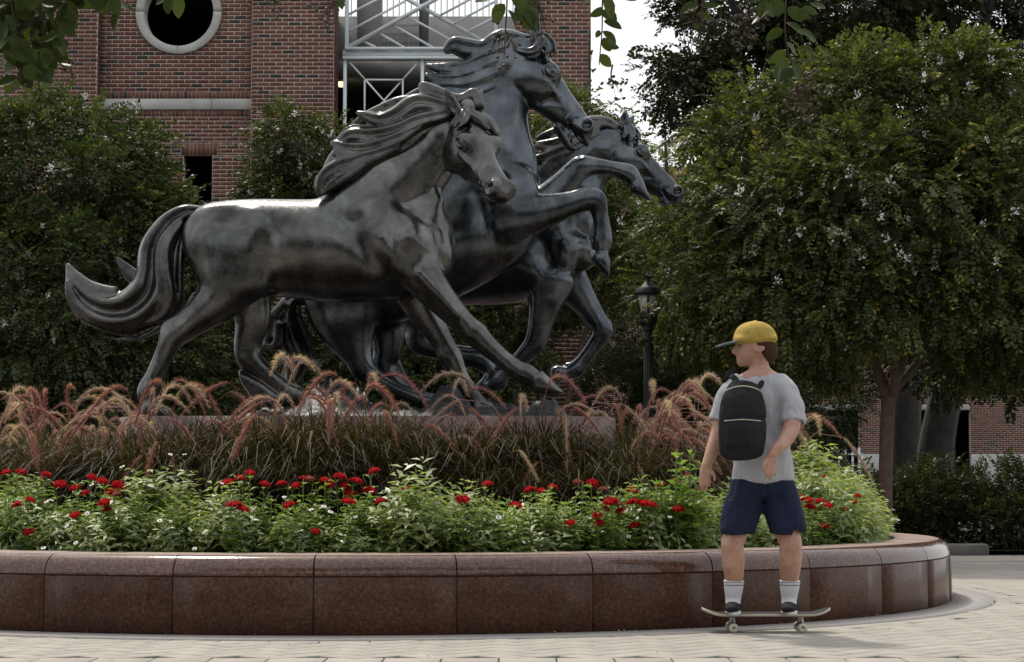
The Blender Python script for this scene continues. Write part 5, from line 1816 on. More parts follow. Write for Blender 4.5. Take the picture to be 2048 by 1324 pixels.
# ---- tall trees behind
t = thing('tall_tree', 'tall dark tree with a leaning grey trunk behind the right crape myrtle', 'tree', P(1862, 1040, 36) * (1, 1, 0))
YO = 36.0
LB = [lp(1400, 60, YO, 100, 90), lp(1380, 160, YO, 75, 60), lp(1480, -20, YO, 150, 130), lp(1560, 150, YO, 150, 90), lp(1650, 0, YO, 150, 130), lp(1690, 140, YO, 120, 90), lp(1480, 240, YO, 130, 70), lp(1620, 250, YO, 120, 70), lp(1800, -70, YO, 150, 90)]
crown(t, LB, 1.9, TPL_OAK, LEAF_OAK, 30, (.4, .75), (.8, 1.3), droop=.25)
limb_tree('trunk', t, [[(1860, 1040, 44), (1872, 900, 36), (1890, 800, 33), (1915, 700, 33), (1935, 640, 30), (1900, 480, 24), (1800, 330, 20), (1640, 220, 15), (1560, 160, 13), (1510, 95, 11), (1462, 0, 8), (1440, -90, 5)]], BARK_OAK, YO)
limb_tree('limb', t, [[(1560, 165, 9), (1490, 200, 6), (1420, 190, 3)], [(1620, 210, 9), (1640, 110, 7), (1660, 0, 4)], [(1505, 90, 6), (1560, 20, 4), (1600, -60, 3)]], BARK_OAK, YO)['kind'] = 'stuff'
t = thing('tall_tree', 'tall dark tree rising out of the frame at the top right corner', 'tree', P(1815, 1040, 38) * (1, 1, 0))
LB = [lp(1930, 30, 38, 150, 110), lp(2040, 110, 38, 130, 150), lp(1990, 230, 38, 120, 90), lp(2060, -60, 38, 160, 130), lp(1860, 110, 38.5, 90, 80), lp(1790, 90, 39, 70, 60), lp(1870, 655, 33, 90, 55), lp(1965, 690, 33, 110, 62), lp(2060, 715, 33, 90, 62), lp(1760, 650, 34, 90, 50)]
crown(t, LB, 1.9, TPL_OAK, LEAF_OAK, 30, (.4, .75), (.8, 1.3), droop=.25)
limb_tree('trunk', t, [[(1812, 1040, 40), (1813, 900, 30), (1815, 780, 28), (1822, 640, 26), (1860, 420, 22), (1930, 200, 16), (1980, 0, 10), (2000, -120, 6)]], BARK_OAK, 38)
t = thing('tall_tree', 'pale sunlit tree in the gap between the building and the dark tree', 'tree', P(1345, 1010, 50) * (1, 1, 0))
LB = [lp(1330, 270, 50, 60, 55), lp(1300, 330, 50, 45, 70), lp(1380, 260, 50, 55, 60), lp(1350, 360, 50, 70, 60), lp(1310, 420, 50, 60, 60), lp(1400, 350, 50, 60, 70)]
crown(t, LB, .80, TPL_OAK, LEAF_PALE, 22, (.45, .8), (.8, 1.2), droop=.1)
limb_tree('trunk', t, [[(1350, 1012, 12), (1348, 700, 10), (1345, 500, 8), (1335, 380, 5), (1330, 260, 2)], [(1345, 480, 6), (1365, 400, 4), (1385, 300, 2)]], BARK_OAK, 50)
# ---- hedge
t = thing('hedge', 'dark clipped hedge with an uneven top along the drive at the right', 'hedge', P(1850, 1108, 26.6) * (1, 1, 0))
LB = [lp(1560 + i * 62, 1022 + 14 * math.sin(i * 2.1), 26.6 + .25 * math.sin(i * 1.3), 58, 62 + 10 * math.sin(i * 1.7), 60) for i in range(10)] + [lp(1560 + i * 62, 1060, 26.4, 60, 52, 60) for i in range(10)] + [lp(2000, 975, 26.7, 36, 40), lp(1840, 965, 26.7, 40, 30)]
crown(t, LB, 9.5, TPL_HEDGE, LEAF_HEDGE, 28, (.16, .32), droop=-.2)
limb_tree('stem', t, [[(1580 + i * 55, 1108, 3), (1584 + i * 55, 1060, 2.5), (1576 + i * 55, 990, 2)] for i in range(9)], BARK_OAK, 26.6)['kind'] = 'stuff'
# ---- unseen trees added behind the camera to block low front sky and darken reflections
rowt = MB()
V_, F_, T_ = [], [], []
pp, dd = clumps([((x, y, z), r) for x, y, z, r in ((-15, -12, 3.8, (5, 3.5, 3.6)), (-6, -14, 4.2, (5.4, 3.5, 4.0)), (4, -14, 4.0, (5.4, 3.5, 3.8)), (13, -12, 3.8, (5, 3.6, 3.6)), (21, -8, 3.2, (4.6, 4, 3.0)), (-23, -7, 3.2, (4.6, 4, 3.0)))],
                1.0, (.6, 1.1), 24)
BIG = [sprig_tpl(4, .6, .24, .13, .15, 55) for _ in range(3)]
V, F, T = scatter(BIG, pp, dd, RG.uniform(.8, 1.3, len(pp)), np.full(len(pp), .4))
added_trees = link('added_trees', mesh_np('added_trees', V, F, LEAF_OAK, tint=T)); tag(added_trees, 'added row of unseen trees behind the viewer, darkening the reflections', 'trees', kind='stuff')
# ------------------------------------------------------------------ planting inside the wall
RB = random.Random(21)
GRASS_MAT = leaf_mat('fountain_grass_blade', (.026, .018, .010), (.105, .086, .044), .25, .6, .2, aged=(1, 1, 1))
PL_RED = leaf_mat('red_plume', (.27, .095, .11), (.58, .31, .31), .40, .9, .05, aged=(1, 1, 1))
PL_TAN = leaf_mat('tan_plume', (.40, .25, .22), (.68, .51, .46), .40, .9, .05, aged=(1, 1, 1))
ZIN_LEAF = leaf_mat('zinnia_leaf', (.060, .115, .024), (.25, .35, .08), .42, .45, .5, aged=(1, 1, 1))
MOUND_LEAF = leaf_mat('narrow_zinnia_leaf', (.085, .135, .032), (.48, .53, .25), .42, .42, .5, aged=(1, 1, 1))
RED_PETAL = leaf_mat('red_petal', (.20, .003, .006), (.46, .009, .010), .15, .9, .05, aged=(1, 1, 1))
OLD_PETAL = leaf_mat('faded_red_petal', (.10, .018, .014), (.22, .05, .03), .1, .8, .1, aged=(1, 1, 1))
WHITE_PETAL = plain('white_petal', (.82, .82, .78), .6, 0, .04)
FLOWER_EYE = plain('orange_flower_eye', (.45, .22, .04), .7, 0, .2)


def soil_z(r):
    return float(np.interp(r, [1.6, 2.6, 3.5, 4.47], [.75, .65, .48, .41]))


def blades_me(n, seed, H=.90, spread=.50):
    r_ = random.Random(seed)
    V, F, T = [], [], []
    for i in range(n):
        az = r_.uniform(0, 2 * math.pi); b = r_.uniform(0, .16)
        x0, y0 = b * math.cos(az), b * math.sin(az)
        az += r_.gauss(0, .5)
        L = H * r_.uniform(.55, 1.15); out = spread * r_.uniform(.25, 1.25) * L / H
        dr = r_.uniform(.15, .75) * out
        w_ = r_.uniform(.003, .0062); t_ = min(1, max(0, r_.gauss(.4, .28)))
        sx, sy = -math.sin(az), math.cos(az)
        m = 5
        for k in range(m + 1):
            t = k / m
            rad = out * t ** 1.6; z = L * (t - .30 * t ** 3) - dr * t ** 3.2
            x, y = x0 + rad * math.cos(az), y0 + rad * math.sin(az)
            ww = w_ * (1 - t ** 2.2) + .0006
            n0 = len(V)
            V += [(x - sx * ww, y - sy * ww, z), (x + sx * ww, y + sy * ww, z)]; T += [t_, t_]
            if k: F.append((n0 - 2, n0 - 1, n0 + 1, n0))
    return mesh_np('blades', V, np.array(F), GRASS_MAT, tint=T)


def plume_me(seed, H, out, nod, mat, Lp=.24):
    """bottle-brush plume on a thin stem: leans along +x"""
    r_ = random.Random(seed)
    pts = []
    m = 16
    for k in range(m + 1):
        t = k / m
        pts.append((out * t ** 2.0, 0, H * (t - .12 * t * t) - nod * max(0, t - .62) ** 2 * 6.0))
    pts = np.array(pts)
    seg = np.linalg.norm(np.diff(pts, axis=0), axis=1); s = np.concatenate([[0], np.cumsum(seg)])
    tot = s[-1]; s0 = tot - Lp
    at = lambda q: np.array([np.interp(q, s, pts[:, i]) for i in range(3)])
    mb = MB()
    st = [at(q) for q in np.linspace(0, s0, 6)]
    mb.tube(st, .0016, 3, False, .15)
    cp = [at(q) for q in np.linspace(s0, tot, 8)]
    mb.tube(cp, [.002, .005, .0062, .0062, .006, .005, .004, .0012], 5, True, .25)
    V, F, T = [], [], []
    for i in range(380):
        t = r_.random()
        c = at(s0 + Lp * t); d = at(min(tot, s0 + Lp * t + .01)) - at(max(0, s0 + Lp * t - .01)); d /= np.linalg.norm(d)
        q = np.array([r_.gauss(0, 1) for _ in range(3)]); q -= q.dot(d) * d; q /= np.linalg.norm(q)
        ln = .021 * (.35 + 1.1 * math.sin(math.pi * min(1, t * .92 + .07)) ** .6) * r_.uniform(.7, 1.2)
        tip = c + (q * .82 + d * .65) * ln
        sd = np.cross(q, d) * .0011
        n0 = len(V)
        V += [c + sd, c - sd, tip]; F.append((n0, n0 + 1, n0 + 2)); tt = min(1, max(0, .55 + r_.gauss(0, .25))); T += [tt * .6, tt * .6, 1.0]
    mb.add(np.array(V), (), np.array(F)); mb.t[-1] = np.array(T)
    return mb.mesh('plume', mat, tint=True)


BLADES = [blades_me(520, 40 + i) for i in range(5)]
PLUMES = []
for i in range(9):
    mat = PL_RED if i % 3 != 2 else PL_TAN
    PLUMES.append(plume_me(60 + i, [1.05, .95, 1.12, .85, 1.15, 1.0, .9, 1.08, 1.2][i], [.42, .5, .34, .55, .28, .6, .36, .45, .52][i], [.45, .5, .4, .55, .3, .6, .5, .55, .42][i], mat, [.30, .27, .36, .28, .34, .30, .26, .33, .37][i]))


def grass_clump(x, y, npl, lab, s=1.0, az0=None, azv=1.2, zoff=0):
    r = math.hypot(x - CX, y - CY)
    t = thing('fountain_grass', lab, 'ornamental grass', (x, y, soil_z(r) - .02 + zoff), 'clumps of purple fountain grass round the plinth')
    a = RB.uniform(0, 6.28)
    o = link('blades', RB.choice(BLADES), t); o['kind'] = 'stuff'
    o.rotation_euler = (0, 0, a); o.scale = (s, s, s)
    for k in range(npl):
        o = link('plume', RB.choice(PLUMES), t)
        az = RB.uniform(0, 6.28) if az0 is None else az0 + RB.gauss(0, azv)
        q = s * RB.uniform(.70, 1.28)
        o.rotation_euler = (RB.gauss(0, .12), RB.gauss(0, .10), az); o.scale = (q, q, q)
        o.location = (RB.gauss(0, .05), RB.gauss(0, .05), 0)
    return t


# rows of clumps by bearing (degrees, -90 faces the camera) and radius
GR = []
for r0, st in ((3.28, 7.6), (2.86, 7.8), (2.46, 8.6), (2.1, 10.5)):
    for a in np.arange(-172, 28, st):
        GR.append((a + RB.uniform(-1.8, 1.8), r0 + RB.uniform(-.1, .1)))
gi = []
for a, r in GR:
    x, y = CX + r * math.cos(R(a)), CY + r * math.sin(R(a))
    if y > 17.6: continue
    if pl0[0] - .12 < x < pl1[0] + .12 and y > 14.85: continue
    u, v = P_screen(x, y, 1.0)
    gi.append((u, x, y, r))
gi.sort()
plu = lambda u: 8 if u < 420 else (6 if u < 820 else (4 if u < 1220 else 10))
ref = lambda u: ('left of the plinth' if u < 230 else 'below the stretched hind leg of the nearest horse' if u < 420 else 'before the bronze rocks at the left' if u < 700 else
                 'before the planted forefoot of the nearest horse' if u < 1000 else 'at the right end of the plinth' if u < 1250 else 'between the plinth and the skateboarder' if u < 1460 else 'behind the skateboarder, leaning right')
seen_ref = {}
WORDS = ['first', 'second', 'third', 'fourth', 'fifth', 'sixth', 'seventh', 'eighth', 'ninth', 'tenth', 'eleventh', 'twelfth', 'thirteenth', 'fourteenth', 'fifteenth', 'sixteenth', 'seventeenth', 'eighteenth', 'nineteenth', 'twentieth']
for u, x, y, r in gi:
    k = seen_ref.get(ref(u), 0); seen_ref[ref(u)] = k + 1
    lab = '%s reddish fountain grass clump from the left, %s' % (WORDS[k], ref(u))
    low = (1.16 if r < 3.0 else 1.04) if 450 < u < 1230 else 1.2
    tuft = r < 2.95 and any(abs(u - c) < 34 for c in (500, 640, 740, 880, 985, 1085))
    if tuft: low *= 1.12
    grass_clump(x, y, RB.choice((5, 6)) if tuft else plu(u) if u < 400 or u > 1240 else RB.choice((1, 2, 3, 4) if r < 2.7 else (0, 1, 1, 2)), lab, low * RB.uniform(.9, 1.1), None if u < 1250 else -.2, 1.1)


# ---- low white zinnias
def mound_me(seed, rad=.31, H=.42, ns=120):
    r_ = np.random.default_rng(seed)
    tp = [lance_tpl(r_) for _ in range(4)]
    q = r_.normal(size=(ns, 3)); q[:, 2] = np.abs(q[:, 2]) + .12; q /= np.linalg.norm(q, axis=1)[:, None]
    k = r_.uniform(.55, 1.0, ns)[:, None]
    p = q * np.array((rad, rad, H)) * k
    p[:, 2] = np.maximum(p[:, 2], .02)
    d = q * np.array((.8, .8, .6)) + np.array((0, 0, .75)) + r_.normal(0, .25, (ns, 3))
    V, F, T = scatter(tp, p - d / np.linalg.norm(d, axis=1)[:, None] * .10, d, r_.uniform(.8, 1.25, ns), np.clip(r_.normal(.46, .2, ns), 0, .92), .14)
    return mesh_np('foliage', V, F, MOUND_LEAF, tint=T)


def lance_tpl(r_):
    V, F, li = [], [], []
    n = 11
    for i in range(n):
        t = (i + .5) / n
        az = i * 2.4 + r_.uniform(-.3, .3)
        out = np.array((.35 + .45 * (1 - t) * .3, math.cos(az), math.sin(az))); out /= np.linalg.norm(out)
        b = np.array((.145 * t, 0, 0))
        L = .074 * (1.1 - .55 * t * t) * r_.uniform(.8, 1.2); w_ = np.cross(out, (1, 0, 0)); w_ /= np.linalg.norm(w_); w_ *= L * .155
        dr = np.array((-.012, 0, 0))
        V += [b, b + out * L * .45 + w_, b + out * L + dr, b + out * L * .45 - w_]
        F.append((4 * i, 4 * i + 1, 4 * i + 2, 4 * i + 3)); li += [i] * 4
    return np.array(V), np.array(F), np.array(li)


def daisy_me():
    mb = MB()
    for k in range(9):
        a = 2 * math.pi * k / 9; c, s_ = math.cos(a), math.sin(a)
        L, w_ = .021, .0055
        mb.add([(.004 * c, .004 * s_, .001), (.013 * c - w_ * s_, .013 * s_ + w_ * c, .003), (L * c, L * s_, .0), (.013 * c + w_ * s_, .013 * s_ - w_ * c, .003)], [(0, 3, 2, 1)])
    return mb


DAISY = daisy_me().mesh('flower_petals', WHITE_PETAL)
eye_mb = MB(); eye_mb.lathe([(.0065, -.001), (.006, .004), (.003, .007), (.0005, .0075)], 8)
DEYE = eye_mb.mesh('flower_eye', FLOWER_EYE, True)
MOUNDS = [mound_me(80 + i, .28, .43, 125) for i in range(5)]


def mound(x, y, z, lab, s=1.0, nf=9, H=.42, rad=.31):
    t = thing('white_zinnia', lab, 'flower plant', (x, y, z), 'mounds of small white zinnias along the wall')
    o = link('foliage', RB.choice(MOUNDS), t); o['kind'] = 'stuff'
    o.rotation_euler = (0, 0, RB.uniform(0, 6.28)); o.scale = (s, s, s * RB.uniform(.9, 1.1))
    for k in range(nf):
        az = RB.uniform(-2.9, -.25); el = RB.uniform(.1, 1.3)
        q = Vector((math.cos(az) * math.cos(el), math.sin(az) * math.cos(el), math.sin(el)))
        p = Vector((q.x * rad * s * 1.08, q.y * rad * s * 1.08, q.z * H * s * 1.05 + .04))
        n = (q * .6 + Vector((0, -.25, .8)) + Vector((RB.gauss(0, .3), RB.gauss(0, .3), 0))).normalized()
        f = link('flower', DAISY, t, p); f.rotation_euler = n.to_track_quat('Z', 'X').to_euler()
        sc = RB.uniform(.75, 1.05); f.scale = (sc, sc, sc)
        e = link('flower_eye', DEYE, f)
    return t


REDS = [(12, 945), (42, 943), (93, 948), (85, 958), (120, 968), (150, 975), (172, 985), (60, 1000), (35, 1010), (185, 955), (205, 962), (238, 970), (222, 985), (210, 1005), (215, 1020), (232, 988), (58, 1062), (150, 1030),
        (455, 965), (480, 957), (500, 945), (530, 968), (563, 967), (455, 1008), (470, 1010), (485, 1018), (577, 1010), (632, 1062), (592, 970),
        (608, 958), (618, 958), (650, 960), (680, 953), (713, 962), (748, 942), (690, 970), (660, 968), (699, 985), (697, 1003), (795, 980), (815, 978), (760, 1002), (738, 980), (925, 998), (975, 968), (1032, 1010),
        (1060, 980), (1105, 974), (1083, 982), (1185, 965), (1205, 978), (1155, 963), (1220, 1003), (1212, 1018), (1195, 1030), (1198, 1045), (1235, 1008), (1240, 1022), (1266, 1005), (1290, 1008), (1305, 1010), (1270, 1050), (1320, 968), (1350, 963),
        (1375, 950), (1265, 983), (1140, 1045), (1355, 1020),
        (1600, 995), (1615, 1000), (1640, 1002), (1650, 955), (1668, 960), (1688, 985), (1715, 992), (1705, 1005), (1690, 1020), (1648, 1052), (1620, 1015), (1655, 1010), (1560, 985), (1575, 1030)]
REDP = []
for u, v in REDS:
    for Y in np.arange(12.1, 17, .02):
        q = P(u, v, Y)
        if math.hypot(q[0] - CX, q[1] - CY) < 3.95:
            if v < 986: REDP.append(q)
            break
ml = []
for a in np.arange(-160, 36, 5.6):
    r = 4.14 + RB.uniform(-.05, .05)
    ml.append((a + RB.uniform(-.6, .6), r, RB.uniform(.98, 1.2), 'front'))
for a in np.arange(-157, 26, 7.0):
    r = 3.78 + RB.uniform(-.08, .08)
    ml.append((a + RB.uniform(-1, 1), r, RB.uniform(1.08, 1.5), 'second'))
lst = []
for a, r, s, row in ml:
    x, y = CX + r * math.cos(R(a)), CY + r * math.sin(R(a))
    u, v = P_screen(x, y, .7)
    if y > 18.6 or u < -60: continue
    s *= 1 + .16 * math.sin(a * .23 + 1.0) + .08 * math.sin(a * .61)
    if 850 < u < 960 and row == 'second': s *= .6
    if row == 'second' and sum(math.hypot(q[0] - x, q[1] - y) < .26 for q in REDP) >= 2: s *= .62
    lst.append((row, u, x, y, r, s))
for row in ('front', 'second'):
    sub = sorted(q for q in lst if q[0] == row)
    k = 0
    for _, u, x, y, r, s in sub:
        right = u > 1600
        lab = ('%s mound of small white zinnias from the left, %s' % ((WORDS[k] if k < 20 else 'twenty-' + WORDS[k - 20]), 'against the granite rim' if row == 'front' else 'one row back from the rim'))
        k += 1
        mound(x, y, soil_z(r) - .02, lab, s * (1.22 if right else 1), 3 if right else RB.randint(3, 6) if u < 620 else RB.randint(0, 3))


# ---- tall red zinnias
def bloom_me(seed, mat, R0=.046):
    """many-petalled dome: rings of petals, flatter below, closing over the top"""
    r_ = random.Random(seed); mb = MB()
    for layer in range(7):
        f = layer / 6
        n = 16 - int(9 * f); L = R0 * math.cos(f * 1.25); z = R0 * .46 * math.sin(f * 1.35)
        for k in range(n):
            a = 2 * math.pi * (k + .5 * (layer % 2)) / n + r_.gauss(0, .08); c, s_ = math.cos(a), math.sin(a)
            w_ = R0 * .20 * (1 - .45 * f); t_ = min(1, max(0, r_.gauss(.5, .22))); l_ = L * r_.uniform(.93, 1.05)
            z0 = max(0, z - .006); z1 = z + .004 + r_.gauss(0, .0012); z2 = z - .003 - .004 * (1 - f)
            m_ = max(.35 * l_, l_ - R0 * .33)
            mb.add([(.15 * l_ * c, .15 * l_ * s_, z0), (m_ * c - w_ * s_, m_ * s_ + w_ * c, z1), (l_ * c - .3 * w_ * s_, l_ * s_ + .3 * w_ * c, z2), (l_ * c + .3 * w_ * s_, l_ * s_ - .3 * w_ * c, z2), (m_ * c + w_ * s_, m_ * s_ - w_ * c, z1)],
                   [(0, 4, 3, 1)], [(1, 3, 2)], tint=t_)
    mb.lathe([(R0 * .26, R0 * .40), (R0 * .2, R0 * .50), (.001, R0 * .54)], 8, tint=.1)
    mb.lathe([(.003, -.012), (R0 * .3, -.004), (R0 * .5, .002)], 8, tint=0)
    return mb.mesh('bloom', mat, tint=True)


BLOOMS = [bloom_me(5 + i, RED_PETAL, .047 + .005 * i) for i in range(3)]
OLDB = bloom_me(9, OLD_PETAL, .042)


def zplant_me(seed, H):
    """upright stem with pairs of broad pointed leaves"""
    r_ = random.Random(seed); mb = MB()
    top = np.array((r_.uniform(-.04, .04), r_.uniform(-.04, .04), H))
    mb.tube([(0, 0, -.05), top * .5 + (.01, 0, 0), top], [.004, .0035, .003], 5, tint=.4)
    for i in range(7):
        t = .12 + .80 * i / 6; b = top * t
        for s in (0, math.pi):
            a = i * 1.57 + s + r_.uniform(-.3, .3); L = (.105 - .05 * t * t) * r_.uniform(.8, 1.2); w_ = L * .24
            d = np.array((math.cos(a), math.sin(a), r_.uniform(.1, .75))); d /= np.linalg.norm(d)
            sd = np.cross((0, 0, 1), d); sd /= np.linalg.norm(sd); tt = min(1, max(0, .25 + .6 * t + r_.gauss(0, .15)))
            m1, m2 = b + d * L * .35, b + d * L * .72 + (0, 0, -.006)
            cup = np.array((0, 0, .008))
            mb.add([b, m1 + sd * w_ + cup, m1, m1 - sd * w_ + cup, m2 + sd * w_ * .7 + cup * .5, m2, m2 - sd * w_ * .7 + cup * .5, b + d * L + (0, 0, -.022)],
                   [(0, 2, 1, 1)][:0] + [(1, 2, 5, 4), (2, 3, 6, 5)], [(0, 2, 1), (0, 3, 2), (4, 5, 7), (5, 6, 7)], tint=tt)
    return mb.mesh('foliage', ZIN_LEAF, tint=True), top


def zinnia_bush(x, y, zg, blooms, lab, filler=5):
    """one bushy plant: several leafy stems; blooms = list of world points"""
    t = thing('red_zinnia', lab, 'flower plant', (x, y, zg), 'tall red zinnias between the grass and the white zinnias')
    L = Vector((x, y, zg))
    V = []
    for q in blooms:
        q = Vector(q); d = q - L
        q.y += RB.uniform(-.05, .05)
        me, tp = RB.choice(ZPL)
        o = link('stem_with_leaves', me, t, (d.x, d.y, 0)); o.rotation_euler = (0, 0, RB.uniform(0, 6.28))
        k = max(.2, d.z) / tp[2]; o.scale = (min(1.2, k * 1.1), min(1.2, k * 1.1), k)
        b = link('bloom', RB.choice(BLOOMS) if RB.random() > .10 else OLDB, t, (d.x, d.y, d.z))
        n = Vector((RB.gauss(0, .22), -.28 + RB.gauss(0, .2), 1)).normalized()
        b.rotation_euler = n.to_track_quat('Z', 'X').to_euler(); s = RB.uniform(.72, 1.05); b.scale = (s, s, s)
    for k in range(filler):
        me, tp = RB.choice(ZPL)
        o = link('stem_with_leaves', me, t, (RB.gauss(0, .10), RB.gauss(0, .08), 0)); o.rotation_euler = (RB.gauss(0, .15), RB.gauss(0, .15), RB.uniform(0, 6.28))
        k2 = RB.uniform(.55, 1.0); o.scale = (k2, k2, k2)
    return t


ZPL = [zplant_me(100 + i, [.50, .44, .55, .48][i]) for i in range(4)]
groups = {}
for u, v in REDS:
    groups.setdefault(int(u // 62), []).append((u, v))
zk = {}
zref = lambda u: ('near the left edge under the drooping tail' if u < 260 else 'below the hind legs of the nearest horse' if u < 560 else 'below the middle of the plinth' if u < 860 else 'below the right end of the plinth' if u < 1150 else
                  'just left of the skateboarder' if u < 1480 else 'just right of the skateboarder')
for gkey in sorted(groups):
    pts = []
    for u, v in groups[gkey]:
        # the ring of zinnias runs between r = 3.95 and 4.45
        best = None
        for rr in ((3.98, 3.85, 3.7, 3.5) if v < 986 else (4.36, 4.28, 4.2, 4.1)):
            for Y in np.arange(12.1, 17, .01):
                q = P(u, v, Y)
                if abs(math.hypot(q[0] - CX, q[1] - CY) - rr) < .02:
                    if .12 < q[2] - soil_z(rr) < .72: best = (0, q)
                    break
            if best: break
        if best is not None: pts.append(best[1])
    if not pts: continue
    c = np.mean(pts, 0)
    r = math.hypot(c[0] - CX, c[1] - CY); rf = zref(groups[gkey][0][0]); k = zk.get(rf, 0); zk[rf] = k + 1
    zinnia_bush(c[0], c[1], soil_z(r) - .02, pts, '%s clump of red zinnias from the left, %s' % (WORDS[k], rf), 7)
# plain leafy plants that stand up behind
for i, (u, v, h_, lab) in enumerate(((1385, 900, .8, 'tall fresh green leafy plant without flowers, left of the skateboarder'), (1345, 930, .6, 'shorter green leafy plant without flowers, at the foot of the tall one'),
                                     (1110, 955, .45, 'low dark leafy plant in front of the right end of the plinth'), (40, 950, .5, 'light green leafy plant at the left edge of the bed'))):
    q = P(u, 973, 13.0)
    r = math.hypot(q[0] - CX, q[1] - CY)
    t = thing('leafy_plant', lab, 'plant', (q[0], q[1], soil_z(r) - .02))
    for k in range(11):
        me, tp = RB.choice(ZPL)
        o = link('stem_with_leaves', me, t, (RB.gauss(0, .13), RB.gauss(0, .08), 0)); o.rotation_euler = (RB.gauss(0, .10), RB.gauss(0, .10), RB.uniform(0, 6.28))
        k2 = h_ / .5 * RB.uniform(.7, 1.05); o.scale = (min(1.3, k2), min(1.3, k2), k2)
# ------------------------------------------------------------------ the skateboarder
class Px3(Px):
    def pt(self, u, v, dy=0.0): return P(u, v + 4, self.Y + dy)


XP = Px3(12.05)


def wrinkle(S, lo, hi, amp, fr, seed=0.0, fade=None):
    """soft cloth folds"""
    def fn(p):
        x, y, z = p[:, 0], p[:, 1], p[:, 2]
        a = np.sin(fr * (z * 1.0 + .55 * x + .3 * y) + 2.2 * np.sin(fr * .45 * (x - .6 * z) + seed) + seed)
        b = np.sin(fr * .8 * (z * .35 - x * .9 + y * .5) + 1.8 * np.sin(fr * .5 * z + seed * 2))
        c = np.sin(fr * .33 * (x + y + z) + seed * 3)
        d = amp * (np.maximum(a, -.2) * (.55 + .45 * c) + .6 * np.maximum(b, -.3) * (.55 - .45 * c))
        return d.astype(np.float32)
    S.prims.append((fn, np.asarray(lo, float), np.asarray(hi, float), 'soft', 0.0))
    return S
pu = 1526
base = P(pu, 1268, 12.05)
person = thing('person', 'person in yellow cap, grey shirt, navy shorts and white socks riding a skateboard', 'person', (base[0], 12.05, 0))


def skin_mat():
    m, nt, b = material('skin')
    n = noise(nt, 9, 3, .6, objco(nt))
    n2 = noise(nt, 38, 4, .7, objco(nt))
    mx = mixc(nt, .45, n.outputs[0], n2.outputs[0])
    r = ramp(nt, mx.outputs[0], [(.32, (.34, .165, .115)), (.5, (.46, .265, .19)), (.68, (.56, .35, .265))])
    nt.links.new(r.outputs[0], b.inputs['Base Color'])
    b.inputs['Roughness'].default_value = .5
    b.inputs['Subsurface Weight'].default_value = .12
    b.inputs['Subsurface Radius'].default_value = (.02, .008, .004)
    return m


def cloth(name, col, scale=300, var=.12):
    m, nt, b = material(name)
    co = objco(nt)
    n = noise(nt, 7, 4, .6, co); n2 = noise(nt, scale, 2, .6, co)
    r = ramp(nt, n.outputs[0], [(.3, tuple(c * (1 - var) for c in col)), (.7, tuple(c * (1 + var) for c in col))])
    nt.links.new(r.outputs[0], b.inputs['Base Color'])
    b.inputs['Roughness'].default_value = .9
    b.inputs['Specular IOR Level'].default_value = .2
    mp = N(nt, 'ShaderNodeMapping'); mp.inputs['Scale'].default_value = (1, 1, .45); mp.inputs['Rotation'].default_value = (0, .5, .3); nt.links.new(co, mp.inputs[0])
    n3 = noise(nt, 13, 2, .5, mp.outputs[0], 1.6)
    mx = mixc(nt, .12, n3.outputs[0], n2.outputs[0])
    bump(nt, mx.outputs[0], .8, .035, b)
    return m


SKIN = skin_mat()
S = Sculpt(.0075)
# skull and face, looking left and a little away
X = XP
X.ball(S, 1512, 676, 36, 37, 30, 0, k=.02)
X.ball(S, 1497, 697, 23, 27, 24, 0, k=.03)
X.limb(S, [(1506, 690, 26, 24), (1492, 708, 19, 19), (1484, 718, 11, 12)], k=.02)
X.limb(S, [(1476, 684, 4, 5), (1468, 697, 5.5, 6), (1474, 702, 5, 5)], k=.012)                      # nose
X.ball(S, 1478, 709, 5, 2.6, 7, k=.006); X.ball(S, 1478, 714, 5, 2.8, 7, k=.006)                   # lips
X.ball(S, 1482, 722, 7, 6, 8, k=.015)                                                             # chin
X.ball(S, 1474, 688, 4.5, 3, 5, -.045, op='sub', k=.01)
X.ball(S, 1520, 694, 6, 11, 4, -.088, 75, k=.008); X.ball(S, 1521, 694, 3, 6, 4, -.100, 75, op='sub', k=.006)
X.limb(S, [(1516, 700, 20, 19), (1519, 725, 18, 18), (1521, 748, 22, 24)], k=.03)                  # neck
X.limb(S, [(1520, 760, 50, 28), (1522, 850, 42, 26), (1524, 930, 42, 28), (1526, 965, 38, 26)], k=.04)
# arms: right one bent behind, left one held forward
ARM_R = [(1568, 774, 17, 17, -.02), (1582, 808, 19, 18, -.08), (1584, 846, 16.5, 16, -.14), (1572, 874, 15, 14.5, -.20), (1552, 896, 11.5, 11, -.25), (1546, 904, 10.5, 10.5, -.26)]
ARM_L = [(1466, 776, 17, 17, .02), (1448, 815, 19, 18, .03), (1440, 852, 16.5, 16, .02), (1428, 886, 14, 14, -.02), (1417, 916, 11, 11, -.06), (1413, 927, 10, 10.5, -.07)]
X.limb(S, ARM_R, k=.03); X.limb(S, ARM_L, k=.03)


def hand(u, v, dy, dirx, thumb):
    X.limb(S, [(u, v, 10, 9, dy), (u + dirx * 3, v + 14, 12.5, 8, dy), (u + dirx * 4, v + 24, 12, 7, dy)], k=.012)
    for i, (o_, L) in enumerate(((-9, 23), (-3.2, 27), (2.8, 25), (8.4, 19))):
        X.limb(S, [(u + dirx * 4 + o_, v + 22, 3.4, 3.6, dy), (u + dirx * 5 + o_ * 1.05, v + 22 + L * .5, 3.2, 3.3, dy - .008), (u + dirx * 3 + o_ * 1.02, v + 22 + L, 2.5, 2.6, dy + .012)], k=.003)
    X.limb(S, [(u + thumb * 8, v + 6, 4.4, 4.4, dy - .01), (u + thumb * 16, v + 17, 3.8, 3.8, dy - .02), (u + thumb * 17, v + 28, 3, 3, dy - .02)], k=.005)


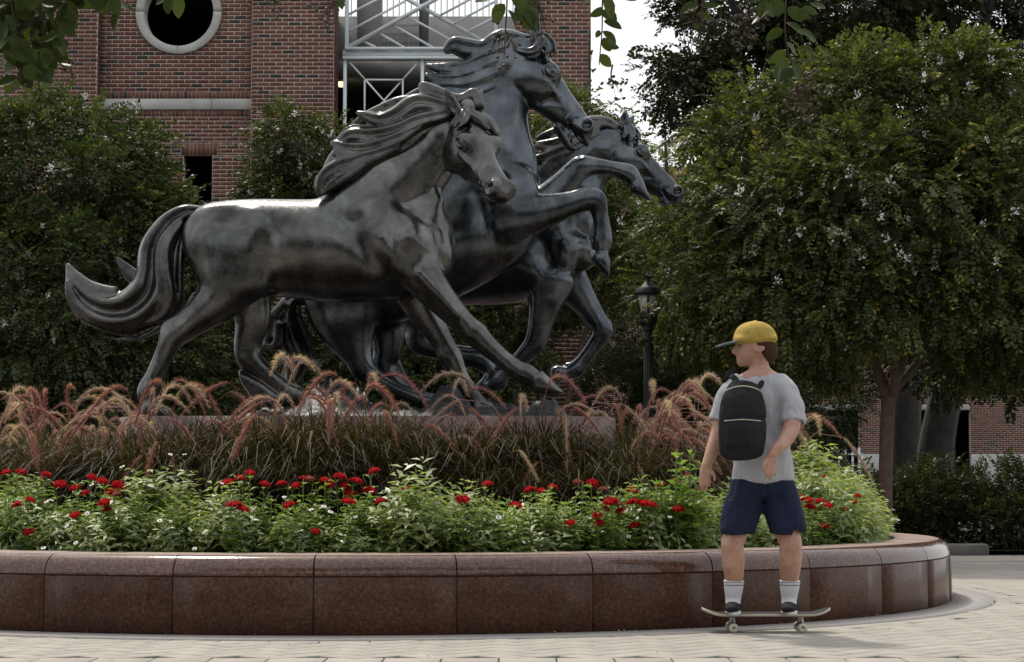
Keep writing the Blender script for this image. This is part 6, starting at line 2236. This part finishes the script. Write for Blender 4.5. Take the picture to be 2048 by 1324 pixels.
hand(1544, 906, -.265, -.9, -1)
hand(1412, 929, -.07, -.4, 1)
# legs, knees a little bent, feet across the board
LEG_L = [(1502, 968, 27, 26, 0), (1482, 1030, 26, 26, -.03), (1466, 1078, 23, 23, -.06), (1465, 1092, 22, 22, -.06), (1467, 1125, 22, 23, -.03), (1468, 1160, 17, 18, 0), (1467, 1192, 12.5, 14, .01), (1466, 1204, 13, 15, .0)]
LEG_R = [(1546, 968, 27, 26, 0), (1564, 1030, 26, 26, -.03), (1580, 1078, 23, 23, -.06), (1581, 1092, 22, 22, -.06), (1580, 1125, 22, 23, -.03), (1579, 1160, 17, 18, 0), (1579, 1192, 12.5, 14, .01), (1579, 1204, 13, 15, 0)]
X.limb(S, LEG_L, k=.03); X.limb(S, LEG_R, k=.03)
for u in (1467, 1580):
    X.ball(S, u - 5, 1118, 11, 22, 14, -.045, k=.03); X.ball(S, u + 7, 1115, 10, 22, 14, -.045, k=.03)
    X.soft(S, [(u - 8, 1084, 8, 2.0), (u + 8, 1084, 8, 2.0)]); X.soft(S, [(u - 9, 1066, 4, -1.5), (u - 10, 1090, 4, -1.5)]); X.soft(S, [(u + 9, 1066, 4, -1.5), (u + 10, 1090, 4, -1.5)])
S.build('body', SKIN, person, 2)
eb_ = MB()
eb_.tube([XP.pt(1476, 682, -.062), XP.pt(1481, 680, -.075), XP.pt(1488, 681, -.085)], [.0025, .0035, .002], 5)
eyd = MB(); eyd.lathe([(.0005, -.007), (.006, -.004), (.007, 0), (.006, .004), (.0005, .007)], 8)
oe = link('eye', eyd.mesh('eye', plain('dark_eye', (.03, .02, .015), .2), True), person, world=True)
oe.matrix_parent_inverse = oe.matrix_parent_inverse @ Matrix.Translation(Vector(XP.pt(1478, 687.5, -.064)))
HAIRM = cloth('brown_hair', (.055, .032, .02), 200)
eb_.build('eyebrow', HAIRM, person, True, world=True)
S = Sculpt(.008)
X.ball(S, 1519, 678, 34, 34, 31, 0, k=.02); X.ball(S, 1536, 700, 20, 20, 24, 0, k=.03)
X.ball(S, 1486, 706, 26, 40, 60, 0, op='sub', k=.012)
S.build('hair', HAIRM, person, 2)
# cap
S = Sculpt(.007)
X.ball(S, 1510, 668, 42, 30, 36, 0, k=.02)
X.limb(S, [(1476, 676, 10, 33), (1545, 674, 10, 33)], k=.02)
X.ball(S, 1510, 715, 50, 36, 60, 0, op='sub', k=.006)
X.ball(S, 1510, 638, 3.2, 2.5, 3.2, 0, k=.006)
S.build('cap_crown', cloth('yellow_cap_cloth', (.47, .33, .085)), person, 2)
S = Sculpt(.006)
X.limb(S, [(1478, 679, 2.2, 31), (1456, 683, 2.0, 28), (1440, 687, 1.8, 20), (1432, 689.5, 1.2, 9)], k=.01, cap=2.5)
S.build('cap_brim', cloth('grey_blue_brim', (.20, .25, .30)), person, 2)
# shirt with sleeves
SHIRT = cloth('light_grey_shirt', (.44, .45, .48), 300, .04)
S = Sculpt(.009)
X.limb(S, [(1521, 750, 36, 28), (1522, 775, 60, 38), (1523, 830, 55, 37), (1525, 890, 56, 39), (1526, 935, 62, 44), (1527, 955, 64, 46)], k=.04, cap=.35)
X.limb(S, [(1552, 764, 27, 29, 0), (1573, 785, 26, 27, -.04), (1584, 818, 26.5, 25, -.085), (1586, 840, 27, 25, -.11)], k=.03, cap=.3)
X.limb(S, [(1486, 764, 27, 29, 0), (1462, 785, 26, 27, .02), (1447, 820, 26, 25, .03), (1443, 836, 26, 25, .03)], k=.03, cap=.3)
for (rows) in ([(1500, 800, 6, 2.5), (1530, 850, 7, 3.5), (1545, 900, 6, 3)], [(1570, 860, 6, 3), (1545, 905, 7, 3), (1510, 935, 6, 2)], [(1480, 880, 6, 3), (1500, 920, 7, 3), (1530, 945, 6, 2)], [(1560, 800, 6, 3), (1548, 830, 6, 3), (1540, 870, 6, 2)]):
    X.soft(S, rows)
X.limb(S, [(1519, 735, 21, 22), (1520, 752, 24, 26)], op='sub', k=.008, cap=.5)
X.limb(S, [(1586, 840, 20, 20, -.11), (1586, 862, 20, 20, -.14)], op='sub', k=.006, cap=.4)
X.limb(S, [(1443, 836, 20, 20, .03), (1439, 856, 20, 20, .02)], op='sub', k=.006, cap=.4)
wrinkle(S, *[P(1526, 850, 12.05) + np.array(q) for q in ((-.9, -.6, -1.4), (.9, .6, 1.2))], .0065, 34, .4)
S.build('shirt', SHIRT, person, 3)
SHORT = cloth('navy_shorts_cloth', (.016, .022, .05))
S = Sculpt(.009)
X.limb(S, [(1526, 938, 50, 36), (1526, 965, 56, 42), (1526, 985, 54, 42)], k=.03, cap=.4)
X.limb(S, [(1500, 970, 40, 38, 0), (1484, 1015, 38, 36, -.03), (1476, 1050, 37, 35, -.05), (1475, 1058, 37, 35, -.05)], k=.03, cap=.3)
X.limb(S, [(1550, 970, 40, 38, 0), (1566, 1015, 38, 36, -.03), (1575, 1050, 37, 35, -.05), (1576, 1058, 37, 35, -.05)], k=.03, cap=.3)
for rows in ([(1500, 985, 6, 3), (1488, 1030, 7, 3)], [(1552, 985, 6, 3), (1566, 1030, 7, 3)], [(1526, 960, 4, 3), (1526, 1000, 5, 5)]):
    X.soft(S, rows)
X.limb(S, [(1475, 1060, 31, 30, -.05), (1472, 1080, 31, 30, -.06)], op='sub', k=.006, cap=.4)
X.limb(S, [(1576, 1060, 31, 30, -.05), (1578, 1080, 31, 30, -.06)], op='sub', k=.006, cap=.4)
wrinkle(S, *[P(1526, 850, 12.05) + np.array(q) for q in ((-.9, -.6, -1.4), (.9, .6, 1.2))], .006, 30, 1.3)
S.build('shorts', SHORT, person, 3)


def sock_mat():
    m, nt, b = material('white_sock_cloth')
    gp = N(nt, 'ShaderNodeNewGeometry').outputs['Position']
    sx = N(nt, 'ShaderNodeSeparateXYZ'); nt.links.new(gp, sx.inputs[0])
    z0 = P(1500, 1164, 12.05)[2]
    wv = N(nt, 'ShaderNodeMapRange'); wv.inputs['From Min'].default_value = z0 - .04; wv.inputs['From Max'].default_value = z0 + .02
    nt.links.new(sx.outputs['Z'], wv.inputs['Value'])
    r = ramp(nt, wv.outputs[0], [(0, (.62, .62, .66)), (.30, (.62, .62, .66)), (.31, (.12, .12, .14)), (.40, (.12, .12, .14)), (.41, (.62, .62, .66)), (.60, (.62, .62, .66)), (.61, (.12, .12, .14)), (.68, (.12, .12, .14)), (.69, (.62, .62, .66))])
    r.color_ramp.interpolation = 'CONSTANT'
    nt.links.new(r.outputs[0], b.inputs['Base Color']); b.inputs['Roughness'].default_value = .95
    return m


SOCKM = sock_mat()
BLACKSH = cloth('black_shoe_cloth', (.022, .022, .024)); SOLE = plain('white_shoe_sole', (.55, .55, .53), .6)
for u in (1467, 1579):
    S = Sculpt(.006)
    X.limb(S, [(u + 1, 1158, 20.5, 21, .0), (u, 1175, 18.5, 19, .005), (u - .5, 1192, 15.5, 17, .01), (u - .5, 1206, 15.5, 18, .0)], k=.02, cap=.25)
    S.build('sock', SOCKM, person, 2)
    S = Sculpt(.006)
    zz = 1211
    S.limb([X.pt(u, zz - 4, .085), X.pt(u, zz, .04), X.pt(u - 2, zz, -.04), X.pt(u - 3, zz + 2, -.115), X.pt(u - 3, zz + 3, -.155)], [.045, .042, .036, .028, .018], [.040, .042, .046, .048, .036], (1, 0, 0), k=.01)
    X.limb(S, [(u, 1194, 16.5, 18, .02), (u, 1206, 17, 20, .02)], k=.02, cap=.3)
    X.ball(S, u, 1189, 14, 6, 16, .02, op='sub', k=.006)
    S.build('shoe', BLACKSH, person, 2)
    cx_, cz_ = X.pt(u - 1.5, 1222, 0)[[0, 2]]
    pl = [(cx_ + .047 * math.cos(t) * (1 + .12 * math.sin(t)), 12.015 + .145 * math.sin(t)) for t in np.linspace(0, 2 * np.pi, 20)[:-1]]
    MB().prism(pl, cz_ - .006, cz_ + .016).build('shoe_sole', SOLE, person, True, world=True)
# backpack
PACK = cloth('black_nylon_pack', (.020, .021, .023)); STRAP = plain('pale_strap', (.42, .41, .33), .8)
bp = thing('backpack', 'black backpack with pale piping worn on the back of the skateboarder', 'backpack', tuple(P(1500, 905, 11.81)))
X = Px3(12.05); _pt = X.pt
X.pt = lambda u, v, dy=0.0: _pt(u - 12, v, dy)
S = Sculpt(.009)
X.limb(S, [(1500, 768, 30, 17, -.19), (1498, 800, 44, 26, -.22), (1497, 850, 47, 31, -.235), (1496, 890, 45, 28, -.23), (1496, 902, 42, 24, -.22)], k=.03, cap=.6)
X.limb(S, [(1496, 850, 32, 14, -.31), (1496, 882, 32, 14, -.305)], k=.02, cap=.7)
X.soft(S, [(1462, 838, 4, 3), (1497, 834, 4, 3), (1532, 838, 4, 3)])
wrinkle(S, *[P(1526, 850, 12.05) + np.array(q) for q in ((-.9, -.6, -1.4), (.9, .6, 1.2))], .004, 30, 2.3)
S.build('bag', PACK, bp, 3)
mb = MB()
q = [X.pt(u_, v_, d_) for u_, v_, d_ in ((1454, 800, -.23), (1462, 778, -.27), (1498, 768, -.275), (1534, 778, -.27), (1541, 800, -.23))]
mb.tube(catmull(q, 4), .004, 6); mb.build('piping', STRAP, bp, True, world=True)
mb = MB(); mb.tube(catmull([X.pt(u_, v_, d_) for u_, v_, d_ in ((1460, 838, -.315), (1497, 835, -.345), (1534, 838, -.315))], 4), .0035, 6); mb.build('zip', STRAP, bp, True, world=True)
for s, u0 in ((1, 1548), (-1, 1476)):
    S = Sculpt(.008)
    X.limb(S, [(1512 + 14 * s, 775, 6, 4, -.14), (u0 - 4 * s, 752, 7, 4, -.06), (u0 + 2 * s, 752, 7, 4, .04), (u0 + 3 * s, 790, 7, 4, .135)], k=.01)
    S.build('shoulder_strap', PACK, bp, 2)
X = XP
# skateboard
sk = thing('skateboard', 'skateboard with a pale deck edge rolling along the paving in front of the planter', 'skateboard', (P(1532, 1268, 12.05)[0], 12.05, 0))
xc = P(1532, 1230, 12.05)[0]; zd = P(1532, 1227.5, 12.05)[2]
n1_, n2_ = 34, 9
V = []
for i in range(n1_ + 1):
    t = -1 + 2 * i / n1_; x = t * .405
    hw = .101 * (1 - max(0, (abs(t) - .78) / .22) ** 2.6 * .96)
    lift = .038 * max(0, (abs(t) - .70) / .30) ** 1.5
    for j in range(n2_ + 1):
        s = -1 + 2 * j / n2_
        V.append((x, s * hw, lift + .006 * s * s))
V = np.array(V); m_ = n2_ + 1
ii = np.arange(len(V)).reshape(n1_ + 1, m_)
Fq = np.stack([ii[:-1, :-1], ii[1:, :-1], ii[1:, 1:], ii[:-1, 1:]], -1).reshape(-1, 4)
GRIP = plain('black_grip_tape', (.025, .025, .026), .95); PLY = plain('pale_maple_ply', (.50, .45, .36), .6); TRUCK = plain('cast_alloy', (.35, .35, .36), .35, .8); WHEEL = plain('cream_wheel', (.55, .52, .42), .5)
per = np.concatenate([ii[:, 0], ii[-1, 1:], ii[::-1, -1][1:], ii[0, ::-1][1:-1]])
for nm, z0, z1, mt in (('deck', -.016, -.0015, PLY), ('grip', -.0012, 0, GRIP)):
    top, bot = V + (0, 0, z1), V + (0, 0, z0)
    if nm == 'grip': top[:, 1] *= .985; bot[:, 1] *= .985
    VV = np.concatenate([top, bot]); nV = len(V)
    Fs = [(a, b, b + nV, a + nV) for a, b in zip(per, np.roll(per, -1))]
    o = link(nm, mesh_np(nm, VV + (xc, 12.05, zd), np.concatenate([Fq, Fq[:, ::-1] + nV, np.array(Fs)[:, ::-1]]), mt), sk, world=True)
wr = .030
for sx in (-1, 1):
    x = xc + sx * .215
    tr = MB(); tr.box((x - .045, 12.015, zd - .017), (x + .045, 12.085, zd - .0115), .002)
    tr.lathe([(.024, -.03), (.018, 0), (.02, .006)], 10, (x, 12.05, zd - .0235))
    tr.tube([(x, 11.96, wr + .012), (x, 12.01, wr + .02), (x, 12.09, wr + .02), (x, 12.14, wr + .012)], [.010, .017, .017, .010], 8)
    tr.tube([(x, 11.945, wr + .003), (x, 12.155, wr + .003)], .005, 8)
    tr.lathe([(.022, 0), (.02, .02), (.016, zd - .02 - wr - .02)], 10, (x, 12.05, wr + .012))
    tk = tr.build('truck', TRUCK, sk, True, world=True)
    for yy in (11.955, 12.145):
        t_a = np.linspace(0, 2 * np.pi, 21)[:-1]
        pf = [(.008, -.017), (.020, -.017), (.026, -.012), (wr, -.006), (wr, .006), (.026, .012), (.020, .017), (.008, .017), (.008, -.017)]
        wm = MB(); wm.lathe(pf, 22)
        w_o = link('wheel', wm.mesh('wheel', WHEEL, True), sk, world=True)
        w_o.matrix_parent_inverse = w_o.matrix_parent_inverse @ Matrix.Translation((x, yy, wr)) @ Matrix.Rotation(R(90), 4, 'X')
del S
# ------------------------------------------------------------------ street lamp
YL = 24.3
lb = P(1299, 1000, YL); lxx = lb[0]
zz = lambda v: float(P(1299, v, YL)[2])
px = YL / F_PX
IRON = plain('dark_green_iron', (.008, .011, .010), .6, 0, .3, 12)
IRON.node_tree.nodes['Principled BSDF'].inputs['Specular IOR Level'].default_value = .25
FROST, fnt, fb = material('frosted_lamp_glass')
fb.inputs['Base Color'].default_value = (.55, .54, .47, 1); fb.inputs['Roughness'].default_value = .35
ftr = N(fnt, 'ShaderNodeBsdfTranslucent'); ftr.inputs[0].default_value = (.75, .72, .6, 1)
fmx = N(fnt, 'ShaderNodeMixShader'); fmx.inputs[0].default_value = .55
fnt.links.new(fb.outputs[0], fmx.inputs[1]); fnt.links.new(ftr.outputs[0], fmx.inputs[2]); fnt.links.new(fmx.outputs[0], fnt.nodes['Material Output'].inputs['Surface'])
lamp = thing('street_lamp', 'old style dark iron street lamp with a six sided glass lantern behind the grass', 'street lamp', (lxx, YL, 0))
pr = [(.17, 0), (.17, .10), (.12, .14), (.11, .55), (.07, .62), (.055, zz(690)), (.052, zz(688)), (.050, zz(682)), (.085, zz(681)), (.085, zz(677)), (.055, zz(676)), (.042, zz(664)), (.060, zz(661)), (.075, zz(657)), (.050, zz(654)), (.10, zz(648)), (.125, zz(644)), (.125, zz(640)), (.0, zz(640))]
MB().lathe(pr, 12, (lxx, YL, 0)).build('post', IRON, lamp, world=True)
fl_ = MB()
for k in range(12):
    a = R(30 * k); c, s_ = math.cos(a), math.sin(a)
    fl_.tube([(lxx + .067 * c, YL + .067 * s_, .62), (lxx + .054 * c, YL + .054 * s_, zz(692))], .009, 5)
fl_.build('fluting', IRON, lamp, True, world=True)['kind'] = 'stuff'
rb_, rt_ = 16.5 * px, 26.5 * px
zb_, zt_ = zz(638), zz(590)
cor = lambda r, k, z: np.array((lxx + r * math.cos(R(60 * k + 24)), YL + r * math.sin(R(60 * k + 24)), z))
for k in range(6):
    fm = MB(); fm.tube([cor(rb_, k, zb_), cor(rt_, k, zt_)], .013, 6); fm.build('glazing_bar', IRON, lamp, world=True)
    a, b, c, d = cor(rb_ * .97, k, zb_), cor(rb_ * .97, k + 1, zb_), cor(rt_ * .97, k + 1, zt_), cor(rt_ * .97, k, zt_)
    n = np.cross(b - a, d - a); n /= np.linalg.norm(n)
    gl = MB(); e = .006 * n
    gl.add([a, b, c, d, a - e, b - e, c - e, d - e], [(0, 1, 2, 3), (7, 6, 5, 4), (0, 4, 5, 1), (1, 5, 6, 2), (2, 6, 7, 3), (3, 7, 4, 0)])
    gl.build('glass_pane', FROST, lamp, world=True)
rf = MB(); rf.lathe([(rt_ * 1.02, zt_ - .01), (rt_ * 1.14, zt_ + .012), (rt_ * 1.14, zt_ + .03), (rt_ * 1.0, zt_ + .05), (rt_ * .98, zz(577)), (rt_ * .60, zz(574)), (rt_ * .28, zz(563)), (.03, zz(561)), (.028, zz(556)), (.05, zz(553)), (.03, zz(549)), (.004, zz(542))], 12, (lxx, YL, 0))
rf.build('lantern_roof', IRON, lamp, world=True)
MB().lathe([(.0, zb_ + .0), (.11, zb_ + .002), (.11, zb_ + .09), (.05, zb_ + .10), (.05, zb_ + .26), (0, zb_ + .27)], 12, (lxx, YL, 0)).build('lamp_holder', IRON, lamp, world=True)

# ------------------------------------------------------------------ the tree over the viewer, its twigs hanging into the picture
tree = thing('crape_myrtle', 'crape myrtle over the viewer, its leafy twigs and seed pods hanging in at the top', 'tree', (-4.2, 4.0, 0))
NEAR_LEAF = leaf_mat('near_myrtle_leaf', (.018, .030, .008), (.060, .085, .020), .30, .4)  # base darkened: shade under the crown is put into the leaf colour
POD = plain('brown_seed_pod', (.060, .040, .022), .55, 0, .4, 50)
TWIG = plain('brown_twig', (.07, .04, .028), .8)
lm = MB()
for rows in ([(-4.2, 4.0, 0, .17), (-4.1, 4.1, 1.4, .14), (-3.9, 4.3, 2.4, .12)], [(-3.9, 4.3, 2.3, .10), (-2.8, 4.9, 3.2, .07), (-1.2, 5.6, 3.75, .045), (.6, 6.1, 3.9, .03), (2.2, 6.4, 3.8, .015)], [(-3.9, 4.3, 2.3, .09), (-3.0, 3.2, 3.6, .06), (-1.0, 2.2, 4.4, .03)],
             [(-3.9, 4.3, 2.3, .09), (-4.6, 5.2, 3.4, .06), (-3.6, 6.3, 3.9, .03), (-2.2, 6.6, 3.75, .015)], [(-3.0, 4.8, 3.1, .05), (-1.8, 6.2, 3.5, .03), (-.4, 6.5, 3.62, .015)]):
    T = catmull(rows, 5); lm.tube(T[:, :3], T[:, 3], 9)
lm.build('trunk', BARK_MYRTLE, tree, True, world=True)['kind'] = 'stuff'
cp_, cd_ = [], []
CL = [((-1.6, 5.4, 4.6), (1.8, 1.3, .6)), ((.6, 5.9, 4.75), (2.0, 1.2, .6)), ((2.4, 6.2, 4.6), (1.2, 1.0, .5)), ((-3.6, 5.0, 4.5), (1.5, 1.5, .7))]


def above_frame(p):
    zz_ = _ct * p[:, 1] + _st * (p[:, 2] - CAM_Z); yy = -_st * p[:, 1] + _ct * (p[:, 2] - CAM_Z)
    v = 662 - F_PX * yy / np.maximum(zz_, .05)
    return (v < -160) | (zz_ < .3)


pp, dd = clumps(CL, 2.2, (.35, .6), 26, keep=above_frame)
V, F, T = scatter([sprig_tpl(6, .36, .075, .042, .3) for _ in range(4)], pp, dd, RG.uniform(.9, 1.3, len(pp)), np.clip(RG.normal(.4, .15, len(pp)), 0, 1))
link('crown', mesh_np('crown', V, F, NEAR_LEAF, tint=T), tree, world=True)['kind'] = 'stuff'


def near_leaf(seed):
    r_ = random.Random(seed); mb = MB()
    L, W_ = .070, .024 + r_.uniform(-.003, .003)
    st = [(0, .0), (.12, .55), (.32, .95), (.55, 1.0), (.78, .72), (.93, .32), (1.0, .0)]
    V, F = [], []
    bend = r_.uniform(-.012, .016)
    for t, w_ in st:
        z = -bend * t * t * 2; c = .007 * w_
        V += [(L * t, -W_ * w_, z + c), (L * t, 0, z), (L * t, W_ * w_, z + c)]
    for i in range(len(st) - 1):
        a = i * 3; F += [(a, a + 3, a + 4, a + 1), (a + 1, a + 4, a + 5, a + 2)]
    mb.add(V, F, tint=r_.uniform(.25, .95))
    m = mb.mesh('leaf', NEAR_LEAF, True, tint=True)
    return m


NL = [near_leaf(i) for i in range(8)]
podm = MB()
podm.lathe([(.0005, -.0105), (.005, -.009), (.0068, -.004), (.0065, .003), (.004, .007), (.0012, .009), (.0004, .012)], 8)
PODM = podm.mesh('seed_pod', POD, True)
YN = 6.5


def twig(path, leaves, pods=(), Y=YN):
    """path: (u, v) from outside the frame downwards; leaves: (u, v, angle in the picture, size); pods: cluster (u, v, spread u, spread v, n)"""
    o0 = P(path[0][0], path[0][1], Y)
    e = bpy.data.objects.new('twig', None)
    T = catmull([(*P(u, v, Y + random.uniform(-.05, .05)), .0035 - .0022 * i / len(path)) for i, (u, v) in enumerate(path)], 4)
    mb = MB(); mb.tube(T[:, :3], T[:, 3], 5)
    pods = [(u, v, su * 1.15, sv * 1.15, max(4, int(n * .72))) for u, v, su, sv, n in pods]; pq = []
    for (u, v, su, sv, n) in pods:
        c = P(u, v - sv * .9, Y)
        for k in range(n):
            q = P(u + random.gauss(0, su), v + random.gauss(0, sv), Y + random.gauss(0, .03)); pq.insert(0, q)
            mid = (c + q) / 2 + (0, 0, -.004)
            mb.tube([c, mid, q], [.0012, .001, .0008], 3, False)
    e = link('twig', mb.mesh('twig', TWIG, True), tree, world=True)
    for (u, v, an, sz) in leaves:
        q = P(u, v, Y + random.uniform(-.10, .10))
        l_ = link('leaf', random.choice(NL), e)
        d = Vector((math.cos(R(an)), random.uniform(-.35, .35), -math.sin(R(an)))).normalized()
        n = Vector((random.uniform(-.5, .5), -1 + random.uniform(0, .8), random.uniform(-.2, .9)))
        n = (n - n.dot(d) * d).normalized(); sd = n.cross(d)
        Mx = Matrix((d, sd, n)).transposed().to_4x4(); Mx.translation = Vector(q)
        l_.matrix_basis = Mx @ Matrix.Scale(sz, 4)
    for (u, v, su, sv, n) in pods:
        for k in range(n):
            q = pq.pop()
            l_ = link('seed_pod', PODM, e)
            s = random.uniform(.62, 1.0)
            l_.matrix_basis = Matrix.Translation(Vector(q)) @ Matrix.Rotation(random.uniform(-1, 1), 4, 'X') @ Matrix.Rotation(random.uniform(-1, 1), 4, 'Y') @ Matrix.Scale(s, 4)
    return e


def along(path, n, jit=24, s=(.8, 1.15), a0=90, da=70):
    T = catmull(path, 6); L_ = []
    for i in range(n):
        q = T[int((i + .5) / n * (len(T) - 1))]
        L_.append((q[0] + random.uniform(-6, 6), q[1] + random.uniform(-6, 6), a0 + random.choice((-1, 1)) * random.uniform(15, da), random.uniform(*s)))
    return L_


random.seed(8)
for path, n in (([(5, -90), (25, 20), (40, 110), (38, 165)], 17), ([(60, -90), (80, 0), (88, 80), (75, 160)], 18), ([(110, -90), (122, -10), (112, 60), (98, 130)], 15), ([(-30, -90), (-5, 20), (8, 90)], 13), ([(140, -90), (150, -40), (128, 10), (110, 45)], 8),
                ([(160, -90), (190, -30), (225, 0), (240, 25)], 8), ([(30, -90), (55, -20), (60, 50)], 12), ([(5, -90), (10, 0), (15, 70), (12, 120)], 14), ([(85, -90), (70, 10), (60, 90), (62, 140)], 14), ([(200, -90), (215, -50), (190, -15)], 5)):
    twig(path, along(path, int(n * 1.6)), [])
twig([(95, 0), (110, 110), (140, 140), (148, 150)], [], [(140, 135, 9, 16, 14)])
twig([(30, 60), (42, 140), (50, 165)], [], [(45, 168, 22, 12, 16)])
twig([(345, -90), (348, -30), (345, -10)], [(345, -12, 100, 1.15), (350, -12, 75, 1.2), (340, -14, 130, .9)], [])
twig([(548, -70), (550, -20), (552, 0)], [(548, -20, 120, .8)], [(548, 12, 16, 14, 18)])
twig([(690, -80), (678, -30), (668, 0), (655, 30)], [(685, -10, 100, .7)], [(665, 22, 17, 20, 34)])
p_ = [(1012, -90), (1014, 0), (1011, 60), (1008, 118)]
twig(p_, [(1010, 8, 130, 1.1), (1015, 20, 50, 1.0), (1005, 25, 140, .8), (1022, -8, 40, 1.3), (1035, 5, 70, 1.3), (1050, 10, 60, 1.2), (1008, 60, 155, .75), (1012, 62, 80, .6), (1062, 20, 100, 1.0), (1040, 42, 45, 1.0), (990, -5, 150, 1.1)],
     [(998, 92, 9, 22, 22), (1022, 95, 8, 16, 12), (1000, 140, 8, 6, 6)])
twig([(1085, -80), (1080, -20), (1076, 20)], [(1070, -10, 120, .9)], [(1078, 38, 16, 26, 34)])
p_ = [(1212, -90), (1205, 0), (1204, 60), (1198, 130)]
twig(p_, [(1208, -6, 60, 1.1), (1205, 14, 130, .75), (1205, 20, 40, .95), (1207, 42, 20, 1.0), (1205, 62, 40, 1.0), (1203, 88, 20, .9), (1206, 75, 60, .8), (1200, 108, 50, .85), (1199, 60, 110, .4), (1185, -8, 150, .8), (1240, -10, 30, .9)], [])
twig([(1180, 60), (1178, 130), (1180, 165)], [], [(1180, 165, 6, 28, 12)])
twig([(1225, 130), (1222, 150), (1224, 162)], [], [(1225, 172, 20, 12, 15)])
p_ = [(1395, -90), (1398, -20), (1388, 20), (1384, 58)]
twig(p_, [(1397, 10, 165, 1.0), (1400, 10, 15, .9), (1392, 28, 10, .95), (1386, 42, 150, .55), (1388, 45, 60, .55), (1398, -10, 170, .8)], [])
twig([(1405, 0), (1403, 60), (1400, 95)], [], [(1402, 85, 12, 30, 30)])
twig([(1500, -60), (1496, 10), (1490, 50)], [(1500, -30, 60, .9)], [(1495, 68, 18, 30, 42)])
p_ = [(1575, -90), (1572, 0), (1570, 60), (1580, 120), (1595, 150)]
twig(p_, [(1570, 5, 150, 1.2), (1575, 15, 40, 1.0), (1572, 45, 30, 1.05), (1585, 30, 10, .9), (1568, 60, 160, 1.0), (1570, 85, 35, .95), (1572, 100, 150, 1.0), (1578, 118, 140, 1.1), (1585, 125, 60, .9), (1590, 60, 20, 1.2), (1600, 20, 5, .9), (1540, 20, 130, 1.1), (1560, 130, 110, .8), (1598, 95, 10, .8), (1588, 135, 130, 1.1), (1550, -10, 160, 1.1), (1620, 5, 40, .9)],
     [(1600, 150, 14, 16, 22), (1605, 195, 20, 26, 60)])
p_ = [(1530, -90), (1528, -20), (1530, 20)]
twig(p_, along(p_, 6), [])

# ------------------------------------------------------------------ small litter along the foot of the wall
lt_ = MB(); r_ = random.Random(77)
LITTER = leaf_mat('fallen_leaf', (.16, .10, .05), (.42, .34, .22), .1, .8, .1)
for k in range(150):
    if k < 105:
        a = R(r_.choice((r_.uniform(-75, 8), r_.uniform(-150, 8)))); rr0 = RW + abs(r_.gauss(0, .035)) + .008
        x, y = CX + rr0 * math.cos(a), CY + rr0 * math.sin(a)
    else:
        x, y = r_.uniform(-2.6, 3.4), r_.uniform(10.1, 15)
        if math.hypot(x - CX, y - CY) < RW + .05: continue
    s = r_.uniform(.004, .011); a = r_.uniform(0, 6.28); z = .010
    c, q = math.cos(a) * s, math.sin(a) * s
    lt_.add([(x - c, y - q, z - .004), (x + q * .5, y - c * .5, z + r_.uniform(0, .006)), (x + c, y + q, z - .003), (x - q * .5, y + c * .5, z + r_.uniform(0, .008))], [(0, 1, 2, 3)], tint=r_.random())
tag(lt_.build('leaf_litter', LITTER, None, tint=True), 'small dry leaf litter along the foot of the granite wall', 'litter', kind='stuff')
pass
